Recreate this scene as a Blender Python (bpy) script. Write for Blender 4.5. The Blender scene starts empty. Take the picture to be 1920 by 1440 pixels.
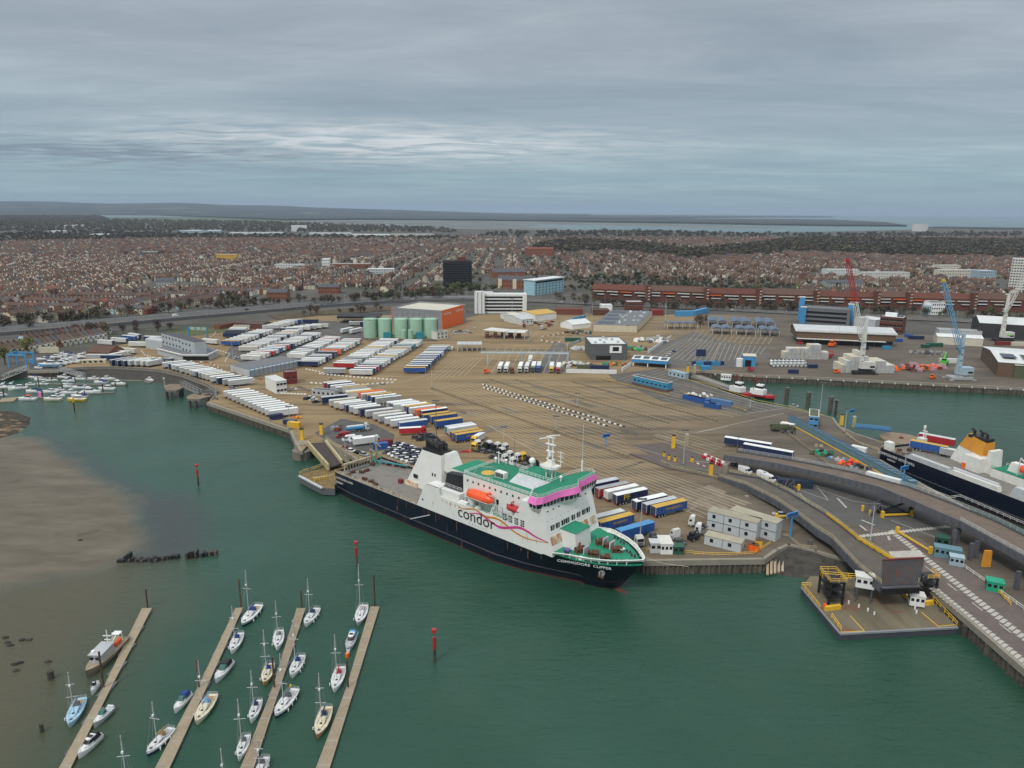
import bpy, bmesh, math, random
import numpy as np
from mathutils import Vector, Matrix
random.seed(7)
rnd = random.Random(11)
SC = bpy.context.scene
COL = SC.collection
# ------------------------------------------------------------------ camera (drone, 104 m above the water)
F_, HY, ROLL, CAMZ = 1356.0,395.0, math.radians(0.5),104.0
PIT = math.atan((720 - HY) / F_)
cp, sp, cr, sr = math.cos(PIT), math.sin(PIT), math.cos(ROLL), math.sin(ROLL)
cam = bpy.data.cameras.new('camera'); camo = bpy.data.objects.new('camera', cam); COL.objects.link(camo)
cam.sensor_width = 36; cam.lens = 36 * F_ / 1920; cam.clip_start = 1; cam.clip_end = 90000
camo.matrix_world = Matrix(((cr, -sr, 0,0),(sr * sp, cr * sp, -cp, 0),(sr * cp, cr * cp, sp, CAMZ),(0,0,0,1)))
SC.camera = camo
# ------------------------------------------------------------------ sky, sun, exposure
SC.view_settings.view_transform = 'Standard'; SC.view_settings.look = 'None'
SC.view_settings.exposure = 0.22; SC.view_settings.gamma = 1.0
SUN_AZ, SUN_EL = math.radians(235), math.radians(48)     # azimuth counter-clockwise from +X: behind the camera, to the left
w = bpy.data.worlds.new("World"); SC.world = w; w.use_nodes = True
nt = w.node_tree; N = nt.nodes; L = nt.links
for n in list(N): N.remove(n)
def nd(t, **k):
 n = N.new(t)
 for a, b in k.items(): setattr(n, a, b)
 return n
def mth(op, a, b=None, c=None):
 n = N.new('ShaderNodeMath'); n.operation = op
 for i, v in enumerate((a, b, c)):
  if v is None: continue
  if isinstance(v, (int, float)): n.inputs[i].default_value = v
  else: L.new(v, n.inputs[i])
 return n.outputs[0]
tc = nd('ShaderNodeTexCoord'); sep = nd('ShaderNodeSeparateXYZ'); L.new(tc.outputs['Generated'], sep.inputs[0])
X, Y, Z = sep.outputs
zc = mth('MAXIMUM', Z, 0.0)
den = mth('ADD', zc, 0.045)
px = mth('DIVIDE', X, den); py = mth('DIVIDE', Y, den)
cmb = nd('ShaderNodeCombineXYZ'); L.new(px, cmb.inputs[0]); L.new(mth('MULTIPLY', py, 1.0), cmb.inputs[1])
def noise(vec, scale, det, rough=.55, dist=0.0):
 n = nd('ShaderNodeTexNoise'); n.inputs['Scale'].default_value = scale; n.inputs['Detail'].default_value = det
 n.inputs['Roughness'].default_value = rough; n.inputs['Distortion'].default_value = dist
 L.new(vec, n.inputs['Vector']); return n.outputs['Fac']
mp = nd('ShaderNodeMapping'); mp.inputs['Scale'].default_value = (.52,1.0,1); mp.inputs['Rotation'].default_value = (0,0, math.radians(-6))
L.new(cmb.outputs[0], mp.inputs[0])
mp.inputs['Location'].default_value = (3.3,1.1,0)
n1 = noise(mp.outputs[0],.55,9,.60,.9)
n2 = noise(mp.outputs[0],1.5,8,.66,.7)
def ramp(fac, stops):
 r = nd('ShaderNodeValToRGB'); e = r.color_ramp.elements
 e[0].position, e[0].color = stops[0][0],(*stops[0][1],1); e[1].position, e[1].color = stops[-1][0],(*stops[-1][1],1)
 for p, c in stops[1:-1]:
  q = e.new(p); q.color = (*c, 1)
 L.new(fac, r.inputs[0]); return r.outputs[0]
# mean cloud tone by elevation (overcast: lower sky bluer, a brighter band of thin cloud low on the left)
base = ramp(Z, [(0.0,(.26,.375,.41)),(.045,(.265,.375,.42)),(.10,(.30,.375,.425)),(.19,(.285,.335,.385)),(.33,(.345,.39,.43)),(.60,(.74,.78,.82)),(1.0,(.98,1.0,1.02))])
tone = ramp(mth('ADD', mth('MULTIPLY', n1,.65), mth('MULTIPLY', n2,.35)), [(.30,(.78,.80,.82)),(.44,(.91,.93,.95)),(.55,(1.05,1.04,1.03)),(.68,(1.32,1.28,1.24))])
mx = nd('ShaderNodeMix', data_type='RGBA', blend_type='MULTIPLY'); mx.inputs['Factor'].default_value = 1
L.new(base, mx.inputs['A']); L.new(tone, mx.inputs['B'])
# bright thin band on the left
az = mth('DIVIDE', X, mth('MAXIMUM', Y, .05))
band = mth('MULTIPLY', mth('SUBTRACT', 1.0, mth('MINIMUM', mth('ABSOLUTE', mth('DIVIDE', mth('SUBTRACT', Z, .083),.035)),1.0)),
   mth('SUBTRACT', 1.0, mth('MINIMUM', mth('ABSOLUTE', mth('DIVIDE', mth('ADD', az, .18),.50)),1.0)))
n3 = noise(mp.outputs[0],3.2,6,.62,.6)
bandn = mth('MULTIPLY', band, mth('MAXIMUM', mth('MULTIPLY', mth('SUBTRACT', n3,.39),6.0),0.0))
mx2 = nd('ShaderNodeMix', data_type='RGBA'); L.new(mth('MINIMUM', bandn, .85), mx2.inputs['Factor'])
L.new(mx.outputs['Result'], mx2.inputs['A']); mx2.inputs['B'].default_value = (.60,.63,.65,1)
# low grey streaks of cloud on the left
dk = mth('MULTIPLY', mth('SUBTRACT', 1.0, mth('MINIMUM', mth('ABSOLUTE', mth('DIVIDE', mth('SUBTRACT', Z, .062),.028)),1.0)),
   mth('SUBTRACT', 1.0, mth('MINIMUM', mth('ABSOLUTE', mth('DIVIDE', mth('ADD', az, .52),.42)),1.0)))
n4 = noise(mp.outputs[0],2.3,7,.62,.8)
dkn = mth('MINIMUM', mth('MULTIPLY', dk, mth('MAXIMUM', mth('MULTIPLY', mth('SUBTRACT', n4,.43),8.0),0.0)),.85)
mx3 = nd('ShaderNodeMix', data_type='RGBA'); L.new(dkn, mx3.inputs['Factor'])
L.new(mx2.outputs['Result'], mx3.inputs['A']); mx3.inputs['B'].default_value = (.17,.215,.27,1)
sky = nd('ShaderNodeTexSky', sky_type='NISHITA'); sky.sun_disc = False; sky.sun_elevation = SUN_EL; sky.sun_rotation = math.pi / 2 - SUN_AZ
bg1 = nd('ShaderNodeBackground'); bg1.inputs['Strength'].default_value = .05; L.new(sky.outputs[0], bg1.inputs[0])
bg2 = nd('ShaderNodeBackground'); bg2.inputs['Strength'].default_value = 1.07; L.new(mx3.outputs['Result'], bg2.inputs[0])
ms = nd('ShaderNodeMixShader'); ms.inputs[0].default_value = .93; L.new(bg1.outputs[0], ms.inputs[1]); L.new(bg2.outputs[0], ms.inputs[2])
wo = nd('ShaderNodeOutputWorld'); L.new(ms.outputs[0], wo.inputs[0])
sl = bpy.data.lights.new('sun', 'SUN'); sl.energy = 1.5; sl.angle = math.radians(10); sl.color = (1,.96,.90)
so = bpy.data.objects.new('sun', sl); COL.objects.link(so)
so.rotation_euler = Vector((math.cos(SUN_AZ) * math.cos(SUN_EL), math.sin(SUN_AZ) * math.cos(SUN_EL), math.sin(SUN_EL))).to_track_quat('Z', 'Y').to_euler()
SC.cycles.volume_bounces = 0; SC.cycles.max_bounces = 6; SC.cycles.use_denoising = True
SC.cycles.transparent_max_bounces = 8
QZ = 4.5      # height of the quays above the water
# ------------------------------------------------------------------ helpers
def P(x, y, z=QZ):
 """point at height z seen at photo pixel (x, y)"""
 u = (x - 960) / F_; v = (720 - y) / F_
 a = u * cr - v * sr; b = u * sr + v * cr
 d = Vector((a, cp + b * sp, -sp + b * cp))
 return Vector((0,0, CAMZ)) + d * ((z - CAMZ) / d.z)
def P2(x, y, z=QZ):
 p = P(x, y, z); return (p.x, p.y)
def hgt(bx, by, tx, ty, z=QZ):
 """height of the upright thing whose foot is at pixel (bx,by) and top at (tx,ty)"""
 p = P(bx, by, z); u = (tx - 960) / F_; v = (720 - ty) / F_
 a = u * cr - v * sr; b = u * sr + v * cr
 return CAMZ + (-sp + b * cp) * (p.y / (cp + b * sp)) - z
def ang(a, b): return math.atan2(b[1] - a[1], b[0] - a[0])
def lerp(a, b, t): return tuple(x + (y - x) * t for x, y in zip(a, b))
MATS = {}
def mat(name, rgb=(.5,.5,.5), rough=.7, metal=0.0, var=.12, sc=.35, spec=.4, dirt=None, stretch=None, bump=0, streak=False):
 if name in MATS: return MATS[name]
 m = bpy.data.materials.new(name); m.use_nodes = True; MATS[name] = m
 t = m.node_tree; b = t.nodes['Principled BSDF']
 b.inputs['Roughness'].default_value = rough; b.inputs['Metallic'].default_value = metal
 b.inputs['Specular IOR Level'].default_value = spec
 g = t.nodes.new('ShaderNodeNewGeometry'); src = g.outputs['Position']
 if stretch:
  mpn = t.nodes.new('ShaderNodeMapping'); mpn.inputs['Scale'].default_value = stretch[:3]
  mpn.inputs['Rotation'].default_value = (0,0, stretch[3] if len(stretch) > 3 else 0)
  t.links.new(src, mpn.inputs[0]); src = mpn.outputs[0]
 n = t.nodes.new('ShaderNodeTexNoise'); n.inputs['Scale'].default_value = sc; n.inputs['Detail'].default_value = 5
 n.inputs['Roughness'].default_value = .65; t.links.new(src, n.inputs['Vector'])
 oi = t.nodes.new('ShaderNodeObjectInfo')
 r = t.nodes.new('ShaderNodeMapRange'); r.inputs[1].default_value = .28; r.inputs[2].default_value = .72
 r.inputs[3].default_value = 1 - var; r.inputs[4].default_value = 1 + var; t.links.new(n.outputs['Fac'], r.inputs[0])
 r2 = t.nodes.new('ShaderNodeMapRange'); r2.inputs[3].default_value = 1 - var * .7; r2.inputs[4].default_value = 1 + var * .7
 t.links.new(oi.outputs['Random'], r2.inputs[0])
 mu = t.nodes.new('ShaderNodeMath'); mu.operation = 'MULTIPLY'; t.links.new(r.outputs[0], mu.inputs[0]); t.links.new(r2.outputs[0], mu.inputs[1])
 v = t.nodes.new('ShaderNodeVectorMath'); v.operation = 'SCALE'; v.inputs[0].default_value = rgb; t.links.new(mu.outputs[0], v.inputs['Scale'])
 out = v.outputs[0]
 if dirt:      # (rgb, low, high, scale): stains and rust of their own shape
  n2 = t.nodes.new('ShaderNodeTexNoise'); n2.inputs['Scale'].default_value = dirt[3]; n2.inputs['Detail'].default_value = 6; n2.inputs['Roughness'].default_value = .7
  s2 = g.outputs['Position']
  if streak:
   mq = t.nodes.new('ShaderNodeMapping'); mq.inputs['Scale'].default_value = (1,1,.12); t.links.new(s2, mq.inputs[0]); s2 = mq.outputs[0]
  t.links.new(s2, n2.inputs['Vector'])
  rr = t.nodes.new('ShaderNodeMapRange'); rr.inputs[1].default_value = dirt[1]; rr.inputs[2].default_value = dirt[2]; t.links.new(n2.outputs['Fac'], rr.inputs[0])
  mm = t.nodes.new('ShaderNodeMix'); mm.data_type = 'RGBA'; t.links.new(rr.outputs[0], mm.inputs['Factor'])
  t.links.new(out, mm.inputs['A']); mm.inputs['B'].default_value = (*dirt[0],1); out = mm.outputs['Result']
 t.links.new(out, b.inputs['Base Color'])
 if bump:
  bp = t.nodes.new('ShaderNodeBump'); bp.inputs['Strength'].default_value = bump; bp.inputs['Distance'].default_value = .3
  t.links.new(n.outputs['Fac'], bp.inputs['Height']); t.links.new(bp.outputs[0], b.inputs['Normal'])
 return m
PAL = dict(
 white=((.76,.77,.75),.45), offwhite=((.62,.61,.56),.55), cream=((.60,.54,.40),.7), grey=((.30,.31,.32),.6), lgrey=((.47,.49,.50),.6),
 dgrey=((.11,.115,.12),.6), black=((.018,.018,.02),.5), navy=((.018,.030,.085),.4), blue=((.025,.09,.30),.4), sky=((.06,.26,.50),.5),
 cyan=((.04,.25,.42),.5), red=((.42,.025,.03),.4), dred=((.18,.03,.025),.6), orange=((.80,.14,.015),.5), yellow=((.72,.44,.03),.5),
 gold=((.55,.34,.05),.5), green=((.02,.30,.17),.6), dgreen=((.02,.09,.06),.5), lime=((.12,.50,.06),.5), teal=((.03,.22,.26),.5),
 pink=((.74,.17,.46),.5), rust=((.13,.065,.04),.9), brick=((.22,.085,.05),.9), dbrick=((.13,.05,.035),.9), brown=((.13,.085,.055),.9),
 timber=((.36,.29,.20),.85), concrete=((.26,.235,.19),.9), dconc=((.17,.155,.13),.9), tar=((.045,.045,.045),.9), glass=((.02,.028,.035),.12),
 steel=((.25,.26,.27),.45), galv=((.42,.44,.45),.45), mint=((.28,.50,.36),.6), lgreen=((.32,.42,.34),.6), olive=((.09,.10,.055),.7),
 roofgrey=((.16,.165,.175),.8), slate=((.085,.085,.095),.8), tile=((.115,.066,.050),.9), tile2=((.115,.082,.062),.9), tile3=((.09,.065,.055),.9),
 ptile=((.19,.065,.045),.9), lblue=((.33,.43,.48),.6), paleblue=((.45,.58,.66),.6), boatblue=((.18,.38,.55),.4), wood=((.33,.18,.07),.5),
 tyre=((.02,.02,.02),.8), lite=((.62,.64,.62),.5), redor=((.85,.10,.02),.45), lilac=((.45,.28,.32),.7), purple=((.06,.05,.16),.5),
 hatch=((.01,.012,.015),.2), violet=((.12,.10,.30),.5), weed=((.05,.06,.02),1), solar=((.025,.035,.06),.3))
def M(n):
 if isinstance(n, bpy.types.Material): return n
 if n in MATS: return MATS[n]
 c, r = PAL[n]
 return mat(n, c, r, metal=0.0, spec=.35 if r > .5 else .5)
mat('oldwhite', (.70,.70,.65),.55, dirt=((.36,.24,.12),.60,.78,.5), streak=True)
mat('shipwhite', (.74,.74,.70),.45, var=.06, dirt=((.45,.30,.14),.66,.80,.45), streak=True)
mat('rustpatch', (.58,.55,.48),.7, var=.1, dirt=((.45,.22,.08),.42,.56,1.1), streak=True)
mat('deckgreen', (.015,.20,.115),.75, var=.18, sc=.8, dirt=((.03,.12,.08),.6,.8,.6))
mat('deckgrey', (.20,.185,.165),.9, var=.22, sc=.35, dirt=((.13,.09,.06),.58,.72,.35))
mat('hullnavy', (.006,.009,.020),.30, var=.2, sc=.2, dirt=((.045,.035,.035),.64,.82,.3), streak=True)
mat('boottop', (.10,.028,.022),.7, var=.3, sc=.6)
mat('pile', (.085,.072,.058),.95, var=.4, sc=.6, dirt=((.03,.03,.02),.5,.7,.9))
mat('sheet', (.12,.10,.078),.9, var=.35, sc=.5, streak=True, dirt=((.04,.035,.028),.48,.66,.8))
mat('plank', (.29,.238,.165),.9, var=.16, sc=1.2)
mat('girder', (.095,.098,.11),.6, var=.2, dirt=((.09,.07,.06),.58,.75,.6))
class MB:
 """mesh builder: collects shapes, links them as ONE mesh object"""
 def __init__(s): s.v = []; s.f = []; s.m = []; s.mats = []
 def mi(s, m):
  m = M(m)
  if m not in s.mats: s.mats.append(m)
  return s.mats.index(m)
 def add(s, vs, fs, m):
  k = len(s.v); s.v += [tuple(v) for v in vs]; i = s.mi(m)
  for f in fs: s.f.append([k + j for j in f]); s.m.append(i)
 def box(s, c, d, m='grey', rz=0, base=True, top=None, taper=None):
  """box of size d whose base centre (or centre) is c; taper=(tx,ty) scales the top"""
  x, y, z = c; a, b, h = d[0] / 2, d[1] / 2, d[2]; z0 = z if base else z - h / 2
  tx, ty = taper or (1,1); C, S = math.cos(rz), math.sin(rz); vs = []
  for zz, kx, ky in ((z0,1,1),(z0 + h, tx, ty)):
   for sx, sy in ((-1,-1),(1,-1),(1,1),(-1,1)):
    X, Y = sx * a * kx, sy * b * ky; vs.append((x + X * C - Y * S, y + X * S + Y * C, zz))
  s.add(vs, [(0,3,2,1),(0,1,5,4),(1,2,6,5),(2,3,7,6),(3,0,4,7)], m)
  k = len(s.v) - 8; s.f.append([k + 4, k + 5, k + 6, k + 7]); s.m.append(s.mi(top or m)); return s
 def prism(s, pl, z0, z1, m='grey', top=None, side=True):
  a = sum(pl[i][0] * pl[(i + 1) % len(pl)][1] - pl[(i + 1) % len(pl)][0] * pl[i][1] for i in range(len(pl)))
  if a < 0: pl = pl[::-1]
  n = len(pl); k = len(s.v)
  s.v += [(p[0], p[1], z0) for p in pl] + [(p[0], p[1], z1) for p in pl]
  if side:
   for i in range(n): s.f.append([k + i, k + (i + 1) % n, k + n + (i + 1) % n, k + n + i]); s.m.append(s.mi(m))
   s.f.append([k + n - 1 - i for i in range(n)]); s.m.append(s.mi(m))
  s.f.append([k + n + i for i in range(n)]); s.m.append(s.mi(top or m)); return s
 def cyl(s, p0, p1, r, m='grey', n=8, r1=None, cap=True):
  p0, p1 = Vector(p0), Vector(p1); r1 = r if r1 is None else r1
  q = (p1 - p0).to_track_quat('Z', 'Y'); k = len(s.v); i = s.mi(m)
  for p, rr in ((p0, r),(p1, r1)):
   for j in range(n):
    a = 2 * math.pi * j / n; s.v.append(tuple(p + q @ Vector((rr * math.cos(a), rr * math.sin(a),0))))
  for j in range(n): s.f.append([k + j, k + (j + 1) % n, k + n + (j + 1) % n, k + n + j]); s.m.append(i)
  if cap:
   s.f.append([k + n + j for j in range(n)]); s.m.append(i); s.f.append([k + n - 1 - j for j in range(n)]); s.m.append(i)
  return s
 def path(s, pts, r, m='grey', n=4):
  for a, b in zip(pts, pts[1:]): s.cyl(a, b, r, m, n, cap=False)
  return s
 def bar(s, a, b, w, h, m='grey'):
  """box beam from a to b (may slope), width w, height h, top at the line"""
  a, b = Vector(a), Vector(b); d = (b - a); q = Vector((-d.y, d.x, 0)); q = q.normalized() * w / 2 if q.length > 1e-6 else Vector((w / 2,0,0))
  u = Vector((0,0, h)) if abs(d.z) < d.length * .98 else Vector((0, h, 0))
  vs = [a - q - u, a + q - u, a + q, a - q, b - q - u, b + q - u, b + q, b - q]
  s.add(vs, [(0,1,2,3),(7,6,5,4),(0,4,5,1),(1,5,6,2),(2,6,7,3),(3,7,4,0)], m); return s
 def quad(s, vs, m): s.add(vs, [tuple(range(len(vs)))], m); return s
 def loft(s, secs, m, cap=True, mf=None):
  """rings of equal length; mf(i ring, j side) may return another material"""
  n = len(secs[0]); k = len(s.v)
  for r in secs: s.v += [tuple(p) for p in r]
  for i in range(len(secs) - 1):
   for j in range(n - 1 if cap == 'open' else n):
    s.f.append([k + i * n + j, k + i * n + (j + 1) % n, k + (i + 1) * n + (j + 1) % n, k + (i + 1) * n + j])
    s.m.append(s.mi((mf and mf(i, j)) or m))
  if cap is True:
   s.f.append([k + j for j in range(n)][::-1]); s.m.append(s.mi(m)); s.f.append([k + (len(secs) - 1) * n + j for j in range(n)]); s.m.append(s.mi(m))
  return s
 def mesh(s, name, smooth=False):
  me = bpy.data.meshes.new(name); me.from_pydata(s.v, [], s.f)
  for m in s.mats: me.materials.append(m)
  me.polygons.foreach_set('material_index', s.m)
  if smooth: me.polygons.foreach_set('use_smooth', [True] * len(me.polygons))
  me.update(); return me
 def build(s, name, parent=None, loc=None, rz=0, smooth=False):
  o = bpy.data.objects.new(name, s.mesh(name, smooth)); COL.objects.link(o)
  if parent: o.parent = parent
  if loc is not None: o.location = loc
  if rz: o.rotation_euler = (0,0, rz)
  return o
def tag(o, label=None, cat=None, group=None, kind=None):
 if label: o['label'] = label
 if cat: o['category'] = cat
 if group: o['group'] = group
 if kind: o['kind'] = kind
 return o
def thing(name, label, cat, loc=(0,0,0), rz=0, group=None):
 o = bpy.data.objects.new(name, None); COL.objects.link(o); o.empty_display_size = .1
 o.location = loc; o.rotation_euler = (0,0, rz); return tag(o, label, cat, group)
def kit(*parts):
 """parts: (name, MB or mesh, index of the parent part or -1)"""
 return [(n, m.mesh(n) if isinstance(m, MB) else m, p) for n, m, p in parts]
def place(k, name, label, cat, loc, rz=0, group=None, mats=None, sc=1, only=None):
 """a thing from a kit: shared meshes, every part an object of its own; mats swaps materials by name on the object"""
 if sc != 1: loc = Vector(loc)
 r = thing(name, label, cat, loc, rz, group)
 if sc != 1: r.scale = (sc, sc, sc) if isinstance(sc, (int, float)) else sc
 made = []
 for n, me, p in k:
  if only and n not in only: made.append(None); continue
  o = bpy.data.objects.new(n, me); COL.objects.link(o); o.parent = r if p < 0 or made[p] is None else made[p]
  if mats:
   for i, sl_ in enumerate(me.materials):
    if sl_.name in mats: o.material_slots[i].link = 'OBJECT'; o.material_slots[i].material = M(mats[sl_.name])
  made.append(o)
 return r
ORD = 'first second third fourth fifth sixth seventh eighth ninth tenth eleventh twelfth thirteenth fourteenth fifteenth sixteenth seventeenth eighteenth nineteenth'.split()
TENS = ['', '', 'twent', 'thirt', 'fort', 'fift', 'sixt', 'sevent', 'eight', 'ninet']
def ordn(i):
 if i < 19: return ORD[i]
 i += 1; t, u = divmod(i, 10)
 if t >= 10: return 'hundred-and-' + (ordn(i - 101) if i > 100 else 'zero')
 return TENS[t] + 'ieth' if u == 0 else TENS[t] + 'y-' + ORD[u - 1]
def text(s, size, m, parent, loc, rot, name='lettering', ext=.01, align='CENTER', sx=1):
 c = bpy.data.curves.new(name, 'FONT'); c.body = s; c.size = size; c.extrude = ext; c.align_x = align; c.align_y = 'CENTER'
 c.resolution_u = 3; tmp = bpy.data.objects.new('tmp', c); COL.objects.link(tmp)
 me = bpy.data.meshes.new_from_object(tmp.evaluated_get(bpy.context.evaluated_depsgraph_get())); bpy.data.objects.remove(tmp); bpy.data.curves.remove(c)
 me.materials.clear(); me.materials.append(M(m)); o = bpy.data.objects.new(name, me); COL.objects.link(o); o.parent = parent
 o.location = loc; o.rotation_euler = rot
 if sx != 1: o.scale = (sx, 1,1)
 return o
def rail(b, pts, h=1.1, m='white', post=2.0, r=.05, rows=2):
 """railing along pts added to builder b"""
 pts = [Vector(p) for p in pts]
 for a, c in zip(pts, pts[1:]):
  n = max(1, int((c - a).length / post))
  for i in range(n + 1):
   p = a.lerp(c, i / n); b.cyl(p, p + Vector((0,0, h)), r, m, 4, cap=False)
  for k in range(rows):
   z = Vector((0,0, h * (k + 1) / rows)); b.cyl(a + z, c + z, r, m, 4, cap=False)
# ================================================================== SETTING
def struct(o): return tag(o, kind='structure')
# ---- water: one sheet to the horizon; the near left part carries where the mud lies and the sediment hangs
def polydist(px_, py_, poly):
 """signed distance (positive inside) of points to a polygon"""
 n = len(poly); d = np.full(px_.shape, 1e9); ins = np.zeros(px_.shape, bool)
 for i in range(n):
  ax, ay = poly[i]; bx, by = poly[(i + 1) % n]; dx, dy = bx - ax, by - ay
  t = np.clip(((px_ - ax) * dx + (py_ - ay) * dy) / (dx * dx + dy * dy + 1e-9),0,1)
  d = np.minimum(d, np.hypot(px_ - ax - t * dx, py_ - ay - t * dy))
  c = ((ay > py_) != (by > py_)) & (px_ < (bx - ax) * (py_ - ay) / (by - ay + 1e-12) + ax)
  ins ^= c
 return np.where(ins, d, -d)
def sheet_px(pts, z): return [P2(x, y, z) for x, y in pts]
GX0, GX1, GY0, GY1, GS = -420., 20., 60., 500., 4.0
nx = int((GX1 - GX0) / GS) + 1; ny = int((GY1 - GY0) / GS) + 1
gx, gy = np.meshgrid(np.linspace(GX0, GX1, nx), np.linspace(GY0, GY1, ny))
vs = [(x, y, 0) for x, y in zip(gx.ravel(), gy.ravel())]
fs = [(j * nx + i, j * nx + i + 1,(j + 1) * nx + i + 1,(j + 1) * nx + i) for j in range(ny - 1) for i in range(nx - 1)]
B = 45000.
ring = [(-B, -2000),(GX0,-2000),(GX1,-2000),(B, -2000),(-B, GY0),(GX0, GY0),(GX1, GY0),(B, GY0),(-B, GY1),(GX0, GY1),(GX1, GY1),(B, GY1),(-B, B),(GX0, B),(GX1, B),(B, B)]
k = len(vs); vs += [(x, y, 0) for x, y in ring]
for r in range(3):
 for c in range(3):
  if r == 1 and c == 1: continue
  a = k + r * 4 + c; fs.append((a, a + 1, a + 5, a + 4))
me = bpy.data.meshes.new('water'); me.from_pydata(vs, [], fs)
ax_ = np.array([v[0] for v in vs]); ay_ = np.array([v[1] for v in vs])
def sm(d, w_): return np.clip(d / w_ + .5,0,1)
MUD = sheet_px([(-500,770),(-100,800),(0,812),(66,822),(110,850),(170,888),(222,918),(252,950),(264,990),(262,1030),(235,1052),(150,1072),(60,1095),(-500,1180)],0)
SHAL = sheet_px([(-500,1080),(60,1060),(150,1050),(262,1020),(300,1060),(300,1130),(235,1200),(175,1290),(130,1390),(60,1500),(-60,1700),(-700,1700)],0)
LIL = sheet_px([(80,812),(140,845),(225,900),(290,925),(345,930),(385,970),(385,1025),(320,1050),(255,1050),(262,990),(225,930),(140,880)],0)
for nm, arr in (('mud', sm(polydist(ax_, ay_, MUD),17)),('shal', sm(polydist(ax_, ay_, SHAL),34)),('lil', sm(polydist(ax_, ay_, LIL),14))):
 at = me.attributes.new(nm, 'FLOAT', 'POINT'); at.data.foreach_set('value', arr.astype(np.float32))
wm = bpy.data.materials.new('harbour water'); wm.use_nodes = True; t = wm.node_tree; b = t.nodes['Principled BSDF']
def tn(ty, **kw):
 n = t.nodes.new(ty)
 for a_, b_ in kw.items(): setattr(n, a_, b_)
 return n
geo = tn('ShaderNodeNewGeometry')
def tnoise(scale, det, sx=1, sy=1, rot=0, rough=.6):
 m_ = tn('ShaderNodeMapping'); m_.inputs['Scale'].default_value = (sx, sy, 1); m_.inputs['Rotation'].default_value = (0,0, rot); t.links.new(geo.outputs['Position'], m_.inputs[0])
 n = tn('ShaderNodeTexNoise'); n.inputs['Scale'].default_value = scale; n.inputs['Detail'].default_value = det; n.inputs['Roughness'].default_value = rough
 t.links.new(m_.outputs[0], n.inputs['Vector']); return n.outputs['Fac']
def tmix(f, a_, b_):
 m_ = tn('ShaderNodeMix', data_type='RGBA');
 if isinstance(f, float): m_.inputs['Factor'].default_value = f
 else: t.links.new(f, m_.inputs['Factor'])
 for s_, v_ in (('A', a_),('B', b_)):
  if isinstance(v_, tuple): m_.inputs[s_].default_value = (*v_, 1)
  else: t.links.new(v_, m_.inputs[s_])
 return m_.outputs['Result']
def tmath(op, a_, b_=None, clamp=False):
 m_ = tn('ShaderNodeMath', operation=op, use_clamp=clamp)
 for i_, v_ in enumerate((a_, b_)):
  if v_ is None: continue
  if isinstance(v_, (int, float)): m_.inputs[i_].default_value = v_
  else: t.links.new(v_, m_.inputs[i_])
 return m_.outputs[0]
def tattr(nm):
 a_ = tn('ShaderNodeAttribute', attribute_name=nm); return a_.outputs['Fac']
nA = tnoise(.012,4); nB = tnoise(.05,6); nC = tnoise(.10,7,.5,1.4,.5, rough=.62)
def edge(a_, n_, k_): return tmath('ADD', a_, tmath('MULTIPLY', tmath('SUBTRACT', n_, .5), k_), True)
deep = tmix(tmath('MULTIPLY', tmath('SUBTRACT', nA, .35),3.0, True),(.016,.060,.036),(.030,.083,.059))
c1 = tmix(edge(tattr('shal'), nB, .35), deep, (.082,.074,.043))
lil = tattr('lil'); lilf = tmath('MULTIPLY', lil, .8)
c2 = tmix(lilf, c1,(.048,.048,.052))
mudc = tmix(tmath('MULTIPLY', tmath('SUBTRACT', nC, .38),3.5, True),(.108,.090,.063),(.158,.134,.098))
mudc = tmix(tmath('MULTIPLY', tmath('SUBTRACT', tnoise(.09,6, rough=.7),.60),9.0, True), mudc, (.075,.062,.030))
mf = tmath('MULTIPLY', tmath('SUBTRACT', edge(tattr('mud'), nB, .9),.25),1.8, True)
c3 = tmix(mf, c2, mudc)
t.links.new(c3, b.inputs['Base Color'])
t.links.new(tmath('ADD', tmath('MULTIPLY', mf, .38), tmath('ADD', .04, tmath('MULTIPLY', tnoise(.018,5,.5,1.5,-.6,.65),.22))), b.inputs['Roughness'])
b.inputs['IOR'].default_value = 1.33; b.inputs['Specular IOR Level'].default_value = .42
bp = tn('ShaderNodeBump'); bp.inputs['Distance'].default_value = 1.0; bp.inputs['Strength'].default_value = 1.0
wv = tmath('ADD', tmath('MULTIPLY', tnoise(.30,5,.55,1.6, math.radians(-35),.7),.42), tmath('MULTIPLY', tnoise(.045,3,1,1.6, math.radians(-30)),.5))
calm = tmath('SUBTRACT', 1.0, tmath('MULTIPLY', mf, .75))
t.links.new(tmath('MULTIPLY', wv, calm), bp.inputs['Height']); t.links.new(bp.outputs[0], b.inputs['Normal'])
me.materials.append(wm)
o = bpy.data.objects.new('water', me); COL.objects.link(o); struct(o)
# ---- the main land, with the quay line cut out of it
SHD = Vector((math.cos(math.radians(-41.2)), math.sin(math.radians(-41.2)))); SHN = Vector((-SHD.y, SHD.x)); SHO = Vector((-58.66,263.63))
def ST(s_, t_): q = SHO + SHD * s_ + SHN * t_; return (q.x, q.y)
edge_left = sheet_px([(-1500,800),(-300,716),(0,701),(50,695),(110,694),(133,690.5),(215,688.5),(300,694),(345,704),(392,722),(412,736),(390,754),(546,806),(553,822),(566,846),(577,835),(579,831),(611,829),(613,824),(672,861)], QZ)
edge_mid = [ST(-12,13.4), ST(119,13.4)] + sheet_px([(1207,1050),(1430,1047),(1455,1030),(1478,1020),(1530,1032),(1600,1052),(1680,1068),(1747,1100),(2050,1362),(2300,1570),(2300,1225),(1920,1012),(1700,893),(1648,862),(1655,830),(1603,813),(1572,800),(1560,783),(1475,765),(1420,755),(1290,712),(1284,698),(1318,694),(1417,703),(1520,706.5),(1920,727),(2500,765)], QZ)
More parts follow.
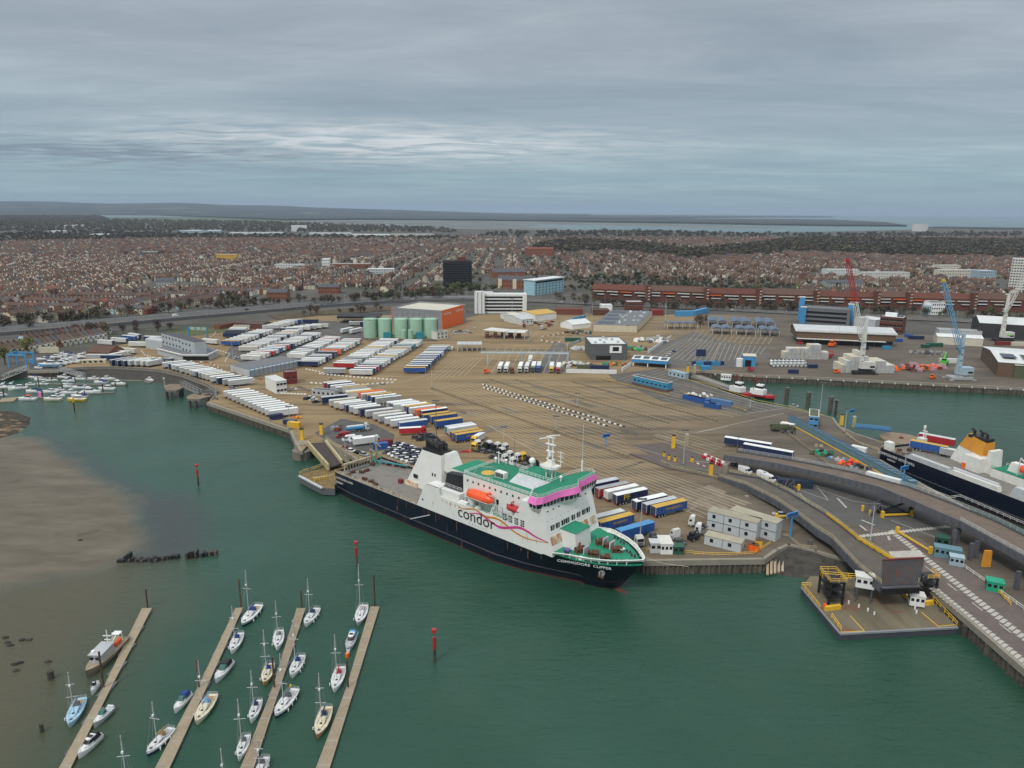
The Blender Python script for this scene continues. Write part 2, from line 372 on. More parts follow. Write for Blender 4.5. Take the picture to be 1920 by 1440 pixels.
far = [(2500,560),(6000,5200),(7000,6600)] + sheet_px([(2000,431),(1900,430.5),(1735,427.5),(1700,431),(1560,434),(1440,436),(1300,434),(1150,431),(1000,431),(900,429.5),(840,428),(700,424),(560,421.5),(480,416),(330,413.5),(200,410),(190,404)], QZ) + [(-14000,22000),(-24000,20000),(-16000,2000),(-2600,900)]
LAND = edge_left + edge_mid + far
gm = mat('town ground', (.080,.074,.064),.95, var=.35, sc=.03, dirt=((.055,.060,.035),.48,.62,.006))
mb = MB(); mb.prism(LAND, -2, QZ - .12, gm); struct(mb.build('ground'))
# ---- port apron: tan worn asphalt and concrete over the land
ap = bpy.data.materials.new('apron'); ap.use_nodes = True; t = ap.node_tree; b = t.nodes['Principled BSDF']; geo = tn('ShaderNodeNewGeometry')
big = tnoise(.0085,3,1,1,0,.5); med = tnoise(.05,6,.4,1.6, math.radians(51),.7); fine = tnoise(.6,5, rough=.7); trk = tnoise(.12,5,.10,1.5, math.radians(51),.7)
sx_ = tn('ShaderNodeSeparateXYZ'); t.links.new(geo.outputs['Position'], sx_.inputs[0])
# grey to the right and lower right, tan in the middle and left of the apron
g0 = tmath('MULTIPLY', tmath('ADD', tmath('SUBTRACT', sx_.outputs[0], tmath('MULTIPLY', sx_.outputs[1],.36)),112.0),.009)
g1 = tmath('ADD', g0, tmath('MULTIPLY', tmath('SUBTRACT', big, .5),2.2), True)
tan = tmix(tmath('MULTIPLY', tmath('SUBTRACT', med, .35),3.0, True),(.215,.150,.074),(.305,.222,.118))
gry = tmix(tmath('MULTIPLY', tmath('SUBTRACT', med, .35),3.0, True),(.088,.074,.058),(.165,.136,.104))
cc = tmix(g1, tan, gry)
cc = tmix(tmath('MULTIPLY', tmath('SUBTRACT', trk, .49),4.5, True), cc, (.085,.068,.048))
cc = tmix(tmath('MULTIPLY', tmath('SUBTRACT', fine, .60),3.0, True), cc, (.09,.078,.062))
t.links.new(cc, b.inputs['Base Color']); b.inputs['Roughness'].default_value = .85; b.inputs['Specular IOR Level'].default_value = .3
MATS['apron'] = ap
APR = sheet_px([(120,689),(215,688.5),(300,694),(345,704),(392,722),(412,736),(390,754),(546,806),(553,822),(566,846),(577,835),(579,831),(611,829),(613,824),(672,861)], QZ) + edge_mid[:-1] + sheet_px([(2500,764),(2500,690),(1920,640),(1700,625),(1480,590),(1200,590),(1000,585),(900,590),(860,600),(800,590),(600,592),(520,600),(440,612),(360,626),(260,640),(150,662)], QZ)
mb = MB(); mb.prism(APR, QZ - .11, QZ, 'apron'); struct(mb.build('port_apron'))
# ---- surfaces of other kinds laid on the apron
def patch(name, pts, m, dz=.02):
 mb = MB(); mb.prism([P2(x, y) for x, y in pts], QZ - .05, QZ + dz, m); return struct(mb.build(name))
mat('freshtar', (.085,.083,.078),.9, var=.2, sc=.2); mat('oldtar', (.115,.108,.098),.9, var=.25, sc=.15, dirt=((.17,.13,.09),.55,.75,.08))
mat('roadbrown', (.125,.100,.088),.9, var=.15, sc=.4); mat('roadgrey', (.10,.097,.092),.9, var=.2, sc=.1)
mat('paint', (.46,.44,.39),.8, var=.2, sc=.8); mat('ypaint', (.55,.38,.05),.8, var=.25, sc=.8)
patch('asphalt_patch', [(590,812),(640,785),(700,795),(740,815),(735,838),(700,850),(640,835),(612,826)], 'freshtar')
patch('asphalt_patch', [(1140,703),(1240,690),(1290,712),(1420,755),(1475,765),(1400,775),(1240,752),(1160,715)], 'oldtar')
patch('asphalt_patch', [(1060,645),(1065,698),(1030,700),(1000,700),(1040,640)], 'oldtar', .03)
patch('asphalt_patch', [(1215,655),(1300,622),(1360,640),(1440,655),(1445,668),(1400,690),(1250,690)], 'oldtar', .03)
patch('asphalt_patch', [(440,640),(540,600),(690,604),(690,636),(590,662),(480,690),(420,668)], 'oldtar', .03)
patch('road', [(1185,835),(1260,828),(1350,866),(1345,885),(1255,872)], 'roadbrown', .03)
patch('asphalt_patch', [(1420,893),(1500,895),(1640,920),(1790,985),(1760,1010),(1610,985),(1500,960)], 'roadgrey', .03)
patch('road', [(1620,985),(1725,1010),(2050,1215),(2050,1362),(1850,1195),(1750,1098),(1655,1040)], 'roadbrown', .04)
mat('grassrough', (.10,.11,.045),.95, var=.3, sc=.2)
# ---- painted lines
def strips(name, segs, wdt, m, z=QZ + .045, dash=None):
 mb = MB()
 for a, b_ in segs:
  a, b_ = Vector(a[:2]), Vector(b_[:2]); d = b_ - a; l = d.length
  if l < .1: continue
  d /= l; n_ = Vector((-d.y, d.x)) * wdt / 2
  cuts = [(0, l)] if not dash else [(q, min(l, q + dash[0])) for q in np.arange(0, l, dash[0] + dash[1])]
  for q0, q1 in cuts:
   p0, p1 = a + d * q0, a + d * q1
   mb.quad([(p0.x - n_.x, p0.y - n_.y, z),(p1.x - n_.x, p1.y - n_.y, z),(p1.x + n_.x, p1.y + n_.y, z),(p0.x + n_.x, p0.y + n_.y, z)], m)
 return struct(mb.build(name))
def fan(A, Bq, C, D, n):
 a, b_, c, d = (Vector(P2(*q)) for q in (A, Bq, C, D))
 return [(a.lerp(c, i / (n - 1)), b_.lerp(d, i / (n - 1))) for i in range(n)]
LD = (Vector(P2(1177,857)) - Vector(P2(805,728))).normalized()
def pfan(A, Bq, C, D, n):
 a, b_, c, d = (Vector(P2(*q)) for q in (A, Bq, C, D)); out = []
 for i in range(n): f = i / (n - 1); p = a.lerp(c, f); out.append((p, p + LD * ((b_.dot(LD)) * (1 - f) + d.dot(LD) * f - p.dot(LD))))
 return out
LN = pfan((800,731),(1398,950),(918,798),(1329,962),7) + pfan((942,811),(1332,964),(1010,850),(1318,972),3) + pfan((816,724),(1180,850),(905,719),(1142,800),8) + pfan((925,716),(1218,806),(966,714),(1248,798),5)
LN += pfan((978,712),(1262,792),(1066,718),(1330,792),4) + pfan((1205,705),(1462,764),(1243,748),(1402,774),8) + pfan((1258,806),(1372,832),(1222,822),(1345,848),6)
LN += fan((1085,730),(1240,775),(1110,722),(1300,770),2)
strips('lane_markings', LN, .26, mat('lanepaint', (.44,.38,.27),.8, var=.06, sc=.1))
LN = fan((800,713),(855,675),(871,704),(905,670),7) + fan((905,700),(935,650),(1050,700),(1070,655),10) + fan((985,640),(1010,622),(1060,650),(1085,622),5)
LN += fan((1225,668),(1290,632),(1330,682),(1350,642),11) + fan((1335,682),(1352,642),(1425,664),(1436,650),10) + fan((1290,640),(1310,618),(1440,646),(1455,622),15) + fan((1160,712),(1230,690),(1230,722),(1290,705),7)
strips('parking_bay_lines', LN, .26, 'lanepaint')
strips('yard_edge_lines', [(P2(a, b_), P2(c, d)) for a, b_, c, d in ((630,722,700,722),(700,722,755,717),(755,717,805,702),(912,796,1010,850),(1205,858,1390,872),(1300,812,1470,775),(1365,800,1300,812),(1475,765,1400,775))],.3, 'paint')
strips('road_edge_lines', [(P2(a, b_), P2(c, d)) for a, b_, c, d in ((1190,838,1330,880),(1330,880,1500,925),(1500,925,1540,975),(1670,975,1760,1010),(1500,905,1600,940),(1600,940,1700,955),(1530,910,1553,938),(1553,938,1480,912))],.25, 'paint')
# hatched edges of the jetty road and the chequered give-way bands
def ladder(A, Bq, n, w0, ln, m='paint', skew=0):
 a, b_ = Vector(P2(*A)), Vector(P2(*Bq)); d = (b_ - a).normalized(); q = Vector((-d.y, d.x)); out = []
 for i in range(n):
  c = a.lerp(b_, i / n); out.append((c - q * ln / 2 + d * skew, c + q * ln / 2 - d * skew))
 return out
strips('hatched_kerb_lines', ladder((1672,996),(2000,1260),46,0,2.2, skew=.7) + ladder((1738,1093),(1960,1275),30,0,2.4, skew=.7),1.0, 'paint', QZ + .06)
strips('crossing_stripes', ladder((1610,1006),(1782,987),26,0,1.6, skew=.5) + ladder((1672,1040),(1730,1038),12,0,4, skew=-.8),.9, 'paint', QZ + .065)
strips('road_centre_dashes', [(P2(1735,1062), P2(1990,1260))],.3, 'paint', QZ + .06,(4,6))
strips('lane_arrows', [(P2(a, b_), P2(c, d)) for a, b_, c, d in ((1570,934,1587,952),(1612,985,1625,995),(1665,1005,1668,1013),(1615,975,1640,985))],.7, 'paint', QZ + .06)
# ---- motorway and town roads
def road(name, pts, wd, m, z=QZ - .02, marks=True):
 q = [Vector(P2(x, y)) for x, y in pts]; Lf, Rt = [], []
 sub = []
 for i in range(len(q) - 1):
  p0, p1, p2, p3 = q[max(0, i - 1)], q[i], q[i + 1], q[min(len(q) - 1, i + 2)]
  for k_ in range(6):
   s_ = k_ / 6; sub.append(.5 * (2 * p1 + (p2 - p0) * s_ + (2 * p0 - 5 * p1 + 4 * p2 - p3) * s_ ** 2 + (3 * p1 - p0 - 3 * p2 + p3) * s_ ** 3))
 sub.append(q[-1]); mb = MB()
 def off(k_):
  out = []
  for i, p in enumerate(sub):
   d = (sub[min(i + 1, len(sub) - 1)] - sub[max(i - 1,0)]).normalized(); out.append(p + Vector((-d.y, d.x)) * k_)
  return out
 a, b_ = off(wd / 2), off(-wd / 2)
 for i in range(len(sub) - 1): mb.quad([(*a[i], z),(*b_[i], z),(*b_[i + 1], z),(*a[i + 1], z)], m)
 o_ = struct(mb.build(name))
 if marks:
  sg = []
  for k_ in (-wd * .46,-wd * .06, wd * .06, wd * .46):
   c_ = off(k_); sg += list(zip(c_, c_[1:]))
  strips(name + '_markings', sg, .35, 'paint', z + .05)
  dsh = []
  for k_ in (-wd * .33,-wd * .19, wd * .19, wd * .33):
   c_ = off(k_); dsh += list(zip(c_, c_[1:]))
  strips(name + '_lane_dashes', dsh, .3, 'paint', z + .05,(3,7))
 return sub, off
MWAY = [(-300,654),(-100,634),(0,624),(200,607.5),(400,590),(600,573),(750,564),(890,561.5),(985,563.5),(1100,568.5),(1300,577.5),(1440,584),(1600,592),(1750,599),(1920,607),(2200,622)]
mat('motorway', (.095,.088,.080),.9, var=.2, sc=.05)
mw_sub, mw_off = road('motorway', MWAY, 30, 'motorway', QZ + .6)
road('slip_road', [(-100,645),(0,634),(200,620),(330,609),(430,605)],9, 'motorway', QZ + .1, False)
road('town_road', [(870,562),(905,536),(930,505),(960,475),(985,455)],10, 'motorway', QZ, False)
road('town_road', [(1135,500),(1112,485),(1088,466)],12, 'motorway', QZ, False)
patch('verge', [(250,640),(330,622),(440,612),(440,620),(340,632),(280,645)], 'grassrough', .2)
patch('embankment', [(500,590),(690,577),(870,572),(880,585),(760,580),(600,592),(520,600)], mat('scrub', (.085,.062,.035),.95, var=.5, sc=.15),.3)
# ---- far shores, tidal flats, hills
def tsheet(name, pts, h, m, z=0.0):
 mb = MB(); mb.prism([P2(x, y, z) for x, y in pts],-1, h, m); return struct(mb.build(name))
mat('flats', (.10,.11,.095),.7, var=.5, sc=.003, stretch=(.18,1,1,0), dirt=((.17,.19,.20),.52,.58,.0016))
mat('farwood', (.030,.036,.030),.95, var=.4, sc=.004); mat('field', (.075,.105,.045),.95, var=.3, sc=.002)
mat('hill', (.026,.038,.036),.95, var=.45, sc=.0016, dirt=((.10,.11,.06),.55,.62,.0011))
tsheet('tidal_flats', [(470,417),(560,422),(700,424.5),(900,430),(1000,431),(1060,428),(980,420),(1200,424),(1330,428),(1500,428),(1330,421.5),(1000,415),(700,412.5),(500,411)],.25, 'flats')
tsheet('tidal_flats', [(620,409.6),(800,410),(900,410),(900,408.6),(620,408.2)],.3, 'flats')
tsheet('far_shore', [(930,414.2),(1100,416.6),(1300,419.2),(1440,422),(1560,423.6),(1700,424.5),(1660,418.5),(1560,413),(1440,411.6),(1250,411.3),(1100,412),(930,410)],12, 'farwood')
tsheet('far_shore', [(540,413.5),(700,412),(930,413.8),(1000,413),(1100,411),(1250,409.6),(1400,408),(1560,407.6),(1560,406),(1300,404.5),(900,403),(500,404),(300,404)],14, 'farwood')
tsheet('far_shore', [(1735,428),(1930,430.5),(2100,432),(2100,430),(1930,428.6),(1760,426)],7, 'farwood')
tsheet('airfield', [(205,415),(330,418),(470,420),(560,419.6),(540,415),(400,409),(280,408),(190,409)],6, 'field')
sky_prof = [(-900,374),(-400,376),(-100,377),(0,378),(60,378.2),(125,379),(175,381),(230,382.5),(300,381.5),(350,380.8),(400,383),(430,384.6),(500,385.5),(540,386.5),(600,389.5),(680,391.8),(760,394),(850,397),(960,400.5),(1100,402)]
def skyline(x):
 for (a, b_),(c, d) in zip(sky_prof, sky_prof[1:]):
  if a <= x <= c: return b_ + (d - b_) * (x - a) / (c - a)
 return sky_prof[-1][1]
hv, hf = [], []; NXh = 230; rows_ = [(9500,.0),(11000,.10),(12500,.30),(14000,.55),(15500,.85),(17000,1.0),(19000,.9)]
hr = random.Random(3); ph = [hr.random() * 6 for _ in range(8)]
for j, (dist, kf) in enumerate(rows_):
 for i in range(NXh):
  xp = -900 + i * 2000 / (NXh - 1); u = (xp - 960) / F_
  hy_ = HY + (xp - 960) * math.tan(ROLL); hh = CAMZ + (hy_ - skyline(xp)) / F_ * 17000
  wob = 1 + .16 * math.sin(i * .21 + ph[j % 8]) * (1 - kf) + .10 * math.sin(i * .53 + ph[(j + 3) % 8]) * (1 - kf)
  hv.append((u * dist, dist, max(-5,(hh + 3) * kf * wob - (3 if kf < .05 else 0)) + (0 if kf else -5)))
for j in range(len(rows_) - 1):
 for i in range(NXh - 1): a = j * NXh + i; hf.append((a, a + 1, a + NXh + 1, a + NXh))
me = bpy.data.meshes.new('hills'); me.from_pydata(hv, [], hf); me.materials.append(M('hill')); me.polygons.foreach_set('use_smooth', [True] * len(me.polygons))
o = bpy.data.objects.new('hills', me); COL.objects.link(o); struct(o)
# exposed weedy bank at the left edge of the water
mb = MB(); bk = random.Random(5); cen = P(-20,790,0)
rg = []
outl = [P2(x, y, 0) for x, y in [(-140,775),(-60,768),(0,769),(28,771),(48,778),(61,784),(58,796),(48,806),(30,815),(0,822),(-60,826),(-140,818)]]
for kf, zz in ((1,-.3),(.93,.35),(.75,.9),(.45,1.3),(.12,1.5)):
 rg.append([(cen.x + (x - cen.x) * kf + bk.uniform(-1,1), cen.y + (y - cen.y) * kf + bk.uniform(-1,1), zz + bk.uniform(-.1,.1)) for x, y in outl])
mb.loft(rg, mat('weedbank', (.050,.040,.028),.95, var=.5, sc=.25, dirt=((.26,.17,.09),.52,.60,.11)), cap=False); mb.quad(rg[-1], 'weedbank')
struct(mb.build('mud_bank'))
# ================================================================== THE FERRIES
def hull_sections(stations, zs, mats, flare):
 pass
def interp(tab, x):
 for a, b_ in zip(tab, tab[1:]):
  if a[0] <= x <= b_[0]: return a[1] + (b_[1] - a[1]) * (x - a[0]) / max(1e-6, b_[0] - a[0])
 return tab[0][1] if x < tab[0][0] else tab[-1][1]
def make_hull(half_deck, half_wl, ztop, zsplit, xs, parent, upper='shipwhite', bow_rake=None):
 """closed hull from stations: lower plates navy above a red boot top; everything above zsplit in the upper colour"""
 mb = MB(); secs = []
 for x in xs:
  hd, hw, zt, zs_ = interp(half_deck, x), interp(half_wl, x), interp(ztop, x), interp(zsplit, x)
  st = -3 if x < 114 else interp([(114,-3),(118.4,0),(125.9,10.6),(126.3,11.2)], x)
  def hb(z):
   if x >= 110: k_ = max(0, min(1,(z - st) / (zt - st))); hw_ = hw if x < 118 else 0; return hw_ * min(1, k_ * 6) + (hd - hw_) * k_ ** (1.5 if x < 114 else 1.25)
   k_ = max(0, min(1, z / zt)); return hw + (hd - hw) * k_ ** 1.5
  zz = [max(st, z) for z in (-3,.5,2.6,2.9,(2.9 + zs_) / 2, zs_, zt)]
  ring = [(x, -hb(z) * (.9 if z < 0 else 1) - (.18 if z == 2.6 and x < 110 else 0), z) for z in zz]
  ring = ring + [(x, -q[1], q[2]) for q in ring[::-1]]
  secs.append(ring)
 n = len(secs[0])
 def mf(i, j):
  j = j if j < 7 else n - 2 - j
  return 'boottop' if j == 0 else ('belt' if j == 2 else (upper if j == 5 else 'hullnavy'))
 mat('belt', (.03,.032,.045),.55, dirt=((.12,.07,.05),.5,.7,.8))
 mb.loft(secs, 'hullnavy', cap='open', mf=mf)
 keep = [i for i, f in enumerate(mb.f) if not (i % 13 == 6 and i < 13 * (len(secs) - 1))]; mb.f = [mb.f[i] for i in keep]; mb.m = [mb.m[i] for i in keep]
 mb.quad([p for p in secs[0]][::-1], 'hullnavy')
 return mb.build('hull', parent)
SHIP = thing('ferry', 'large ferry with dark blue hull and white superstructure moored along the quay', 'ferry', (SHO.x, SHO.y, 0), math.radians(-41.2))
HD = [(0,11.2),(4,11.6),(104,11.6),(110,10.9),(116,8.9),(120,6.5),(123.5,3.5),(125.5,1.6),(126.3,.25)]
HW = [(0,10.4),(10,11.6),(82,11.3),(92,9.4),(100,6.8),(108,4.0),(114,1.9),(118,.5),(126.3,.1)]
ZT = [(0,8.7),(99,8.9),(103,10.4),(108,11.6),(126.3,12.1)]
ZS = [(0,8.6),(99,8.75),(103,9.4),(108,10.6),(126.3,11.3)]
xs = [0,2,10,30,46.5,66,82,88,92,96,99,101,103,106,108,110,112,114,116,118,119.5,121,122.3,123.5,124.6,125.5,126.3]
hull = make_hull(HD, HW, ZT, ZS, xs, SHIP)
def deckpoly(mb, x0, x1, z, m, inset=.25, step=2.0, tab=HD):
 k_ = int((x1 - x0) / step) + 1; q = [x0 + (x1 - x0) * i / k_ for i in range(k_ + 1)]
 mb.prism([(x, -max(.05, interp(tab, x) - inset)) for x in q] + [(x, max(.05, interp(tab, x) - inset)) for x in q[::-1]], z - .3, z, m)
mb = MB(); deckpoly(mb, .2,57,7.9, 'deckgrey'); mb.build('vehicle_deck', SHIP)
mb = MB(); deckpoly(mb, 100.5,125.9,10.5, 'deckgreen', .3); mb.build('foredeck', SHIP)
# bulb and anchor
mb = MB(); sec = []
for x, r in ((112,.6),(116,1.5),(119,1.9),(121.5,1.7),(122.8,1.0),(123.3,.2)): sec.append([(x, r * .8 * math.cos(a),-1.55 + r * math.sin(a)) for a in [i * math.pi / 5 for i in range(10)]])
mb.loft(sec, 'boottop'); mb.build('bulbous_bow', SHIP, smooth=True)
mb = MB(); mb.cyl((117.3,-7.15,7.2),(117.3,-6.4,7.2),.9, 'steel'); mb.box((117.3,-7.2,6.3),(.4,.3,1.6), 'rust'); mb.box((117.3,-7.2,6.1),(1.8,.3,.4), 'rust'); mb.build('anchor', hull)
# white sides of the superstructure, both boards, with a sloping after edge
for sy in (-1,1):
 mb = MB(); y0, y1 = sy * 11.62, sy * 11.1
 prof = [(46.6,8.7),(50.9,17.3),(57.4,17.3),(57.6,14.9),(86.5,15.0),(89.5,18.0),(92.0,22.0),(99.9,23.0),(103.4,10.2),(99.5,8.8)]
 k0 = [(x, y0, z) for x, z in prof]; k1 = [(x, y1, z) for x, z in prof]
 mb.loft([k0, k1] if sy < 0 else [k1, k0], 'shipwhite', cap=True); sd = mb.build('side_plating', SHIP)
# blocks
mb = MB()
mb.box((54.2,-9.3,8),(6.2,4.4,9.3), 'shipwhite', taper=(.93,1)); mb.box((54.2,9.3,8),(6.2,4.4,9.3), 'shipwhite'); mb.box((60,0,7.9),(11,21,9.2), 'shipwhite'); mb.build('after_house', SHIP)
mb = MB(); mb.prism([(57,-11.2),(90,-11.2),(90,11.2),(57,11.2)],13.2,13.9, 'deckgreen'); mb.build('promenade_deck', SHIP)
mb = MB(); mb.prism([(65,-8.1),(97.5,-8.1),(97.5,8.1),(65,8.1)],13.9,23.4, 'shipwhite', top='deckgreen'); house = mb.build('deckhouse', SHIP)
# dark ribbed cover over the after opening, green roof beside it
mb = MB()
for i in range(8): mb.box((57.2 + i * .98,-6.2 , 17.4),(.9,4.4,4.0 + i * .12), 'black', taper=(.9,.55))
mb.box((60.5,-6.2,16.9),(8,5.2,.6), 'dgrey'); mb.build('ribbed_cover', SHIP)
mb = MB(); mb.prism([(55.2,-3.9),(65,-3.9),(65,8),(55.2,8)],17,21.6, 'shipwhite', top='deckgreen'); mb.build('after_roof', SHIP)
# the front: raked white wall, full beam
mb = MB(); f0 = [(103.6,-11.6,10.1),(103.6,11.6,10.1)]; f1 = [(99.6,-11.6,23.2),(99.6,11.6,23.2)]
secs = [[(92,-11.6, z),(x, -11.6, z),(x, 11.6, z),(92,11.6, z)] for x, z in ((103.8,9.2),(103.6,10.5),(102.4,14.5),(100.9,19.5),(99.8,23.2))]
mb.loft(secs, 'shipwhite'); front = mb.build('front_wall', SHIP)
mb = MB(); mb.loft([[(x, -6.2, z),(x + dx, -6.2, z),(x + dx, 1.0, z),(x, 1.0, z)] for x, dx, z in ((101.5,6.6,10.5),(101.5,6.0,15.6))], 'shipwhite'); bx = mb.build('stair_house', SHIP)
mb = MB(); mb.box((104.6,-2.6,15.6),(6.2,7.4,.12), 'deckgreen'); mb.build('roof', bx)
mb = MB(); mb.box((107.9,-4.5,10.6),(.15,.9,2), 'red'); mb.build('door', bx)
# windows of the front
def win(parent, ps, n_, dims, m='hatch', name='window'):
 for p in ps: mb = MB(); mb.box(p, dims, m, base=False); mb.build(name, parent)
def fx(z): return 103.65 - (z - 10.1) * .305
for i, y in enumerate([-9.6,-7.2,-4.6,-2.6,0.2,2.8,5.4,7.6][:8]):
 mb = MB(); mb.box((fx(16.2) + .03, y + .3,16.2),(.25,1.5,2.7), 'hatch', base=False)
 for q in (-.6,.6): mb.box((fx(16.2 + q) + .17, y + .3,16.2 + q),(.08,1.6,.15), 'shipwhite', base=False)
 mb.box((fx(16.2) + .17, y + .3,16.2),(.08,.14,2.7), 'shipwhite', base=False)
 mb.build('louvre', front)
win(front, [(fx(19) + .05,-10.5 + i * 1.9,18.7 + i * .0) for i in range(11)],0,(.2,.55,.55))
win(front, [(fx(21.3) + .05,-9.8 + i * 2.6,21.3) for i in range(8)],0,(.2,.8,.6))
for yy, w_ in ((-8.7,4.6),(4.2,5.2),(9.3,3)):
 mb = MB(); mb.loft([[(fx(z) + .02, yy - w_ / 2, z),(fx(z) + .2, yy - w_ / 2, z),(fx(z) + .2, yy + w_ / 2, z),(fx(z) + .02, yy + w_ / 2, z)] for z in (12.3,14.6)], 'rustpatch'); mb.build('rust_patch', front)
# bridge: wings to both sides, canted windows, pink fascia
wing = [(96.2,-13.2),(99.0,-13.4),(99.9,-11.4),(100.5,-4.4),(102.1,0),(102.3,2.6),(100.4,5.0),(99.9,14.7),(98.3,15.6),(96.2,14.4),(94.5,9),(93.5,-8.6)]
cx_, cy_ = 97.4,0
def sc_(pl, k_, dx=0): return [(cx_ + (x - cx_) * (1 + (k_ - 1) * 2.2) + dx, y * k_) for x, y in pl]
mb = MB(); mb.loft([[(x, y, z) for x, y in sc_(wing, k_)] for k_, z in ((.70,19.8),(.90,21.3),(.985,22.7))], 'shipwhite'); br = mb.build('bridge', SHIP)
mb = MB(); mb.loft([[(x, y, z) for x, y in sc_(wing, k_)] for k_, z in ((.975,22.7),(1.0,24.3))], 'glass'); gl = mb.build('window', br)
mb = MB()
low, up = sc_(wing, .985), sc_(wing, 1.008)
for i in range(len(wing)):
 a, b_ = Vector((*low[i],22.6)), Vector((*low[(i + 1) % 12],22.6)); c, d = Vector((*up[i],24.35)), Vector((*up[(i + 1) % 12],24.35)); k_ = max(1, int((b_ - a).length / 1.25))
 for j in range(k_): mb.cyl(a.lerp(b_, j / k_), c.lerp(d, j / k_),.11, 'shipwhite', 4, cap=False)
mb.build('window_frame', gl)
mb = MB(); mb.loft([[(x, y, z) for x, y in sc_(wing, k_)] for k_, z in ((1.05,24.3),(1.045,24.45),(.965,26.1))], 'shipwhite', mf=lambda i, j: 'pink' if j in (0,1,2,3,4,5,6) else 'shipwhite'); mb.prism(sc_(wing, .955),25.6,26.14, 'shipwhite', top='deckgreen'); mb.build('fascia', br)
mb = MB(); rp = sc_(wing, .95); rail(mb, [(*p, 26.05) for p in rp[7:] + rp[:2]],1.1, 'shipwhite', 2.2,.06); rail(mb, [(*p, 26.05) for p in rp[1:8]],.9, 'shipwhite', 2.2,.05); mb.build('railing', br)
# raised deck behind the bridge with a sloping grey side
mb = MB(); mb.prism([(81,-.2),(95.5,-.2),(95.5,8),(81,8)],23.4,25.7, 'shipwhite', top='deckgreen')
mb.loft([[(x0, y, z) for x0, y, z in ((80.2,-3.6,23.4),(94.2,-3.6,23.4),(94.2,-.3,23.4),(80.2,-.3,23.4))], [(81.5,-1.2,25.6),(93.6,-1.2,25.6),(93.6,-.3,25.6),(81.5,-.3,25.6)]], 'lgrey'); rz_ = mb.build('raised_deck', SHIP)
mb = MB(); rail(mb, [(81.2,0,25.7),(94,0,25.7)],1.1, 'white', 1.6,.06); rail(mb, [(81.2,7.9,25.7),(81.2,0,25.7)],1.1, 'white', 1.6,.06); mb.build('railing', rz_)
def dome(x, y, z, r, h=1.2):
 mb = MB(); mb.cyl((x, y, z),(x, y, z + h), r * .35, 'white'); q = z + h + r * .7
 mb.loft([[(x + r * math.cos(p) * math.cos(a), y + r * math.cos(p) * math.sin(a), q + r * math.sin(p)) for a in [i * math.pi / 5 for i in range(10)]] for p in (-1.5,-.9,-.3,.3,.8,1.2,1.5)], 'white'); mb.build('radome', SHIP, smooth=True)
dome(81,6.5,25.7,1.1); dome(86.2,6.6,25.7,.6); dome(88.5,4.5,25.7,.8); dome(96.3,1.4,26,.55); dome(69.6,7,23.4,.5); dome(66,6,23.4,.6)
# helicopter winching mark
mb = MB(); ce = (70.2,-2.3); mb.prism([(ce[0] + 2.2 * math.cos(a), ce[1] + 2.2 * math.sin(a)) for a in [i * math.pi / 12 for i in range(24)]],23.38,23.44, 'gold')
for i in range(24):
 if i % 6 == 5: continue
 a0, a1 = i * math.pi / 12,(i + .6) * math.pi / 12; r0, r1 = 4.3,4.5
 mb.add([(ce[0] + r * math.cos(a), ce[1] + r * math.sin(a),23.43) for r, a in ((r0, a0),(r1, a0),(r1, a1),(r0, a1))], [(0,1,2,3)], 'paint')
mk = mb.build('winching_mark', SHIP)
text('WINCH', 1.25, 'paint', mk, (66.6,1.6,23.45),(0,0, math.radians(40)), ext=.005); text('ONLY', 1.25, 'paint', mk, (73.6,-4.6,23.45),(0,0, math.radians(40)), ext=.005)
mb = MB(); mb.box((76,-2.4,23.4),(3.8,1.9,1.9), 'oldwhite'); mb.box((76,-3.4,23.7),(3.2,.12,1.3), 'dgrey'); mb.build('ventilation_unit', SHIP)
# rails round the top deck and the promenade
mb = MB(); rail(mb, [(65.2,7.9,23.4),(65.2,-7.9,23.4),(94.5,-7.9,23.4)],1.1, 'white', 1.7,.055,3); rail(mb, [(65.2,7.9,23.4),(81,7.9,23.4)],1.1, 'white', 1.7,.055,3); mb.build('railing', SHIP)
mb = MB(); rail(mb, [(57.4,-11.4,17.3),(57.4,-8.5,17.3),(64.8,-8.5,17.3)],1.1, 'white', 1.5,.05); rail(mb, [(51.5,-11.3,17.3),(57.2,-11.3,17.3)],1.1, 'white', 1.5,.05); rail(mb, [(57.7,-11.4,14.9),(87,-11.4,15)],.5, 'white', 2.5,.05,1); mb.build('railing', SHIP)
win(house, [(67 + i * 2.35,-8.12,21.7) for i in range(11)],0,(.55,.14,.7))
win(house, [(75.5,-8.12,18),(77.6,-8.12,18),(79.6,-8.12,18),(84,-8.12,17.8),(85.9,-8.12,17.8),(88,-8.12,17.8),(90,-8.12,17.8)],0,(1.1,.14,1.5))
win(sd, [(49.6,-11.64,11.5),(60.5,-8.15,16)],0,(.6,.14,.6)); win(house, [(66.5,-8.12,15.2),(71,-8.12,15.2)],0,(.9,.14,2), 'steel', 'door')
for i in range(4):
 x = 85.7 + i * 2.3; mb = MB(); mb.box((x, -11.65,16.1 - .0),(1.35,.16,1.9), 'hatch', base=False)
 for q in (-.45,0,.45): mb.box((x, -11.74,16.1 + q),(1.4,.06,.12), 'shipwhite', base=False)
 mb.box((x, -11.74,16.1),(.1,.06,1.9), 'shipwhite', base=False); mb.build('louvre', SHIP)
for i in range(5): mb = MB(); mb.box((59 + i * 1.9,-11.64,13.7),(.5,.1,.9), 'rustpatch', base=False); mb.build('scupper', SHIP)
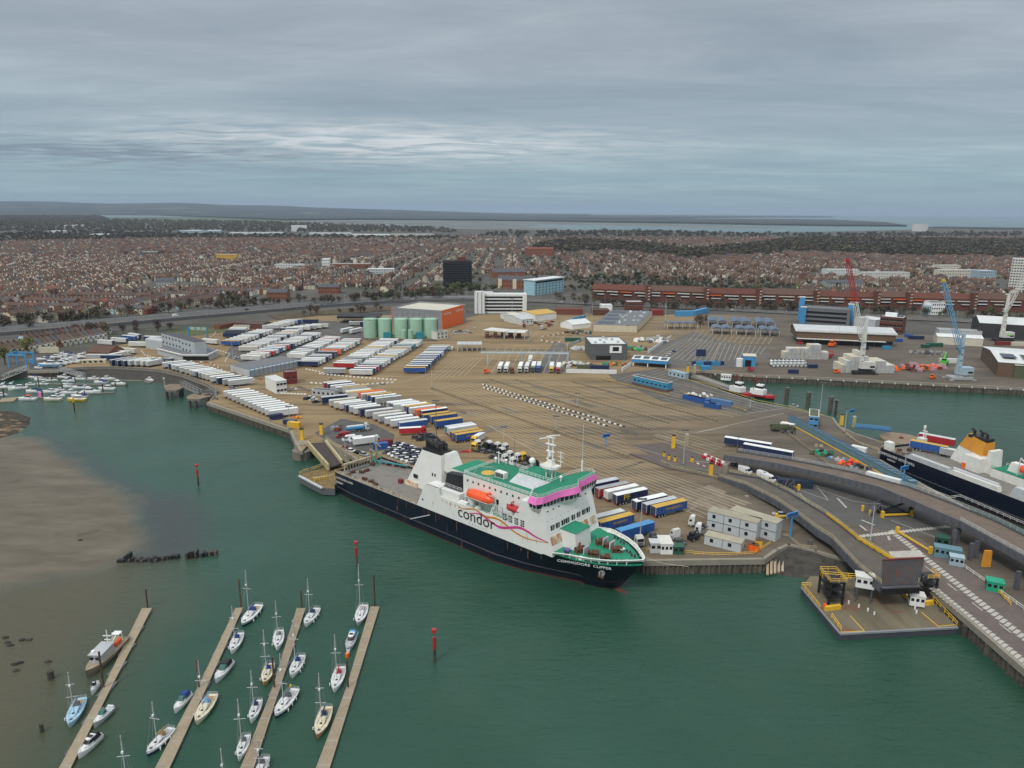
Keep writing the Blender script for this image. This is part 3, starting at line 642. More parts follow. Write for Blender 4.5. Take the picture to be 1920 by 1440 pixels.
# lifeboat in its davit, rescue boat
def boat_body(L_, W_, H_, top, bot, name, loc):
 mb = MB(); xs_ = [-.5,-.46,-.36,-.15,.12,.32,.44,.5]; wd = [.35,.7,.95,1,1,.85,.5,.12]
 rings = []
 for x, k_ in zip(xs_, wd):
  r = [(x * L_, W_ / 2 * k_ * math.sin(a), H_ * (.5 - .5 * k_ ** .5 * .98 * math.cos(a) * (1 if abs(math.cos(a)) < .99 else 1))) for a in [i * math.pi / 6 for i in range(12)]]; rings.append(r)
 mb.loft(rings, top, mf=lambda i, j: bot if j in (0,1,10,11) else top)
 mb.box((L_ * .33 if top == 'redor' else -L_ * .3,0, H_ * .93),(L_ * .1, W_ * .35, H_ * .18), top)
 return mb.build(name, SHIP, loc, smooth=False)
lb = boat_body(10.6,3.7,3.7, 'redor', 'white', 'lifeboat', (74.6,-10.3,17.0)); mb = MB(); mb.bar((-4.9,-1.88,1.5),(4.6,-1.88,1.5),.1,.15, 'white'); mb.build('rubbing_strake', lb)
for x in (70.6,79.4):
 mb = MB()
 for dx in (-.3,.3): mb.bar((x + dx, -8.3,14),(x + dx, -9.2,19.8),.35,.3, 'white'); mb.bar((x + dx, -9.2,19.8),(x + dx, -11.3,21.0),.35,.3, 'white'); mb.bar((x + dx, -11.2,14),(x + dx, -8.9,18.4),.25,.25, 'white')
 mb.cyl((x, -10.4,20.7),(x, -10.3,20),.05, 'dgrey', 4); mb.build('davit', SHIP)
rb = boat_body(8.2,2.8,2.0, 'red', 'red', 'rescue_boat', (89.8,-10.3,18.0)); mb = MB(); mb.bar((-2.2,-.6,1.2),(-2.2,-.6,3),.14,.14, 'red'); mb.bar((-2.2,.6,1.2),(-2.2,.6,3),.14,.14, 'red'); mb.bar((-2.2,-.7,3),(-2.2,.7,3),.3,.2, 'red'); mb.build('roll_bar', rb)
mb = MB(); mb.bar((88,-10.6,15),(88,-10.6,18.2),.3,.3, 'white'); mb.bar((91.6,-10.6,15),(91.6,-10.6,18.2),.3,.3, 'white'); mb.bar((90.4,-8.6,15),(90.4,-8.9,21),.4,.4, 'white'); mb.bar((90.4,-8.9,21),(90,-10.6,21.4),.3,.3, 'white'); mb.build('davit', SHIP)
mb = MB(); mb.box((67.5,-10.4,13.9),(3.4,1.4,1.5), 'white'); mb.cyl((72,-9.6,14),(73.4,-9.6,14.9),.7, 'oldwhite'); mb.build('life_raft_canister', SHIP)
mb = MB()
for x0, z0, x1, z1 in ((80.5,14,80.5,18.4),(84.3,14,84.3,18.4),(80.5,18.4,84.3,18.4),(80.5,16.2,84.3,16.2)):
 mb.bar((x0,-11.0, z0),(x1,-11.0, z1),.18,.18, 'lgrey')
mb.build('boarding_frame', SHIP)
# funnel with a bundle of black pipes
mb = MB(); mb.loft([[(27.2,.2,7.9),(46,.2,7.9),(47,8.6,7.9),(28.2,8.6,7.9)], [(34.9,1.4,22.0),(44.8,1.4,22.0),(44.8,6.8,22.0),(35.4,6.8,22.0)]], 'shipwhite')
mb.loft([[(44,2.5,17),(50.2,2.5,15),(50.2,8.2,15),(44,8.2,17)], [(44.6,3,22.4),(46.2,3,22.4),(46.2,7.8,22.4),(44.6,7.8,22.4)]], 'oldwhite')
mb.box((32.6,.15,12),(1.9,.3,1.3), 'hatch', base=False); mb.box((41,.7,14.6),(.5,.3,1), 'hatch', base=False); mb.box((42.3,.75,14.6),(.5,.3,1), 'hatch', base=False); fn = mb.build('funnel', SHIP)
mb = MB(); mb.box((39.8,4.1,21.9),(9.4,5,1.1), 'black'); q = random.Random(2)
for i in range(7):
 for j in range(2):
  x, y, z = 36 + i * 1.25,2.6 + j * 2.6 + q.uniform(-.3,.3),22.8; h_ = q.uniform(1.6,3.3)
  mb.cyl((x, y, z),(x, y, z + h_),.42, 'black', 7); mb.cyl((x, y, z + h_ * .8),(x - 1.5, y, z + h_ + .5),.42, 'black', 7)
mb.build('exhaust_pipes', fn)
mb = MB(); mb.loft([[(26.8,-.6,7.9),(34,-.6,7.9),(34,.4,7.9),(26.8,.4,7.9)], [(27.6,-.2,9.4),(33.6,-.2,9.4),(33.6,.4,9.4),(27.6,.4,9.4)]], 'rustpatch'); mb.build('casing_foot', fn)
# main mast
mb = MB(); bx_, by_ = 90.6,3.4; z0 = 25.7
for x, y in ((bx_ - 1, by_ - .6),(bx_ + 1.2, by_ - .6),(bx_ - 1, by_ + 1),(bx_ + 1.2, by_ + 1)): mb.cyl((x, y, z0),(x, y, z0 + 3.2),.22, 'oldwhite', 6)
mb.prism([(bx_ - 2.6, by_ - 1.8),(bx_ - 1, by_ - 2.4),(bx_ + 2, by_ - 2.2),(bx_ + 3, by_ - .8),(bx_ + 3, by_ + 1.6),(bx_ - 2.6, by_ + 1.8)], z0 + 3.2, z0 + 3.9, 'oldwhite')
mb.box((bx_ + .2, by_, z0 + 3.9),(2.4,1.7,1.9), 'oldwhite', taper=(.7,.7))
for x in (bx_ - .8, bx_ + .9): mb.cyl((x, by_, z0 + 3.9),(x, by_, z0 + 12.6),.24, 'oldwhite', 6)
mb.cyl((bx_ + 3.5, by_ + .6, z0 + 3.9),(bx_ + 3.5, by_ + .6, z0 + 8.8),.16, 'oldwhite', 6); mb.box((bx_ + 3.5, by_ + .6, z0 + 7),(2.2,.15,.15), 'oldwhite'); mb.box((bx_ + 3.5, by_ + .6, z0 + 8.3),(2.6,.15,.15), 'oldwhite'); mb.box((bx_ + 3.5, by_ + .6, z0 + 5.5),(2.0,.15,.15), 'oldwhite')
for z, w_ in ((5.6,2.8),(8,3),(10.2,3.6),(12.4,3)): mb.box((bx_, by_, z0 + z),(w_, .8,.2), 'oldwhite')
mb.bar((bx_ - 4.6, by_ + .4, z0 + 11.2),(bx_ - .8, by_, z0 + 12.4),.3,.3, 'white'); mb.bar((bx_ - .6, by_, z0 + 13.0),(bx_ + 3.2, by_ + .4, z0 + 13.9),.3,.25, 'white'); mb.box((bx_ + .3, by_ - .6, z0 + 6.8),(.7,.5,1.7), 'white')
rail(mb, [(bx_ - 2.5, by_ - 1.8, z0 + 3.9),(bx_ + 2, by_ - 2.2, z0 + 3.9),(bx_ + 3, by_ - .8, z0 + 3.9)],.9, 'oldwhite', 1,.05); mb.build('radar_mast', SHIP)
mb = MB(); mb.cyl((95.4,13.2,26),(95.4,13.2,29.4),.3, 'white'); mb.cyl((95.4,13.2,29.4),(95.4,13.2,41),.06, 'white', 4); mb.build('whip_aerial', SHIP)
mb = MB(); mb.cyl((52,0,16),(52,0,17),.1); mb.box((67,6.3,23.4),(.3,.3,4.2), 'white'); mb.box((67,6.3,27),(2,.2,.2), 'white'); mb.cyl((73,7.2,23.4),(73,7.2,34),.06, 'dgrey', 4); mb.build('signal_mast', SHIP)
# foredeck gear
def winch(x, y, z, r, s_=1, parent=None, m='rust', name='winch'):
 mb = MB(); c, s2 = math.cos(r), math.sin(r)
 def q(a, b_, h): return (x + (a * c - b_ * s2) * s_, y + (a * s2 + b_ * c) * s_, z + h * s_)
 mb.cyl(q(-1.3,0,1), q(1.3,0,1),.42 * s_, m, 8); mb.box((x, y, z),(2.9 * s_, 1.4 * s_, .35 * s_), m, rz=r)
 for a in (-1.35,-.2,1.35): mb.cyl(q(a - .08,0,1), q(a + .08,0,1),.95 * s_, m, 10)
 mb.box(q(.6,.9,.3),(1.1 * s_, .8 * s_, 1.2 * s_), m, rz=r); return mb.build(name, parent)
for x, y, r in ((109.2,-6,1.2),(113.2,-5.2,.4),(117,-5,.6),(110.6,2.2,1.0),(113.5,1.8,.5),(116.8,1.2,.8)): winch(x, y, 10.5, r, 1.0, SHIP)
for x, y in ((110.8,-5.2),(114.4,2.4),(111.6,3.2)): mb = MB(); mb.box((x, y, 10.5),(.35,2.6,2.1), 'lgrey'); mb.build('wind_screen', SHIP)
mb = MB(); mb.box((117.6,2.2,11.4),(1.8,1.4,.2), 'white'); mb.box((117.6,2.2,10.5),(.3,.3,1), 'rust'); mb.build('roller_table', SHIP)
mb = MB(); mb.cyl((106.2,-8,10.5),(106.2,-8,11.3),.95, 'violet', 10); mb.build('tub', SHIP)
mb = MB(); mb.cyl((111.8,-9.2,10.5),(111.8,-9.2,11.2),.7, 'white', 10); mb.build('vent_cap', SHIP)
for x, y in ((119.5,3),(121.8,1.8),(120.6,-3.8),(121.6,-3.2),(107.2,-9.6),(108.2,-9.8),(118,-6.2),(115,6.8),(112,8.2)):
 mb = MB(); mb.box((x, y, 10.5),(1.7,.6,.2), 'dgrey'); mb.cyl((x - .5, y, 10.5),(x - .5, y, 11.4),.22, 'black'); mb.cyl((x + .5, y, 10.5),(x + .5, y, 11.4),.22, 'black'); mb.build('bollard', SHIP)
mb = MB(); pts = [(x, s_ * (interp(HD, x) - .15), interp(ZT, x) + .02) for s_ in (1,) for x in (103.5,106,109,112,115,118,120,122,124,125.6,126.2)]
low = [(x, -y, z) for x, y, z in pts][::-1]; allp = pts + low
for a, b_ in zip(allp, allp[1:]): mb.bar(a, b_, .35,.16, 'shipwhite')
for x in range(105,125,2):
 y = interp(HD, x) - .35
 for s_ in (1,-1): mb.box((x, s_ * (y - .15),10.5),(.12,.5, interp(ZT, x) - 10.5), 'shipwhite')
mb.build('bulwark_rail', SHIP)
# after deck gear
for x, y, r in ((7.4,-4.4,.3),(7.2,-1.8,1.3),(14,-8.1,.2),(17.4,-7.8,.8),(8.2,8.0,.2),(11.5,9.2,.5),(3.6,3.5,0),(6,-9.4,.9),(21,-8.8,.2),(4.8,-6.5,1.2),(14.5,9.8,.3)): winch(x, y, 7.9, r, .62, SHIP)
for x, y in ((10.5,-9.6),(26,-10),(33,-10.2),(20,10),(27,10.2),(5.2,7.6)):
 mb = MB(); mb.box((x, y, 7.9),(1.5,.7,.3), 'rust'); mb.cyl((x - .4, y, 7.9),(x - .4, y, 8.9),.2, 'dgrey'); mb.cyl((x + .4, y, 7.9),(x + .4, y, 8.9),.2, 'dgrey'); mb.build('bollard', SHIP)
mat('rustrail', (.36,.28,.18),.8, var=.25, dirt=((.55,.50,.42),.5,.6,1.2))
mb = MB()
for s_ in (-1,1):
 rail(mb, [(.3, s_ * 11.1,8.6),(46.5, s_ * 11.4,8.8)],.9, 'rustrail', 1.6,.07,2); mb.bar((.2, s_ * 11.15,8.9),(46.5, s_ * 11.45,9.0),.3,.2, 'rustrail')
mb.build('bulwark_rail', SHIP)
mb = MB(); mb.bar((.4,-7.2,10.6),(.4,7.4,10.6),.8,.7, 'rustrail');
for i in range(12): mb.box((.4,-7 + i * 1.3,7.9),(.6,.2,2.1), 'rustrail')
mb.box((2.4,0,7.9),(2.2,13,.35), 'dgrey'); mb.build('stern_door', SHIP)
mb = MB()
for y, h_ in ((4,6.5),(6.8,8.2)):
 mb.bar((2.6, y, 7.9),(2.6, y, 7.9 + h_),.5,.5, 'rustrail'); mb.bar((2.6, y, 7.9 + h_),(5, y, 7.9 + h_ - 1),.25,.25, 'rustrail'); mb.bar((6.5, y, 7.9),(2.6, y, 7.9 + h_ * .75),.3,.3, 'green')
mb.bar((1,5,9.4),(17,10,9.4),.9,.3, 'teal'); mb.build('stern_gantry', SHIP)
mb = MB(); mb.bar((43.5,-11.9,3.0),(53.2,-11.9,7.3),.35,.3, 'lgrey'); mb.build('pilot_ladder', SHIP)
mb = MB(); mb.box((25.8,-1,7.9),(1.6,1.3,1.5), 'dred'); mb.build('winch_box', SHIP)
mat('rustrun', (.16,.075,.04),.9, var=.3); mat('seam', (.020,.024,.038),.5); wr = random.Random(12)
for i in range(26):
 x = wr.uniform(4,100); z1 = wr.choice((8.3,8.3,2.6,5.5)); ln_ = wr.uniform(.8,3.2); w_ = wr.uniform(.06,.16); mb = MB(); mb.quad([(x - w_, -11.69 if x > 8 else -11.5, z1 - ln_),(x + w_ * .5,-11.69 if x > 8 else -11.5, z1 - ln_),(x + w_, -11.69 if x > 8 else -11.5, z1),(x - w_, -11.69 if x > 8 else -11.5, z1)], 'rustrun'); mb.build('rust_run', hull)
for i in range(20):
 x = wr.uniform(50,99); z1 = wr.uniform(11,14.6); ln_ = wr.uniform(.8,2.2); w_ = wr.uniform(.05,.14); mb = MB(); mb.quad([(x - w_ * .4,-11.645, z1 - ln_),(x + w_ * .4,-11.645, z1 - ln_),(x + w_, -11.645, z1),(x - w_, -11.645, z1)], mat('runpale', (.50,.40,.28),.8)); mb.build('rust_run', hull)
for i in range(11): mb = MB(); mb.box((8 + i * 8.6,-11.64,3.1),(.07,.06,5.4), 'seam'); mb.build('plate_seam', hull)
for i, (p, q) in enumerate((((124,1.2,11.8), ST(131,17)),((122,3.8,11.8), ST(112,16)),((3,10.8,8.6), ST(-9,16)),((1,-9,8.4), ST(-9,-15)))):
 a = Vector(p); qq = Vector(q) - SHO; b_ = Vector((qq.dot(SHD), qq.dot(SHN),4.9)); mb = MB(); m_ = (a + b_) / 2 - Vector((0,0,.7)); mb.cyl(a, m_, .07, 'tcream' if 'tcream' in MATS else 'cream', 4); mb.cyl(m_, b_, .07, 'cream', 4); mb.build('mooring_line', SHIP)
# lettering and ribbons on the side
text('condor', 5.4, 'black', hull, (73.9,-11.7,12.2),(math.pi / 2,0,0), ext=.02, sx=1.0)
text('F E R R I E S', 1.0, 'lgrey', hull, (74.8,-11.66,9.6),(math.pi / 2,0,0), ext=.01, sx=1.5)
text('COMMODORE  CLIPPER', .95, 'lite', hull, (113.2,-9.55,9.5),(math.radians(76),0, math.radians(23)), ext=.01, sx=1.5)
text('COMMODORE CLIPPER', 1.1, 'white', hull, (6.6,-11.72,6.9),(math.pi / 2,0,0), ext=.01, sx=.9); text('NASSAU', 1.1, 'white', hull, (3.6,-11.72,5.2),(math.pi / 2,0,0), ext=.01)
def ribbon(pts, w0, m, name, dy):
 mb = MB(); q = [Vector(p) for p in pts]; fine_ = []
 for i in range(len(q) - 1):
  p0, p1, p2, p3 = q[max(0, i - 1)], q[i], q[i + 1], q[min(len(q) - 1, i + 2)]
  for k_ in range(5):
   s_ = k_ / 5; fine_.append(.5 * (2 * p1 + (p2 - p0) * s_ + (2 * p0 - 5 * p1 + 4 * p2 - p3) * s_ ** 2 + (3 * p1 - p0 - 3 * p2 + p3) * s_ ** 3))
 fine_.append(q[-1]); n_ = len(fine_)
 for i in range(n_ - 1):
  k0, k1 = math.sin(math.pi * (i + .3) / n_) ** .7 * w0, math.sin(math.pi * (i + 1.2) / (n_ + .6)) ** .7 * w0
  a, b_ = fine_[i], fine_[i + 1]; mb.quad([(a.x, -11.66 - dy, a.y - k0),(b_.x, -11.66 - dy, b_.y - k1),(b_.x, -11.66 - dy, b_.y + k1),(a.x, -11.66 - dy, a.y + k0)], m)
 return mb.build(name, hull)
mat('ribbonorange', (.62,.24,.03),.5); mat('ribbonpink', (.55,.05,.22),.5)
ribbon([(65.6,14.4),(68.1,13.6),(73.4,14.9),(77.8,13.9),(82.2,14.6),(85.4,14.1),(89.6,12.6),(94.8,12.0),(102.4,13.2)],.34, 'ribbonorange', 'orange_ribbon', .02)
ribbon([(70.0,12.6),(75.6,14.0),(80.1,12.9),(84.4,12.3),(90.7,14.3),(93.7,14.4),(97.7,13.6),(102.3,13.3)],.42, 'ribbonpink', 'pink_ribbon', .03)
# ------------------------------------------------------------------ second ferry, cut by the right edge of the photo
S2 = thing('ferry', 'dark blue ferry with orange funnel and lorry trailers on its open deck', 'ferry', (*((Vector(P2(1650,838,9)) + Vector((math.cos(math.radians(19.5)), math.sin(math.radians(19.5)))) * 11.5)),0), math.radians(-70.5))
HD2 = [(0,11.2),(3,11.5),(104,11.5),(116,8.9),(124,3),(126,.3)]; HW2 = [(0,10.4),(10,11.5),(85,11.2),(104,6),(118,.5),(126,.1)]
h2 = make_hull(HD2, HW2, [(0,8.9),(99,9),(126,12)], [(0,8.8),(99,8.9),(126,11.5)], [0,3,20,50,85,96,104,110,116,120,124,126], S2)
mb = MB(); deckpoly(mb, .2,100,8.0, 'deckgrey', .25,5, HD2); mb.build('vehicle_deck', S2)
mb = MB(); rail(mb, [(14,11.2,8.8),(.3,11,8.7),(.3,-11,8.7),(12,-11.3,8.8)],1, 'rustrail', 1.5,.07,2); rail(mb, [(14,11.2,8.8),(80,11.3,8.8)],1, 'rustrail', 2,.07,2); mb.build('bulwark_rail', S2)
for x, y in ((1.6,-8.2),(1.6,9.6)): mb = MB(); mb.box((x, y, 8),(3,2.6,3.4), 'oldwhite'); mb.build('stern_house', S2)
mb = MB(); mb.cyl((2.2,9.6,11),(2.2,9.6,15.6),.25, 'white', 6); mb.cyl((3.2,9.6,11),(3.2,9.6,15),.2, 'white', 6); mb.box((2.6,9.6,14.6),(2.4,.3,.25), 'white'); mb.cyl((2.2,9.6,15.6),(2.2,9.6,17),.5, 'white'); mb.build('stern_mast', S2)
for x0, x1, m, z1 in ((13,32, 'lgrey', 10.6),(32,52, 'oldwhite', 10.6),(56,75, 'lgrey', 12.8),(75,100, 'lgrey', 13.6)):
 mb = MB(); yb = -11.45; mb.loft([[(x0, yb, 8.6),(x1, yb, 8.6),(x1, yb + 2.2,8.6),(x0, yb + 2.2,8.6)], [(x0 + 1.6, yb, z1),(x1 - .4, yb, z1),(x1 - .4, yb + 2.0, z1),(x0 + 1.6, yb + 2.0, z1)]], m); mb.build('side_house', S2)
mb = MB(); mb.cyl((33,-9.8,10.9),(51,-9.8,10.9),.55, 'lgrey', 8); mb.build('deck_pipe', S2)
mb = MB(); mb.loft([[(18,6.5,8),(34,4.5,8),(35,10.8,8),(19,10.8,8)], [(21.2,6.5,15.0),(32.2,5,14.2),(32.6,10.6,14.2),(21.6,10.6,15.0)]], 'oldwhite')
f2 = mb.build('funnel', S2)
mb = MB(); mb.loft([[(21.1,6.4,14.6),(32.3,4.9,13.6),(32.8,10.7,13.6),(21.5,10.7,14.6)], [(24.2,6.6,20.4),(32.3,5.6,18.8),(32.6,10.4,18.8),(24.2,10.4,20.4)]], 'mustard' if 'mustard' in MATS else mat('mustard', (.62,.27,.03),.5, dirt=((.35,.14,.02),.6,.75,.4))); mb.build('orange_top', f2)
mb = MB(); mb.box((28.4,8.2,19.2),(8,3.8,1.1), 'black')
for x, y in ((25.6,8),(28.4,8.6),(31.4,7.4)): mb.cyl((x, y, 20),(x, y, 21.8),.55, 'black', 8); mb.cyl((x, y, 21.8),(x - 1.2, y, 22.4),.5, 'black', 8)
mb.build('exhaust_pipes', f2)
mb = MB(); mb.box((31,3.4,8),(7,4,5.6), 'oldwhite'); mb.box((35.6,7.2,8),(3,5.6,9), 'oldwhite', taper=(.5,1)); mb.box((28.2,1.4,8),(1.6,.3,2.2), 'orange'); mb.build('deckhouse', S2)
mb = MB(); mb.prism([(38,3),(100,3),(100,11),(38,11)],8,11.2, 'oldwhite', top='deckgreen'); rail(mb, [(38,3.1,11.2),(100,3.1,11.2)],1.1, 'green', 1.6,.07,3); rail(mb, [(38,10.9,11.2),(100,10.9,11.2)],1.1, 'white', 2,.06,2); mb.build('upper_deck', S2)
mb = MB(); mb.box((44.5,7.6,11.2),(5,3.4,3.6), 'oldwhite', taper=(.7,.8)); mb.build('vent_house', S2)
lb2 = boat_body(9.5,3.4,3.5, 'redor', 'white', 'lifeboat', (52,5.2,12.2)); lb2.parent = S2
mb = MB(); mb.bar((46.8,4.6,11.2),(47,5,18),.35,.35, 'white'); mb.bar((47,5,18),(49.5,5.2,16),.3,.3, 'white'); mb.bar((56.5,4.6,11.2),(57,5,18),.35,.35, 'white'); mb.build('davit', S2)
for x, y in ((4,-5),(6,-2),(5,3),(9,-8.8),(6.5,-8.6)): winch(x, y, 8, x, .6, S2)
text('COMMODORE GOODWILL', 1.5, 'white', h2,(8.6,-11.7,6.9),(math.pi / 2,0,0), ext=.01); text('NASSAU', 1.1, 'white', h2,(6.6,-11.7,5.2),(math.pi / 2,0,0), ext=.01)
# ================================================================== QUAYS, RAMPS, PONTOONS, FENCES
def V3(x, y, z=QZ): return P(x, y, z)
def sheetwall(label, pts, sgn, cap='concrete', m='sheet', z1=3.0, group='quay walls'):
 """corrugated sheet piling below a concrete coping; pts world, sgn picks the water side"""
 mb = MB(); pts = [Vector(p) for p in pts]; cp_ = MB(); rg = []
 for a, b_ in zip(pts, pts[1:]):
  d = (b_ - a); l = d.length; d /= l; n_ = Vector((-d.y, d.x)) * sgn; k_ = max(1, int(l / 1.5))
  for i in range(k_):
   for f_, o_ in ((0,.12),(.3,.12),(.5,.62),(.8,.62)): q = a + d * l * (i + f_) / k_ + n_ * o_; rg.append(q)
  cp_.bar((*(a - d * .2 + n_ * .25), QZ + .12),(*(b_ + d * .2 + n_ * .25), QZ + .12),1.1, QZ - z1 + .2, cap)
 for a, b_ in zip(rg, rg[1:]): mb.quad([(a.x, a.y, -1),(b_.x, b_.y, -1),(b_.x, b_.y, z1),(a.x, a.y, z1)], m)
 t_ = thing('quay_wall', label, 'quay wall', (0,0,0),0, group); mb.build('sheet_piling', t_); cp_.build('coping', t_); return t_
SH0, SH1 = ST(-12,13.2), ST(119,13.2)
sheetwall('corrugated dark sheet pile wall under the white trailers, far left quay', [P2(390,754), P2(546,806), P2(553,822), P2(566,846)],-1)
sheetwall('ribbed sheet pile quay wall beside the ferry bow', [SH1, P2(1207,1050), P2(1430,1047), P2(1455,1030), P2(1478,1020)],-1)
sheetwall('sheet pile quay wall behind the moored ferry', [P2(613,824), P2(672,861), SH0, SH1],-1)
sheetwall('long ribbed quay wall across the basin below the cranes', [P2(1284,698), P2(1318,694), P2(1417,703), P2(1520,706.5), P2(1920,727), P2(2400,757)],-1)
sheetwall('dark quay wall of the barge slot by the tugs', [P2(1475,765), P2(1420,755), P2(1290,712)],-1)
sheetwall('dark quay wall curving round to the second ferry stern', [P2(1655,830), P2(1603,813), P2(1572,800), P2(1560,783), P2(1475,765)],-1)
sheetwall('piled edge of the jetty road at lower right', [P2(1478,1020), P2(1530,1032), P2(1600,1052), P2(1680,1068), P2(1747,1100), P2(2050,1362)],-1, m='pile')
sheetwall('jetty wall alongside the second ferry', [P2(2300,1225), P2(1920,1012), P2(1700,893), P2(1648,862)],-1, m='pile')
for i, x in enumerate(range(1340,1920,24)):      # fender piles and white ladders of the far quay
 y = 698 + (x - 1340) * .0502; p = P(x, y + 2, QZ); mb = MB(); mb.box((p.x, p.y - .9,-.5),(1.0,.9,4.6), 'pile'); mb.box((p.x, p.y - 1.3,3.6),(.8,.3,1.1), 'offwhite')
 tag(mb.build('fender_pile'), ordn(i) + ' dark white-capped fender pile from the left on the far basin quay', 'fender', 'fender piles along the far basin quay')
# revetment of the marina bay: dark sloping rock with a pale coping
mat('rock', (.040,.036,.030),.95, var=.5, sc=.5, bump=.6)
rv = [P2(x, y) for x, y in ((133,690.5),(175,688.5),(215,688.5),(260,691),(300,694),(345,704),(392,722),(410,735),(396,751))]
rb_ = [P2(x, y, 0) for x, y in ((128,705),(175,709),(219,711),(262,714),(300,719),(333,727),(362,738),(384,750),(392,760))]
mb = MB(); k_ = [[(*lerp(a, b_, f_),4.5 - 4.9 * f_) for a, b_ in zip(rv, rb_)] for f_ in (0,.33,.66,1)]
for r0, r1 in zip(k_, k_[1:]):
 for i in range(len(r0) - 1): mb.quad([r0[i], r0[i + 1], r1[i + 1], r1[i]], 'rock')
o = mb.build('rock_revetment'); tag(o, kind='structure')
mb = MB()
for a, b_ in zip(rv, rv[1:]): mb.bar((*a, 5.0),(*b_, 5.0),1.0,.9, 'dconc'); mb.bar((a[0] - .2, a[1] - 1.6,4.3),(b_[0] - .2, b_[1] - 1.6,4.3),1.2,.6, 'dconc')
tag(mb.build('sea_wall'), 'low pale parapet curving along the top of the dark rock slope by the marina', 'sea wall')
sheetwall('timber and concrete wall behind the marina slipway', [P2(53,695), P2(110,694), P2(133,690.5)],-1, m='pile')
mb = MB(); r0 = [P2(x, y) for x, y in ((1440,1026),(1478,1020),(1530,1032),(1600,1052))]; r1 = [P2(x, y, 0) for x, y in ((1438,1077),(1470,1082),(1540,1095),(1600,1100))]
for i in range(3): mb.quad([(*r0[i],4.4),(*r0[i + 1],4.4),(*r1[i + 1],-.4),(*r1[i],-.4)], 'rock')
tag(mb.build('rock_revetment'), kind='structure')
for i in range(5):
 p = P(1440 + i * 7,1068 - i * 1.5,1.2); mb = MB(); mb.bar((p.x - .8, p.y - 2,.8),(p.x + .8, p.y + 3,2.4),.7,.4, 'timber'); tag(mb.build('timber_baulk'), ordn(i) + ' pale timber baulk from the left on the dark slope', 'timber', 'timber baulks on the dark slope')
def fence(label, pts, h=1.1, m='yellow', post=2.4, r=.06, rows=2, wd=None, name='railing', cat='railing', z=QZ, group='railings'):
 """pts: px points on the ground, or world points when wd is set"""
 q = [Vector((*P2(*p), z)) for p in pts] if wd is None else [Vector(p) for p in wd]
 mb = MB(); rail(mb, q, h, m, post, r, rows); return tag(mb.build(name), label, cat, group)
# ---- post and rail dividers between the lorry lanes: a kerb, posts and a rail
mat('guard', (.33,.27,.15),.8, var=.2)
def divider(label, a, b_, m='guard'):
 t_ = thing('lane_divider', label, 'barrier', (0,0,0),0, 'low dividers between the lorry lanes'); a, b_ = P(*a), P(*b_)
 mb = MB(); mb.bar((a.x, a.y, QZ + .25),(b_.x, b_.y, QZ + .25),.5,.3, 'dconc'); mb.build('kerb', t_)
 mb = MB(); mb.bar((a.x, a.y, QZ + 1.0),(b_.x, b_.y, QZ + 1.0),.18,.3, m); n_ = int((b_ - a).length / 2.5)
 for i in range(n_ + 1): q = a.lerp(b_, i / n_); mb.box((q.x, q.y, QZ),(.22,.22,.9), 'rust')
 mb.build('guard_rail', t_)
divider('longest low guard rail between the lorry lanes nearest the ferry', (811,729),(1177,857))
divider('second low guard rail between the lorry lanes, ending by a small blue kiosk', (966,713),(1254,794))
divider('low guard rail beside the closest set of block rows', (918,712),(1218,806))
divider('low guard rail up the brown lanes with its top end by the white hoarding', (1073,716),(1344,790))
divider('yellowish guard rail below the long blue shed', (1128,712),(1255,743), 'ypaint')
divider('yellow guard rail behind the blue box trailer', (1275,736),(1400,772), 'ypaint')
divider('guard rail along the right of the army truck', (1475,812),(1585,898))
# ---- rows of alternating red and white blocks
def blockrow(pts, n_, label, group, cols=('white', 'white'), step=None, dims=(1.5,.5,.6)):
 q = [Vector(P2(*p)) for p in pts]; tot = sum((b_ - a).length for a, b_ in zip(q, q[1:])); cache = {}
 for i in range(n_):
  s_ = tot * (i + .5) / n_
  for a, b_ in zip(q, q[1:]):
   l = (b_ - a).length
   if s_ <= l or (b_ == q[-1]): break
   s_ -= l
  p = a + (b_ - a) * (s_ / l); c = cols[i % len(cols)]
  if c not in cache: mb = MB(); mb.box((0,0,0), dims, c, taper=(.92,.5)); cache[c] = mb.mesh('barrier_block')
  o = bpy.data.objects.new('barrier_block', cache[c]); COL.objects.link(o); o.location = (p.x, p.y, QZ); o.rotation_euler = (0,0, ang(a, b_)); tag(o, ordn(i) + ' ' + label.replace('white', {'white': 'white', 'red': 'red', 'black': 'black'}[c],1), 'barrier block', group)
blockrow([(904,721),(1172,801)],62, 'white block of the upper long dotted row on the lanes', 'blocks of the upper dotted row', ('white', 'black'), dims=(1.5,.5,.55))
blockrow([(906,727),(1140,800)],54, 'white block of the lower long dotted row on the lanes', 'blocks of the lower dotted row', ('white', 'black'), dims=(1.5,.5,.55))
blockrow([(597,701),(660,707),(745,713)],20, 'white block from the left in the row below the mid yard trailers', 'blocks of the row below the mid yard trailers')
blockrow([(525,738),(575,740)],8, 'white block in the short row right of the white office', 'blocks in the short row by the office')
blockrow([(580,718),(660,723),(740,717)],18, 'white low block along the sandy road above the near trailers', 'blocks along the sandy road')
blockrow([(264,657),(272,666),(290,672)],8, 'white block in the bend left of the grey terminal building', 'blocks in the bend left of the terminal')
blockrow([(355,677),(395,681),(410,690),(425,699),(470,712),(495,712)],22, 'white block of the curved row right of the sea wall trailers', 'blocks curving past the terminal building', ('white', 'red'))
blockrow([(378,637),(400,630),(405,622)],7, 'white block beside the turquoise gantry', 'blocks by the turquoise gantry')
blockrow([(406,656),(432,664),(425,672),(422,680)],12, 'white block in the loop right of the terminal building', 'blocks in the loop right of the terminal')
blockrow([(572,692),(600,698),(625,704)],9, 'white block by the right end of the long canopy shed', 'blocks by the canopy shed')
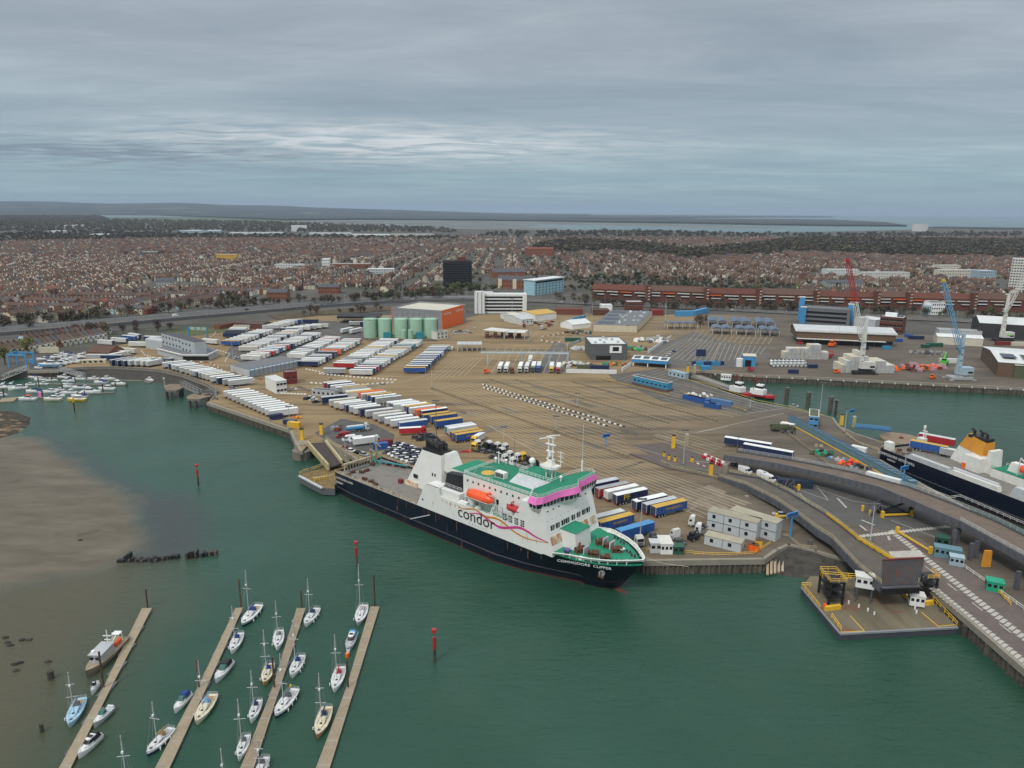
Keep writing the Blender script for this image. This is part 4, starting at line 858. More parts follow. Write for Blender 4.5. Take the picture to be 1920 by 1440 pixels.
blockrow([(1015,632),(1040,628),(1063,624)],10, 'white and orange block by the lorry check canopies', 'blocks by the check canopies', ('white', 'red'))
blockrow([(1013,638),(1035,642),(1052,642)],7, 'white block around the small tarmac island near the demolition site', 'blocks round the tarmac island', ('white', 'red'))
blockrow([(1318,859),(1355,876)],8, 'red plastic barrier of the double row at the flyover head', 'red barriers at the flyover head', ('red', 'red', 'white'), dims=(2.6,1.0,1.3))
blockrow([(1322,856),(1357,871)],7, 'red plastic barrier of the farther line at the flyover head', 'red barriers at the flyover head', ('white', 'red'), dims=(2.6,1.0,1.3))
blockrow([(1306,870),(1340,884)],6, 'white and red block beside the brown road near the yellow posts', 'blocks beside the brown road', ('white', 'red'))
# retaining kerbs and worn patches that break up the apron
pr = random.Random(31)
mat('worn', (.13,.108,.08),.9, var=.3, sc=.4); mat('worn2', (.19,.155,.11),.9, var=.25, sc=.3)
for i in range(46):
 x, y = pr.uniform(560,1380), pr.uniform(700,960); p = P(x, y)
 if (y - 700) > (x - 440) * .36 or y < 716: continue
 w_, l_ = pr.uniform(2,6), pr.uniform(5,22); t_a = math.atan2(LD.y, LD.x) + pr.choice((0,0, math.pi / 2)) + pr.uniform(-.05,.05); c_, s_ = math.cos(t_a), math.sin(t_a); mb = MB()
 mb.quad([(p.x + u * l_ * c_ - v * w_ * s_, p.y + u * l_ * s_ + v * w_ * c_, QZ + .012 + i * .0002) for u, v in ((-.5,-.5),(.5,-.45),(.48,.5),(-.52,.46))], pr.choice(('worn', 'worn2'))); struct(mb.build('asphalt_patch'))
# ---- gangway ramp and platform at the ferry's stern
t_ = thing('loading_ramp', 'dark steel loading ramp with cream girders down to the ferry stern', 'ramp')
A0, A1, B0, B1 = P(577,831.5,4.9), P(611,829.5,4.9), P(616,876,4.9), P(641,868,4.9)
mb = MB(); mb.prism([(A0.x, A0.y),(A1.x, A1.y),(B1.x, B1.y),(B0.x, B0.y)],4.0,4.75, mat('rampdeck', (.060,.045,.042),.8, var=.15)); mb.build('deck', t_)
mat('creamsteel', (.42,.36,.20),.7, var=.2, dirt=((.25,.14,.06),.6,.75,.8))
for a, b_ in ((A0, B0),(A1, B1)):
 mb = MB(); mb.bar((a.x, a.y, 6.1),(b_.x, b_.y, 6.1),.8,2.6, 'creamsteel'); mb.build('side_girder', t_)
c0, c1 = P(607,823,5), P(652,866,5); mb = MB(); mb.bar((c0.x, c0.y, 5),(c1.x, c1.y, 5),1.6,.4, 'dconc'); rail(mb, [(c0.x + .7, c0.y, 5),(c1.x + .7, c1.y, 5)],1.1, 'creamsteel', 2,.06); mb.build('walkway', t_)
t_ = thing('pontoon', 'low steel pontoon with yellow rails and bollards under the ferry stern', 'pontoon')
pp = [P2(x, y, 3) for x, y in ((561,893),(569,886),(598,880),(618,872),(640,868))] + [ST(-1.0,2), ST(-1.0,-11), ST(2.5,-13.2)] + [P2(604,915,3)]
mb = MB(); mb.prism(pp, .3,3.0, 'dgrey', top=mat('rustdeck', (.19,.13,.055),.9, var=.3, sc=.5)); mb.build('deck', t_)
mb = MB(); mb.bar((*pp[0],3.4),(*P2(604,916,3),3.4),.9,.5, 'lgrey'); mb.build('fender_beam', t_)
mb = MB(); rail(mb, [(*p, 3) for p in pp[:4]],1.3, 'ypaint', 1.8,.08,2); mb.build('railing', t_)
for i in range(6): q = P(590 + i * 4.6,903 - i * 1.2,3); mb = MB(); mb.cyl(q, q + Vector((0,0,1.4)),.3, 'ypaint', 6); mb.build('bollard', t_)
fence('pale yellow girder rail round the left side of the ramp foot', [(571,833),(606,868),(600,877),(575,886),(562,891)],1.4, 'creamsteel', 2,.09,2, name='railing')
mb = MB(); q = P(567,852,1.5); mb.cyl((q.x, q.y, -1),(q.x, q.y, 3.6),4.2, 'dconc', 14); mb.cyl((q.x - 2, q.y + 7,-1),(q.x - 2, q.y + 7,4.6),3.4, 'concrete', 12); tag(mb.build('dolphin'), 'round concrete mooring dolphin at the foot of the left quay corner', 'dolphin')
for x, y in ((567,825),(603,815)):
 q = P(x, y); mb = MB(); mb.box((q.x, q.y, QZ),(1.5,1.5,5.0), 'yellow', taper=(.8,.8)); mb.box((q.x, q.y, QZ + 5),(1.6,1.6,.4), 'black'); tag(mb.build('barrier_post'), 'yellow gate post on the %s side of the ramp head' % ('left' if x < 590 else 'right'), 'post')
fence('rusty cream railing along the quay edge below the parked white vans', [(613,824),(640,843),(672,860),(700,872)],1.3, 'creamsteel', 2,.08)
fence('railing on the left quay edge in front of the white trailers', [(394,752),(470,778),(546,804)],1.1, 'creamsteel', 2,.06)
# ---- white dolphin pier with lattice footbridges in the bay
mat('lattice', (.30,.31,.31),.6, var=.1)
def truss(label, a, b_, w_, h, m='lattice', name='footbridge', bays=10, cat='footbridge', deck='dconc'):
 t_ = thing(name, label, cat); a, b_ = Vector(a), Vector(b_); d = b_ - a; n_ = Vector((-d.y, d.x, 0)).normalized() * w_ / 2
 mb = MB(); mb.bar(a, b_, w_, .25, deck); mb.build('deck', t_)
 for s_ in (-1,1):
  mb = MB(); p, q = a + n_ * s_, b_ + n_ * s_; up = Vector((0,0, h)); mb.bar(p + up, q + up, .16,.16, m); mb.bar(p, q, .16,.16, m)
  for i in range(bays + 1):
   r = p.lerp(q, i / bays); mb.cyl(r, r + up, .08, m, 4, cap=False)
   if i < bays: mb.cyl(r + (up if i % 2 else Vector()), p.lerp(q, (i + 1) / bays) + (Vector() if i % 2 else up),.07, m, 4, cap=False)
  mb.build('truss', t_)
 return t_
def pier(label, pts, z, px_list):
 t_ = thing('mooring_dolphin', label, 'dolphin'); mb = MB(); mb.prism([P2(x, y, z) for x, y in pts], z - 1.2, z, 'dconc', top=mat('piertop', (.22,.17,.12),.9, var=.25)); mb.build('deck', t_)
 for x, y in px_list: q = P(x, y, z); mb = MB(); mb.cyl((q.x, q.y, -2),(q.x, q.y, z - 1),.75, 'pile', 7); mb.build('pile', t_)
pier('outer timber-topped dolphin standing on dark piles in the bay', [(308,723),(318,720),(340,720),(342,727),(330,732),(311,731)],5, [(312,730),(320,732),(337,727),(341,724)])
pier('inner timber-topped dolphin beside the corner of the left quay', [(350,743),(362,738),(394,737),(394,743),(375,748),(352,748)],5, [(355,747),(366,748),(386,746),(392,742)])
truss('grey lattice footbridge between the two dolphins', P(341,722,5), P(376,740,5),2,2.6); truss('short grey lattice footbridge from the inner dolphin to the quay', P(384,741,5), P(413,735,5),2,2.6, bays=7)
q = P(309,728,5); mb = MB(); mb.cyl(q, q + Vector((0,0,6)),.15, 'lgrey', 5); mb.box((q.x, q.y, 10.6),(1,.3,.5), 'white'); tag(mb.build('light_post'), 'short light post on the outer dolphin', 'lamp post')
truss('white sloping lattice gangway at the left edge of the marina', P(2,712,1.5), P(52,692,5),2.4,2.6, 'oldwhite', 'gangway', 12, 'gangway'); truss('grey lattice gangway down to the marina pontoons', P(112,694,5), P(158,707,1),2.4,2.2, 'lgrey', 'gangway', 14, 'gangway')
# ---- flyover linkspan
def elevated(name, label, near, far_, zs, gd, dm, group=None, railm='galv', rail_sides=(0,1), girder_m='girder'):
 t_ = thing(name, label, 'linkspan bridge', (0,0,0),0, group); n_ = len(near); a = [Vector((*P2(*p, z), z)) for p, z in zip(near, zs)]; b_ = [Vector((*P2(*p, z), z)) for p, z in zip(far_, zs)]
 mb = MB()
 for i in range(n_ - 1): mb.add([a[i], a[i + 1], b_[i + 1], b_[i]] + [v - Vector((0,0,.5)) for v in (a[i], a[i + 1], b_[i + 1], b_[i])], [(0,1,2,3),(7,6,5,4)], dm)
 mb.build('deck', t_); up = Vector((0,0,.5))
 for k_, e in enumerate((a, b_)):
  mb = MB()
  for i in range(n_ - 1):
   mb.bar(e[i] + up, e[i + 1] + up, .45, gd, girder_m); l = (e[i + 1] - e[i]).length; m_ = int(l / 2.4)
   for j in range(m_): q = e[i].lerp(e[i + 1], j / m_); mb.box((q.x, q.y, q.z + .52 - gd),(.75,.75, gd), girder_m)
  mb.build('girder', t_)
  if k_ in rail_sides: mb = MB(); rail(mb, [v + up for v in e],1.2, railm, 2.2,.07,3); mb.build('railing', t_)
 return t_, a, b_
mat('deckbrown', (.155,.120,.092),.9, var=.2, sc=.25); mat('decktar', (.110,.095,.080),.9, var=.2, sc=.25)
FLY, fa, fb = elevated('flyover', 'elevated steel flyover carrying a brown roadway down to the lower right', [(1359,855),(1450,869),(1545,889),(1647,914),(1715,942),(1800,979),(1920,1045),(2080,1145)], [(1385,848),(1512,869),(1600,887),(1705,915),(1790,947),(1868,979),(1990,1040),(2150,1130)], [9.6,10.2,10.8,11.5,12,12,12,12],2.3, 'deckbrown', rail_sides=(1,))
mb = MB(); rail(mb, [v + Vector((0,0,.5)) for v in fa[5:]],1.2, 'galv', 2.2,.07,3); mb.build('railing', FLY)
def legs(parent, pts, m='girder', w_=1.0, z0=QZ, name='pier_leg'):
 for x, y, zt_ in pts: q = P(x, y, z0); mb = MB(); mb.box((q.x, q.y, z0 - (3 if z0 < 4 else 0)),(w_, w_, zt_ - z0 + (3 if z0 < 4 else 0)), m); mb.build(name, parent)
legs(FLY, [(1358,889,8.6)], 'concrete', 1.6, name='concrete_pier'); legs(FLY, [(1786,1024,9.9),(1794,1018,9.9),(1818,1050,9.9),(1828,1046,9.9),(1905,1105,9.9)])
for x, y, x2 in ((1478,920,1490),(1640,965,1648)):
 q = P(x, y); mb = MB(); zt_ = 9.6
 for dx, dy in ((-2,-1.5),(2,-1.5),(-2,1.5),(2,1.5)): mb.bar((q.x + dx * 1.3, q.y + dy * 1.3, QZ),(q.x + dx * .5, q.y + dy * .5, zt_),.55,.55, 'girder')
 mb.bar((q.x - 2.4, q.y - 1.8, QZ + 1),(q.x + 1.2, q.y - .9, zt_ - 1),.3,.3, 'girder'); mb.bar((q.x + 2.4, q.y - 1.8, QZ + 1),(q.x - 1.2, q.y - .9, zt_ - 1),.3,.3, 'girder'); mb.build('trestle', FLY)
q = P(1680,962); mb = MB()
for dx in (-6,5): mb.box((q.x + dx, q.y, QZ),(1,1,4.8), 'black');
mb.bar((q.x - 6, q.y - .5, QZ + 1),(q.x + 5, q.y - .5, QZ + 5.2),.5,.5, 'black'); mb.bar((q.x - 6, q.y - .5, QZ + 5),(q.x + 3, q.y - .5, QZ + 1),.5,.5, 'black'); mb.box((q.x, q.y, QZ),(11,3,1.1), 'black'); tag(mb.build('lifting_frame'), 'black cross-braced steel frame under the middle of the flyover', 'steel frame')
def ybar(label, a, b_, h=1.1, m='yellow'):
 a, b_ = P(*a), P(*b_); mb = MB(); mb.bar((a.x, a.y, QZ + h),(b_.x, b_.y, QZ + h),.5,.5, m)
 for q in (a, b_): mb.box((q.x, q.y, QZ),(.9,.9,2.2), m)
 return tag(mb.build('crash_barrier'), label, 'barrier', 'yellow crash barriers round the flyover legs')
ybar('yellow crash barrier left of the blue container under the flyover', (1465,908),(1497,919)); ybar('yellow crash barrier in front of the black frame', (1654,970),(1709,968)); ybar('yellow crash barrier by the silver car under the lower ramp', (1455,974),(1478,971))
ybar('long yellow barrier beside the hatched road corner', (1682,1000),(1744,1038));
for x, y in ((1617,958),(1631,967)): q = P(x, y); mb = MB(); mb.cyl(q, q + Vector((0,0,2)),.45, 'yellow', 8); tag(mb.build('bollard'), 'yellow bollard left of the black frame, %s' % ('farther one' if x < 1620 else 'nearer one'), 'bollard')
# ---- lower linkspan with raised flap
LOW, la, lb_ = elevated('linkspan', 'lower grey linkspan ramp with a raised flap over the pontoon', [(1348,896),(1398,911),(1454,939),(1500,970),(1532,995),(1560,1012),(1612,1067),(1652,1098)], [(1368,888),(1425,898),(1480,925),(1547,965),(1578,988),(1605,1010),(1680,1056),(1722,1095)], [5.4,6.4,7.4,8.2,8.6,8.8,9,9],2.3, 'decktar', rail_sides=(0,1), railm='creamsteel')
road_dk = MB(); road_dk.prism([P2(x, y, 5) for x, y in ((1180,850),(1265,857),(1368,888),(1348,896),(1255,878))], QZ - .1,5.0, 'roadbrown'); tag(road_dk.build('approach_road'), kind='structure')
mb = MB(); e0, e1 = la[-1], lb_[-1]; tp0, tp1 = P(1663,1058,15.6), P(1733,1054,15.6)
mb.loft([[e0, e1, e1 + Vector((.2,.5,0)), e0 + Vector((.2,.5,0))], [Vector((e0.x + .6, e0.y + 1.6,15.4)), Vector((e1.x + 1.4, e1.y + 1.6,15.6)), Vector((e1.x + 1.4, e1.y + 2.2,15.6)), Vector((e0.x + .6, e0.y + 2.2,15.4))]], mat('flap', (.075,.068,.068),.7, var=.25, dirt=((.16,.06,.035),.5,.62,.6)))
n_ = 22
for i in range(n_):
 b0 = e0.lerp(e1, i / (n_ - 1)); t0 = Vector((e0.x + .6, e0.y + 1.5,15.2)).lerp(Vector((e1.x + 1.4, e1.y + 1.5,15.4)), i / (n_ - 1)); mb.cyl(b0 + Vector((0,-.2,-1.2)), t0,.13, 'girder', 4, cap=False)
fl = mb.build('flap', LOW); mb = MB(); mb.bar((e0.x + .6, e0.y + 1.7,15.7),(e1.x + 1.4, e1.y + 1.7,15.9),.5,.25, 'dred'); mb.build('top_edge', fl)
mb = MB()
for i in range(18): b0 = e0.lerp(e1, i / 17); mb.box((b0.x, b0.y - .5,6.6),(.28,.6,1.9), 'black')
mb.bar(e0 + Vector((0,-.4,-.2)), e1 + Vector((0,-.4,-.2)),.8,.4, 'girder'); mb.build('flap_fingers', LOW)
for i in (3,4,5):       # yellow crash beam along the far side
 mb = MB(); a, b_ = lb_[i], lb_[i + 1]; mb.bar(a + Vector((.1,-.9,1.2)), b_ + Vector((.1,-.9,1.2)),.4,.9, 'yellow'); mb.build('crash_beam', LOW)
legs(LOW, [(1518,1022,6.2),(1454,972,5.6)]); legs(LOW, [(1400,932,5)], 'concrete', 1.2)
mb = MB(); a, b_ = P(1322,1037,1), P(1330,1037,1)
w0, w1 = P2(1245,868), P2(1400,930)
mb = MB(); mb.bar((*P2(1250,872),5.6),(*P2(1348,896),6.4),.8,3, 'dconc'); tag(mb.build('retaining_wall'), 'low concrete retaining wall at the head of the lower linkspan', 'wall')
# ---- pontoon under the flap
PN = thing('pontoon', 'large dark steel pontoon with yellow railings below the raised flap', 'pontoon'); zP = 1.9
pc = [P2(x, y, zP) for x, y in ((1502,1101),(1520,1080),(1690,1085),(1747,1125),(1796,1176),(1575,1188))]
mat('pondeck', (.135,.115,.075),.85, var=.3, sc=.15, stretch=(2.5,.3,1,0), dirt=((.17,.07,.04),.52,.66,.12)); mat('ponside', (.055,.058,.072),.6, var=.2)
mb = MB(); mb.prism(pc, -.6, zP, 'ponside', top='pondeck'); mb.build('hull', PN)
mb = MB(); mb.bar((*pc[5], zP + .12),(*pc[4], zP + .12),.5,.5, 'steel'); mb.bar((*pc[0], zP + .1),(*pc[5], zP + .1),.4,.3, 'steel'); mb.build('edge_beam', PN)
def pnrail(pts, parent=PN): mb = MB(); rail(mb, [P(x, y, zP) for x, y in pts],1.3, 'yellow', 2,.09,2); mb.build('railing', parent)
pnrail([(1503,1100),(1537,1142)]); pnrail([(1559,1158),(1577,1184)]); pnrail([(1749,1126),(1794,1174)]); pnrail([(1503,1100),(1520,1101)])
mb = MB()
for a, b_ in (((1594,1154),(1622,1184)),((1577,1185),(1622,1183)),((1728,1148),(1760,1175)),((1760,1174),(1792,1171))): a, b_ = P(*a, zP + .04), P(*b_, zP + .04); mb.bar(a, b_, .25,.03, 'yellow')
mb.build('deck_line', PN)
def tower(x, y, dx, dy, h, name, m='black'):
 q = P(x, y, zP); mb = MB()
 for a in (-1,1):
  for b_ in (-1,1): mb.box((q.x + a * dx, q.y + b_ * dy, zP),(.5,.5, h), m)
 for z in (.35,.7,1): mb.box((q.x, q.y, zP + h * z - .3),(dx * 2 + .5, dy * 2 + .5,.35), m)
 mb.cyl((q.x - dx, q.y, zP + h * .55),(q.x + dx, q.y, zP + h * .55),.8, m, 8); mb.build(name, PN); return q
q = tower(1556,1122,1.8,3.2,6.5, 'winch_tower'); mb = MB(); rail(mb, [(q.x - 2, q.y - 3.4, zP + 6.5),(q.x + 2.4, q.y - 3.4, zP + 6.5),(q.x + 2.4, q.y + 3.4, zP + 6.5),(q.x - 2, q.y + 3.4, zP + 6.5),(q.x - 2, q.y - 3.4, zP + 6.5)],1.2, 'yellow', 1.6,.09); mb.build('railing', PN)
q2 = tower(1738,1113,1.2,1.8,5.5, 'winch_tower'); mb = MB(); rail(mb, [(q2.x - 1.6, q2.y - 2, zP + 5.5),(q2.x + 1.6, q2.y - 2, zP + 5.5),(q2.x + 1.6, q2.y + 2, zP + 5.5)],1.2, 'yellow', 1.4,.09); mb.build('railing', PN)
mb = MB(); a, b_ = P(1541,1078,8), P(1606,1083,8); mb.bar((a.x, a.y, 7.6),(b_.x, b_.y, 7.6),1.3,.25, 'dconc'); rail(mb, [(a.x, a.y - .6,7.6),(b_.x, b_.y - .6,7.6)],1.2, 'yellow', 1.6,.09); rail(mb, [(a.x, a.y + .6,7.6),(b_.x, b_.y + .6,7.6)],1.2, 'yellow', 1.6,.09)
mb.build('access_walkway', LOW)
def cabin(x, y, z, d, label, rz=0, m='white', name='control_cabin', cat='cabin', floor=None):
 t_ = thing(name, label, cat, tuple(P(x, y, z)), rz); mb = MB(); mb.box((0,0,0),(d[0], d[1], d[2] - .25), m); mb.build('wall', t_)
 mb = MB(); mb.box((0,0, d[2] - .25),(d[0] + .3, d[1] + .3,.28), 'offwhite' if m == 'white' else m); mb.build('roof', t_)
 for fx_, fy, sx2, sy2, n_ in ((0,-d[1] / 2, d[0],0, max(1, round(d[0] / 1.4))),(-d[0] / 2,0,0, d[1], max(1, round(d[1] / 1.4)))):
  for i in range(n_):
   u = (i + .5) / n_ - .5; mb = MB(); mb.box((fx_ + sx2 * u, fy + sy2 * u, d[2] * .6),(max(.12, sx2 / n_ * .62), max(.12, sy2 / n_ * .62), d[2] * .28), 'hatch', base=False); mb.build('window', t_)
 if floor: mb = MB(); [mb.box((a * d[0] * .4, b_ * d[1] * .4,-floor),(.35,.35, floor), 'girder') for a in (-1,1) for b_ in (-1,1)]; mb.build('stilts', t_)
 return t_
cabin(1620,1098,6.2,(4.6,3.4,3.2), 'white control cabin beside the raised flap, above the pontoon', -.35, floor=4.3); cabin(1717,1132, zP + .6,(3.6,2.8,3.0), 'white control cabin under the right end of the flap', -.3)
for a, b_ in (((1547,1145),(1575,1141)),((1705,1132),(1725,1138)),((1732,1135),(1748,1133)),((1690,1112),(1708,1130))): p0, p1 = P(*a, zP), P(*b_, zP); mb = MB(); mb.bar((p0.x, p0.y, zP + 1.2),(p1.x, p1.y, zP + 1.2),.8,1.2, 'yellow'); mb.build('guard_beam', PN)
for x, y in ((1591,1132),(1610,1139),(1627,1146),(1639,1153),(1709,1137),(1715,1143),(1718,1150)): q = P(x, y, zP); mb = MB(); mb.cyl(q, q + Vector((0,0,.9)),.22, 'white', 6); mb.build('bollard', PN)
mb = MB(); q = P(1546,1141, zP); mb.cyl(q, q + Vector((0,0,1.3)),.5, 'redor', 8); mb.build('red_drum', PN)
# yellow railings at lower right quay and round the concrete corner
fence('yellow railing along the quay edge beside the ferry bow', [(1212,1034),(1250,1037),(1300,1039)], m='ypaint', r=.07, post=2); fence('yellow railing in front of the long site cabin', [(1302,1041),(1352,1043),(1412,1041),(1444,1021)], m='yellow', r=.07, post=2)
fence('cream railing on the slope right of the site cabins', [(1450,1003),(1478,1008),(1500,1028),(1530,1030)], m='creamsteel', r=.08, post=2)
fence('white railing along the jetty road edge below the flyover', [(1800,1060),(1850,1095),(1920,1145)], m='oldwhite', r=.07); fence('yellow railing beside the green cabin on the jetty', [(1872,1112),(1895,1136)], m='yellow', r=.12)
fence('white railing on the jetty beside the second ferry', [(1708,908),(1780,936),(1800,933),(1920,985),(2000,1030)], m='oldwhite', r=.07); fence('cream rail along the curved link to the second ferry', [(1570,800),(1590,818),(1610,833),(1655,848)], m='lime' if False else 'creamsteel', r=.1)
fence('yellow quay edge rail beside the tugs', [(1284,712),(1330,722),(1420,752),(1475,763),(1545,780)],.5, 'ypaint', 2.5,.12,1)
fence('cream rail on the yard edge below the lower linkspan head', [(1240,867),(1260,877),(1300,886),(1348,899)],1.1, 'creamsteel', 2,.08)
# covered blue passenger walkway, long and straight
t_ = thing('covered_walkway', 'long pale blue covered walkway running down towards the second ferry', 'walkway'); a, b_ = P(1482,790), P(1712,915); d = (b_ - a); l = d.length; rzz = ang(a, b_); c = a.lerp(b_, .5)
mb = MB(); mb.box((c.x, c.y, QZ),(l, 2.6,2.5), mat('walkblue', (.13,.24,.29),.5, var=.1), rz=rzz); mb.build('wall', t_)
mb = MB(); mb.box((c.x, c.y, QZ + 2.5),(l + .4,3.0,.3), 'walkblue', rz=rzz); nn = Vector((-d.y, d.x, 0)).normalized()
for i in range(int(l / 1.6)): q = a + d * (i * 1.6 / l); mb.box((q.x, q.y, QZ + 2.8),(.25,3.0,.22), 'navy', rz=rzz)
mb.build('roof', t_); mb = MB(); mb.bar(a - nn * 2.6 + Vector((0,0,.35)), b_ - nn * 2.6 + Vector((0,0,.35)),.35,.35, 'yellow'); tag(mb.build('kerb'), 'thin yellow kerb beside the long covered walkway', 'kerb')
mb = MB(); a, b_ = P(1603,806,5), P(1668,812,5); mb.bar((a.x, a.y, 6.4),(b_.x, b_.y, 6.4),2,.3, 'blue'); rail(mb, [(a.x, a.y - 1,6.4),(b_.x, b_.y - 1,6.4)],1.4, 'sky', 1.5,.12,3); rail(mb, [(a.x, a.y + 1,6.4),(b_.x, b_.y + 1,6.4)],1.4, 'sky', 1.5,.12,3); tag(mb.build('footbridge'), 'blue footbridge over the water to the round dolphin', 'footbridge')
mb = MB(); q = P(1690,822,3.5); mb.cyl((q.x, q.y, -2),(q.x, q.y, 3.6),9, mat('piertop2', (.25,.19,.13),.9),20); mb.cyl((q.x, q.y, 3.6),(q.x, q.y, 4.2),.9, 'dred', 8); tag(mb.build('dolphin'), 'round concrete dolphin behind the second ferry stern', 'dolphin')
# tall piles standing in the water by the tug quay
for i, (x, y, yt) in enumerate(((1474,753,738),(1514,762,747),(1556,771,756),(1566,778,766))): q = P(x, y, 0); mb = MB(); mb.cyl((q.x, q.y, -2),(q.x, q.y, 8),1.2 if i < 3 else .7, 'pile', 9); mb.cyl((q.x, q.y, 8),(q.x, q.y, 8.2),1.25, 'dgrey', 9); tag(mb.build('mooring_pile'), '%s dark pile from the tugs along the curved quay' % ordn(i), 'pile', 'piles along the tug quay')
for i in range(5): q = P(1768 + i * 42,1140 + i * 34,2); mb = MB(); mb.cyl((q.x - 1, q.y - 1.4,-2),(q.x - 1, q.y - 1.4,3),.7, 'pile', 8); tag(mb.build('jetty_pile'), ordn(i) + ' dark pile from the left under the jetty road edge', 'pile', 'piles under the jetty road')
# ================================================================== VEHICLES
def wheel_mb(x, y, r=.5, w_=.3): mb = MB(); mb.cyl((x, y - w_ / 2, r),(x, y + w_ / 2, r), r, 'tyre', 10); mb.cyl((x, y - w_ / 2 - .02, r),(x, y + w_ / 2 + .02, r), r * .5, 'lgrey', 8); return mb
for n_ in ('BODY', 'ROOF', 'DOOR'): mat(n_, (.5,.5,.5))
def trailer_kit(full, curtain=False, L_=13.6, reefer=False):
 h = 4.0; ks = []
 mb = MB(); mb.box((0,0,1.15),(L_, 2.55, h - 1.25), 'BODY')
 if curtain:
  for i in range(7):
   for s_ in (-1,1): mb.box((-L_ / 2 + .4 + i * (L_ - .8) / 6, s_ * 1.28,1.2),(.10,.04, h - 1.4), 'DOOR')
 ks.append(('body', mb, -1))
 mb = MB(); mb.box((0,0, h - .1),(L_ + .04,2.6,.12), 'ROOF')
 for i in range(8): mb.box((-L_ / 2 + .9 + i * (L_ - 1.8) / 7,0, h + .02),(.08,2.5,.03), 'ROOF')
 ks.append(('roof', mb, -1))
 mb = MB(); x = -L_ / 2 - .06; mb.box((x, 0,1.2),(.12,2.5, h - 1.4), 'DOOR'); mb.box((x - .05,0,1.2),(.06,.06, h - 1.5), 'dgrey')
 for y in (-.65,-.3,.3,.65): mb.box((x - .05, y, 1.25),(.05,.05, h - 1.6), 'steel')
 for y in (-1.27,1.27): mb.box((x - .02, y, 1.15),(.14,.14, h - 1.2), 'lgrey')
 ks.append(('rear_door', mb, -1))
 mb = MB(); mb.box((-.6,0,.85),(L_ - 1.6,1.0,.3), 'dgrey'); mb.box((L_ * .27,-.9,0),(.2,.2,1.0), 'dgrey'); mb.box((L_ * .27,.9,0),(.2,.2,1.0), 'dgrey'); mb.box((L_ * .27,0,.8),(.3,2,.2), 'dgrey'); mb.box((-L_ / 2 + .2,0,.55),(.15,2.4,.2), 'red' if full else 'dgrey'); mb.box((-.6,0,.55),(5,2.3,.6), 'dgrey'); ks.append(('chassis', mb, -1))
 if reefer: mb = MB(); mb.box((L_ / 2 + .3,0,1.9),(.6,2.0,2.0), 'offwhite'); mb.box((L_ / 2 + .62,0,2.6),(.06,1.5,1.0), 'dgrey'); ks.append(('cooling_unit', mb, -1))
 if full:
  for x in (-5.3,-4.0,-2.7):
   for y in (-1.1,1.1): ks.append(('wheel', wheel_mb(x, y),-1))
 else:
  mb = MB(); mb.bar((-5.9,0,.9),(-2.2,0,.9),1,.3, 'dgrey')
  for x in (-5.3,-4.0,-2.7): mb.cyl((x, -1.2,.5),(x, 1.2,.5),.5, 'tyre', 8)
  ks.append(('bogie', mb, -1))
 return kit(*ks)
TK = {(f_, c_): trailer_kit(f_, c_) for f_ in (0,1) for c_ in (0,1)}; TKR = trailer_kit(0, False, reefer=True)
mat('twhite', (.58,.585,.56),.5, var=.14, dirt=((.38,.34,.27),.60,.85,.4), streak=True); mat('tcream', (.56,.53,.44),.6, var=.1); mat('tgrey', (.34,.35,.35),.5, var=.15)
CC = {  # code: (body, roof, door, words)
 'w': ('twhite', 'white', 'twhite', 'white box'), 'c': ('tcream', 'offwhite', 'twhite', 'cream-white box'), 'g': ('tgrey', 'lite', 'lgrey', 'grey curtain-sided'), 'n': ('navy', 'white', 'navy', 'navy white-roofed'),
 'N': ('navy', 'lgrey', 'navy', 'navy grey-roofed'), 'd': ('twhite', 'lite', 'navy', 'white navy-doored'), 'b': ('blue', 'lite', 'blue', 'blue pale-roofed'), 'y': ('blue', 'gold', 'navy', 'blue yellow-roofed'), 'r': ('red', 'lite', 'red', 'red'),
 'R': ('red', 'tgrey', 'dred', 'red grey-roofed'), 'o': ('orange', 'orange', 'orange', 'orange'), 't': ('teal', 'lite', 'teal', 'teal'), 'k': ('dgrey', 'tgrey', 'dgrey', 'dark grey'), 'G': ('lgrey', 'white', 'lgrey', 'pale grey white-roofed'),
 'Y': ('twhite', 'gold', 'twhite', 'white yellow-roofed'), 'O': ('twhite', 'lite', 'orange', 'white orange-doored'), 'B': ('navy', 'black', 'navy', 'all-dark navy'), 'l': ('blue', 'sky', 'blue', 'bright blue')}
POOL = 'wwgwwcwcgGwgndNbnwGcwrwYgnkwtN'
def trailer(c, rz, code, desc, group=None, full=0, L_=None):
 b_, rf, dr, wd = CC[code]; k_ = TK[(full, code in 'gnNybk')] if not (code in 'wc' and rnd.random() < .4 and not full) else TKR
 return place(k_, 'lorry_trailer', '%s trailer, %s' % (wd, desc), 'lorry trailer', (c[0], c[1], QZ), rz, group, {'BODY': b_, 'ROOF': rf, 'DOOR': dr}, sc=1 if not L_ else (L_ / 13.6,1,1))
def trow(A0, B0, A1, desc, codes='', pitch=5.8, n=None, flip=False, full=0):
 """trailers side by side; A0,B0 the ends of the nearest one's long side, A1 the left end of the farthest"""
 a, b_, c = Vector(P2(*A0)), Vector(P2(*B0)), Vector(P2(*A1)); d = (b_ - a).normalized(); u = c - a; n = n or max(2, round(u.length / pitch) + 1)
 nn = Vector((-d.y, d.x)); nn = nn if nn.y > 0 else -nn
 for i in range(n):
  p = a + u * i / max(1, n - 1) + d * (6.8 + rnd.uniform(-.5,.5)) + nn * 1.27
  code = codes[i] if i < len(codes) else rnd.choice(POOL)
  if code == '.': continue
  trailer(p, ang((0,0),-d) + (math.pi if flip else 0), code, '%s in the %s' % (ordn(i), desc), 'trailers of the ' + desc, full)
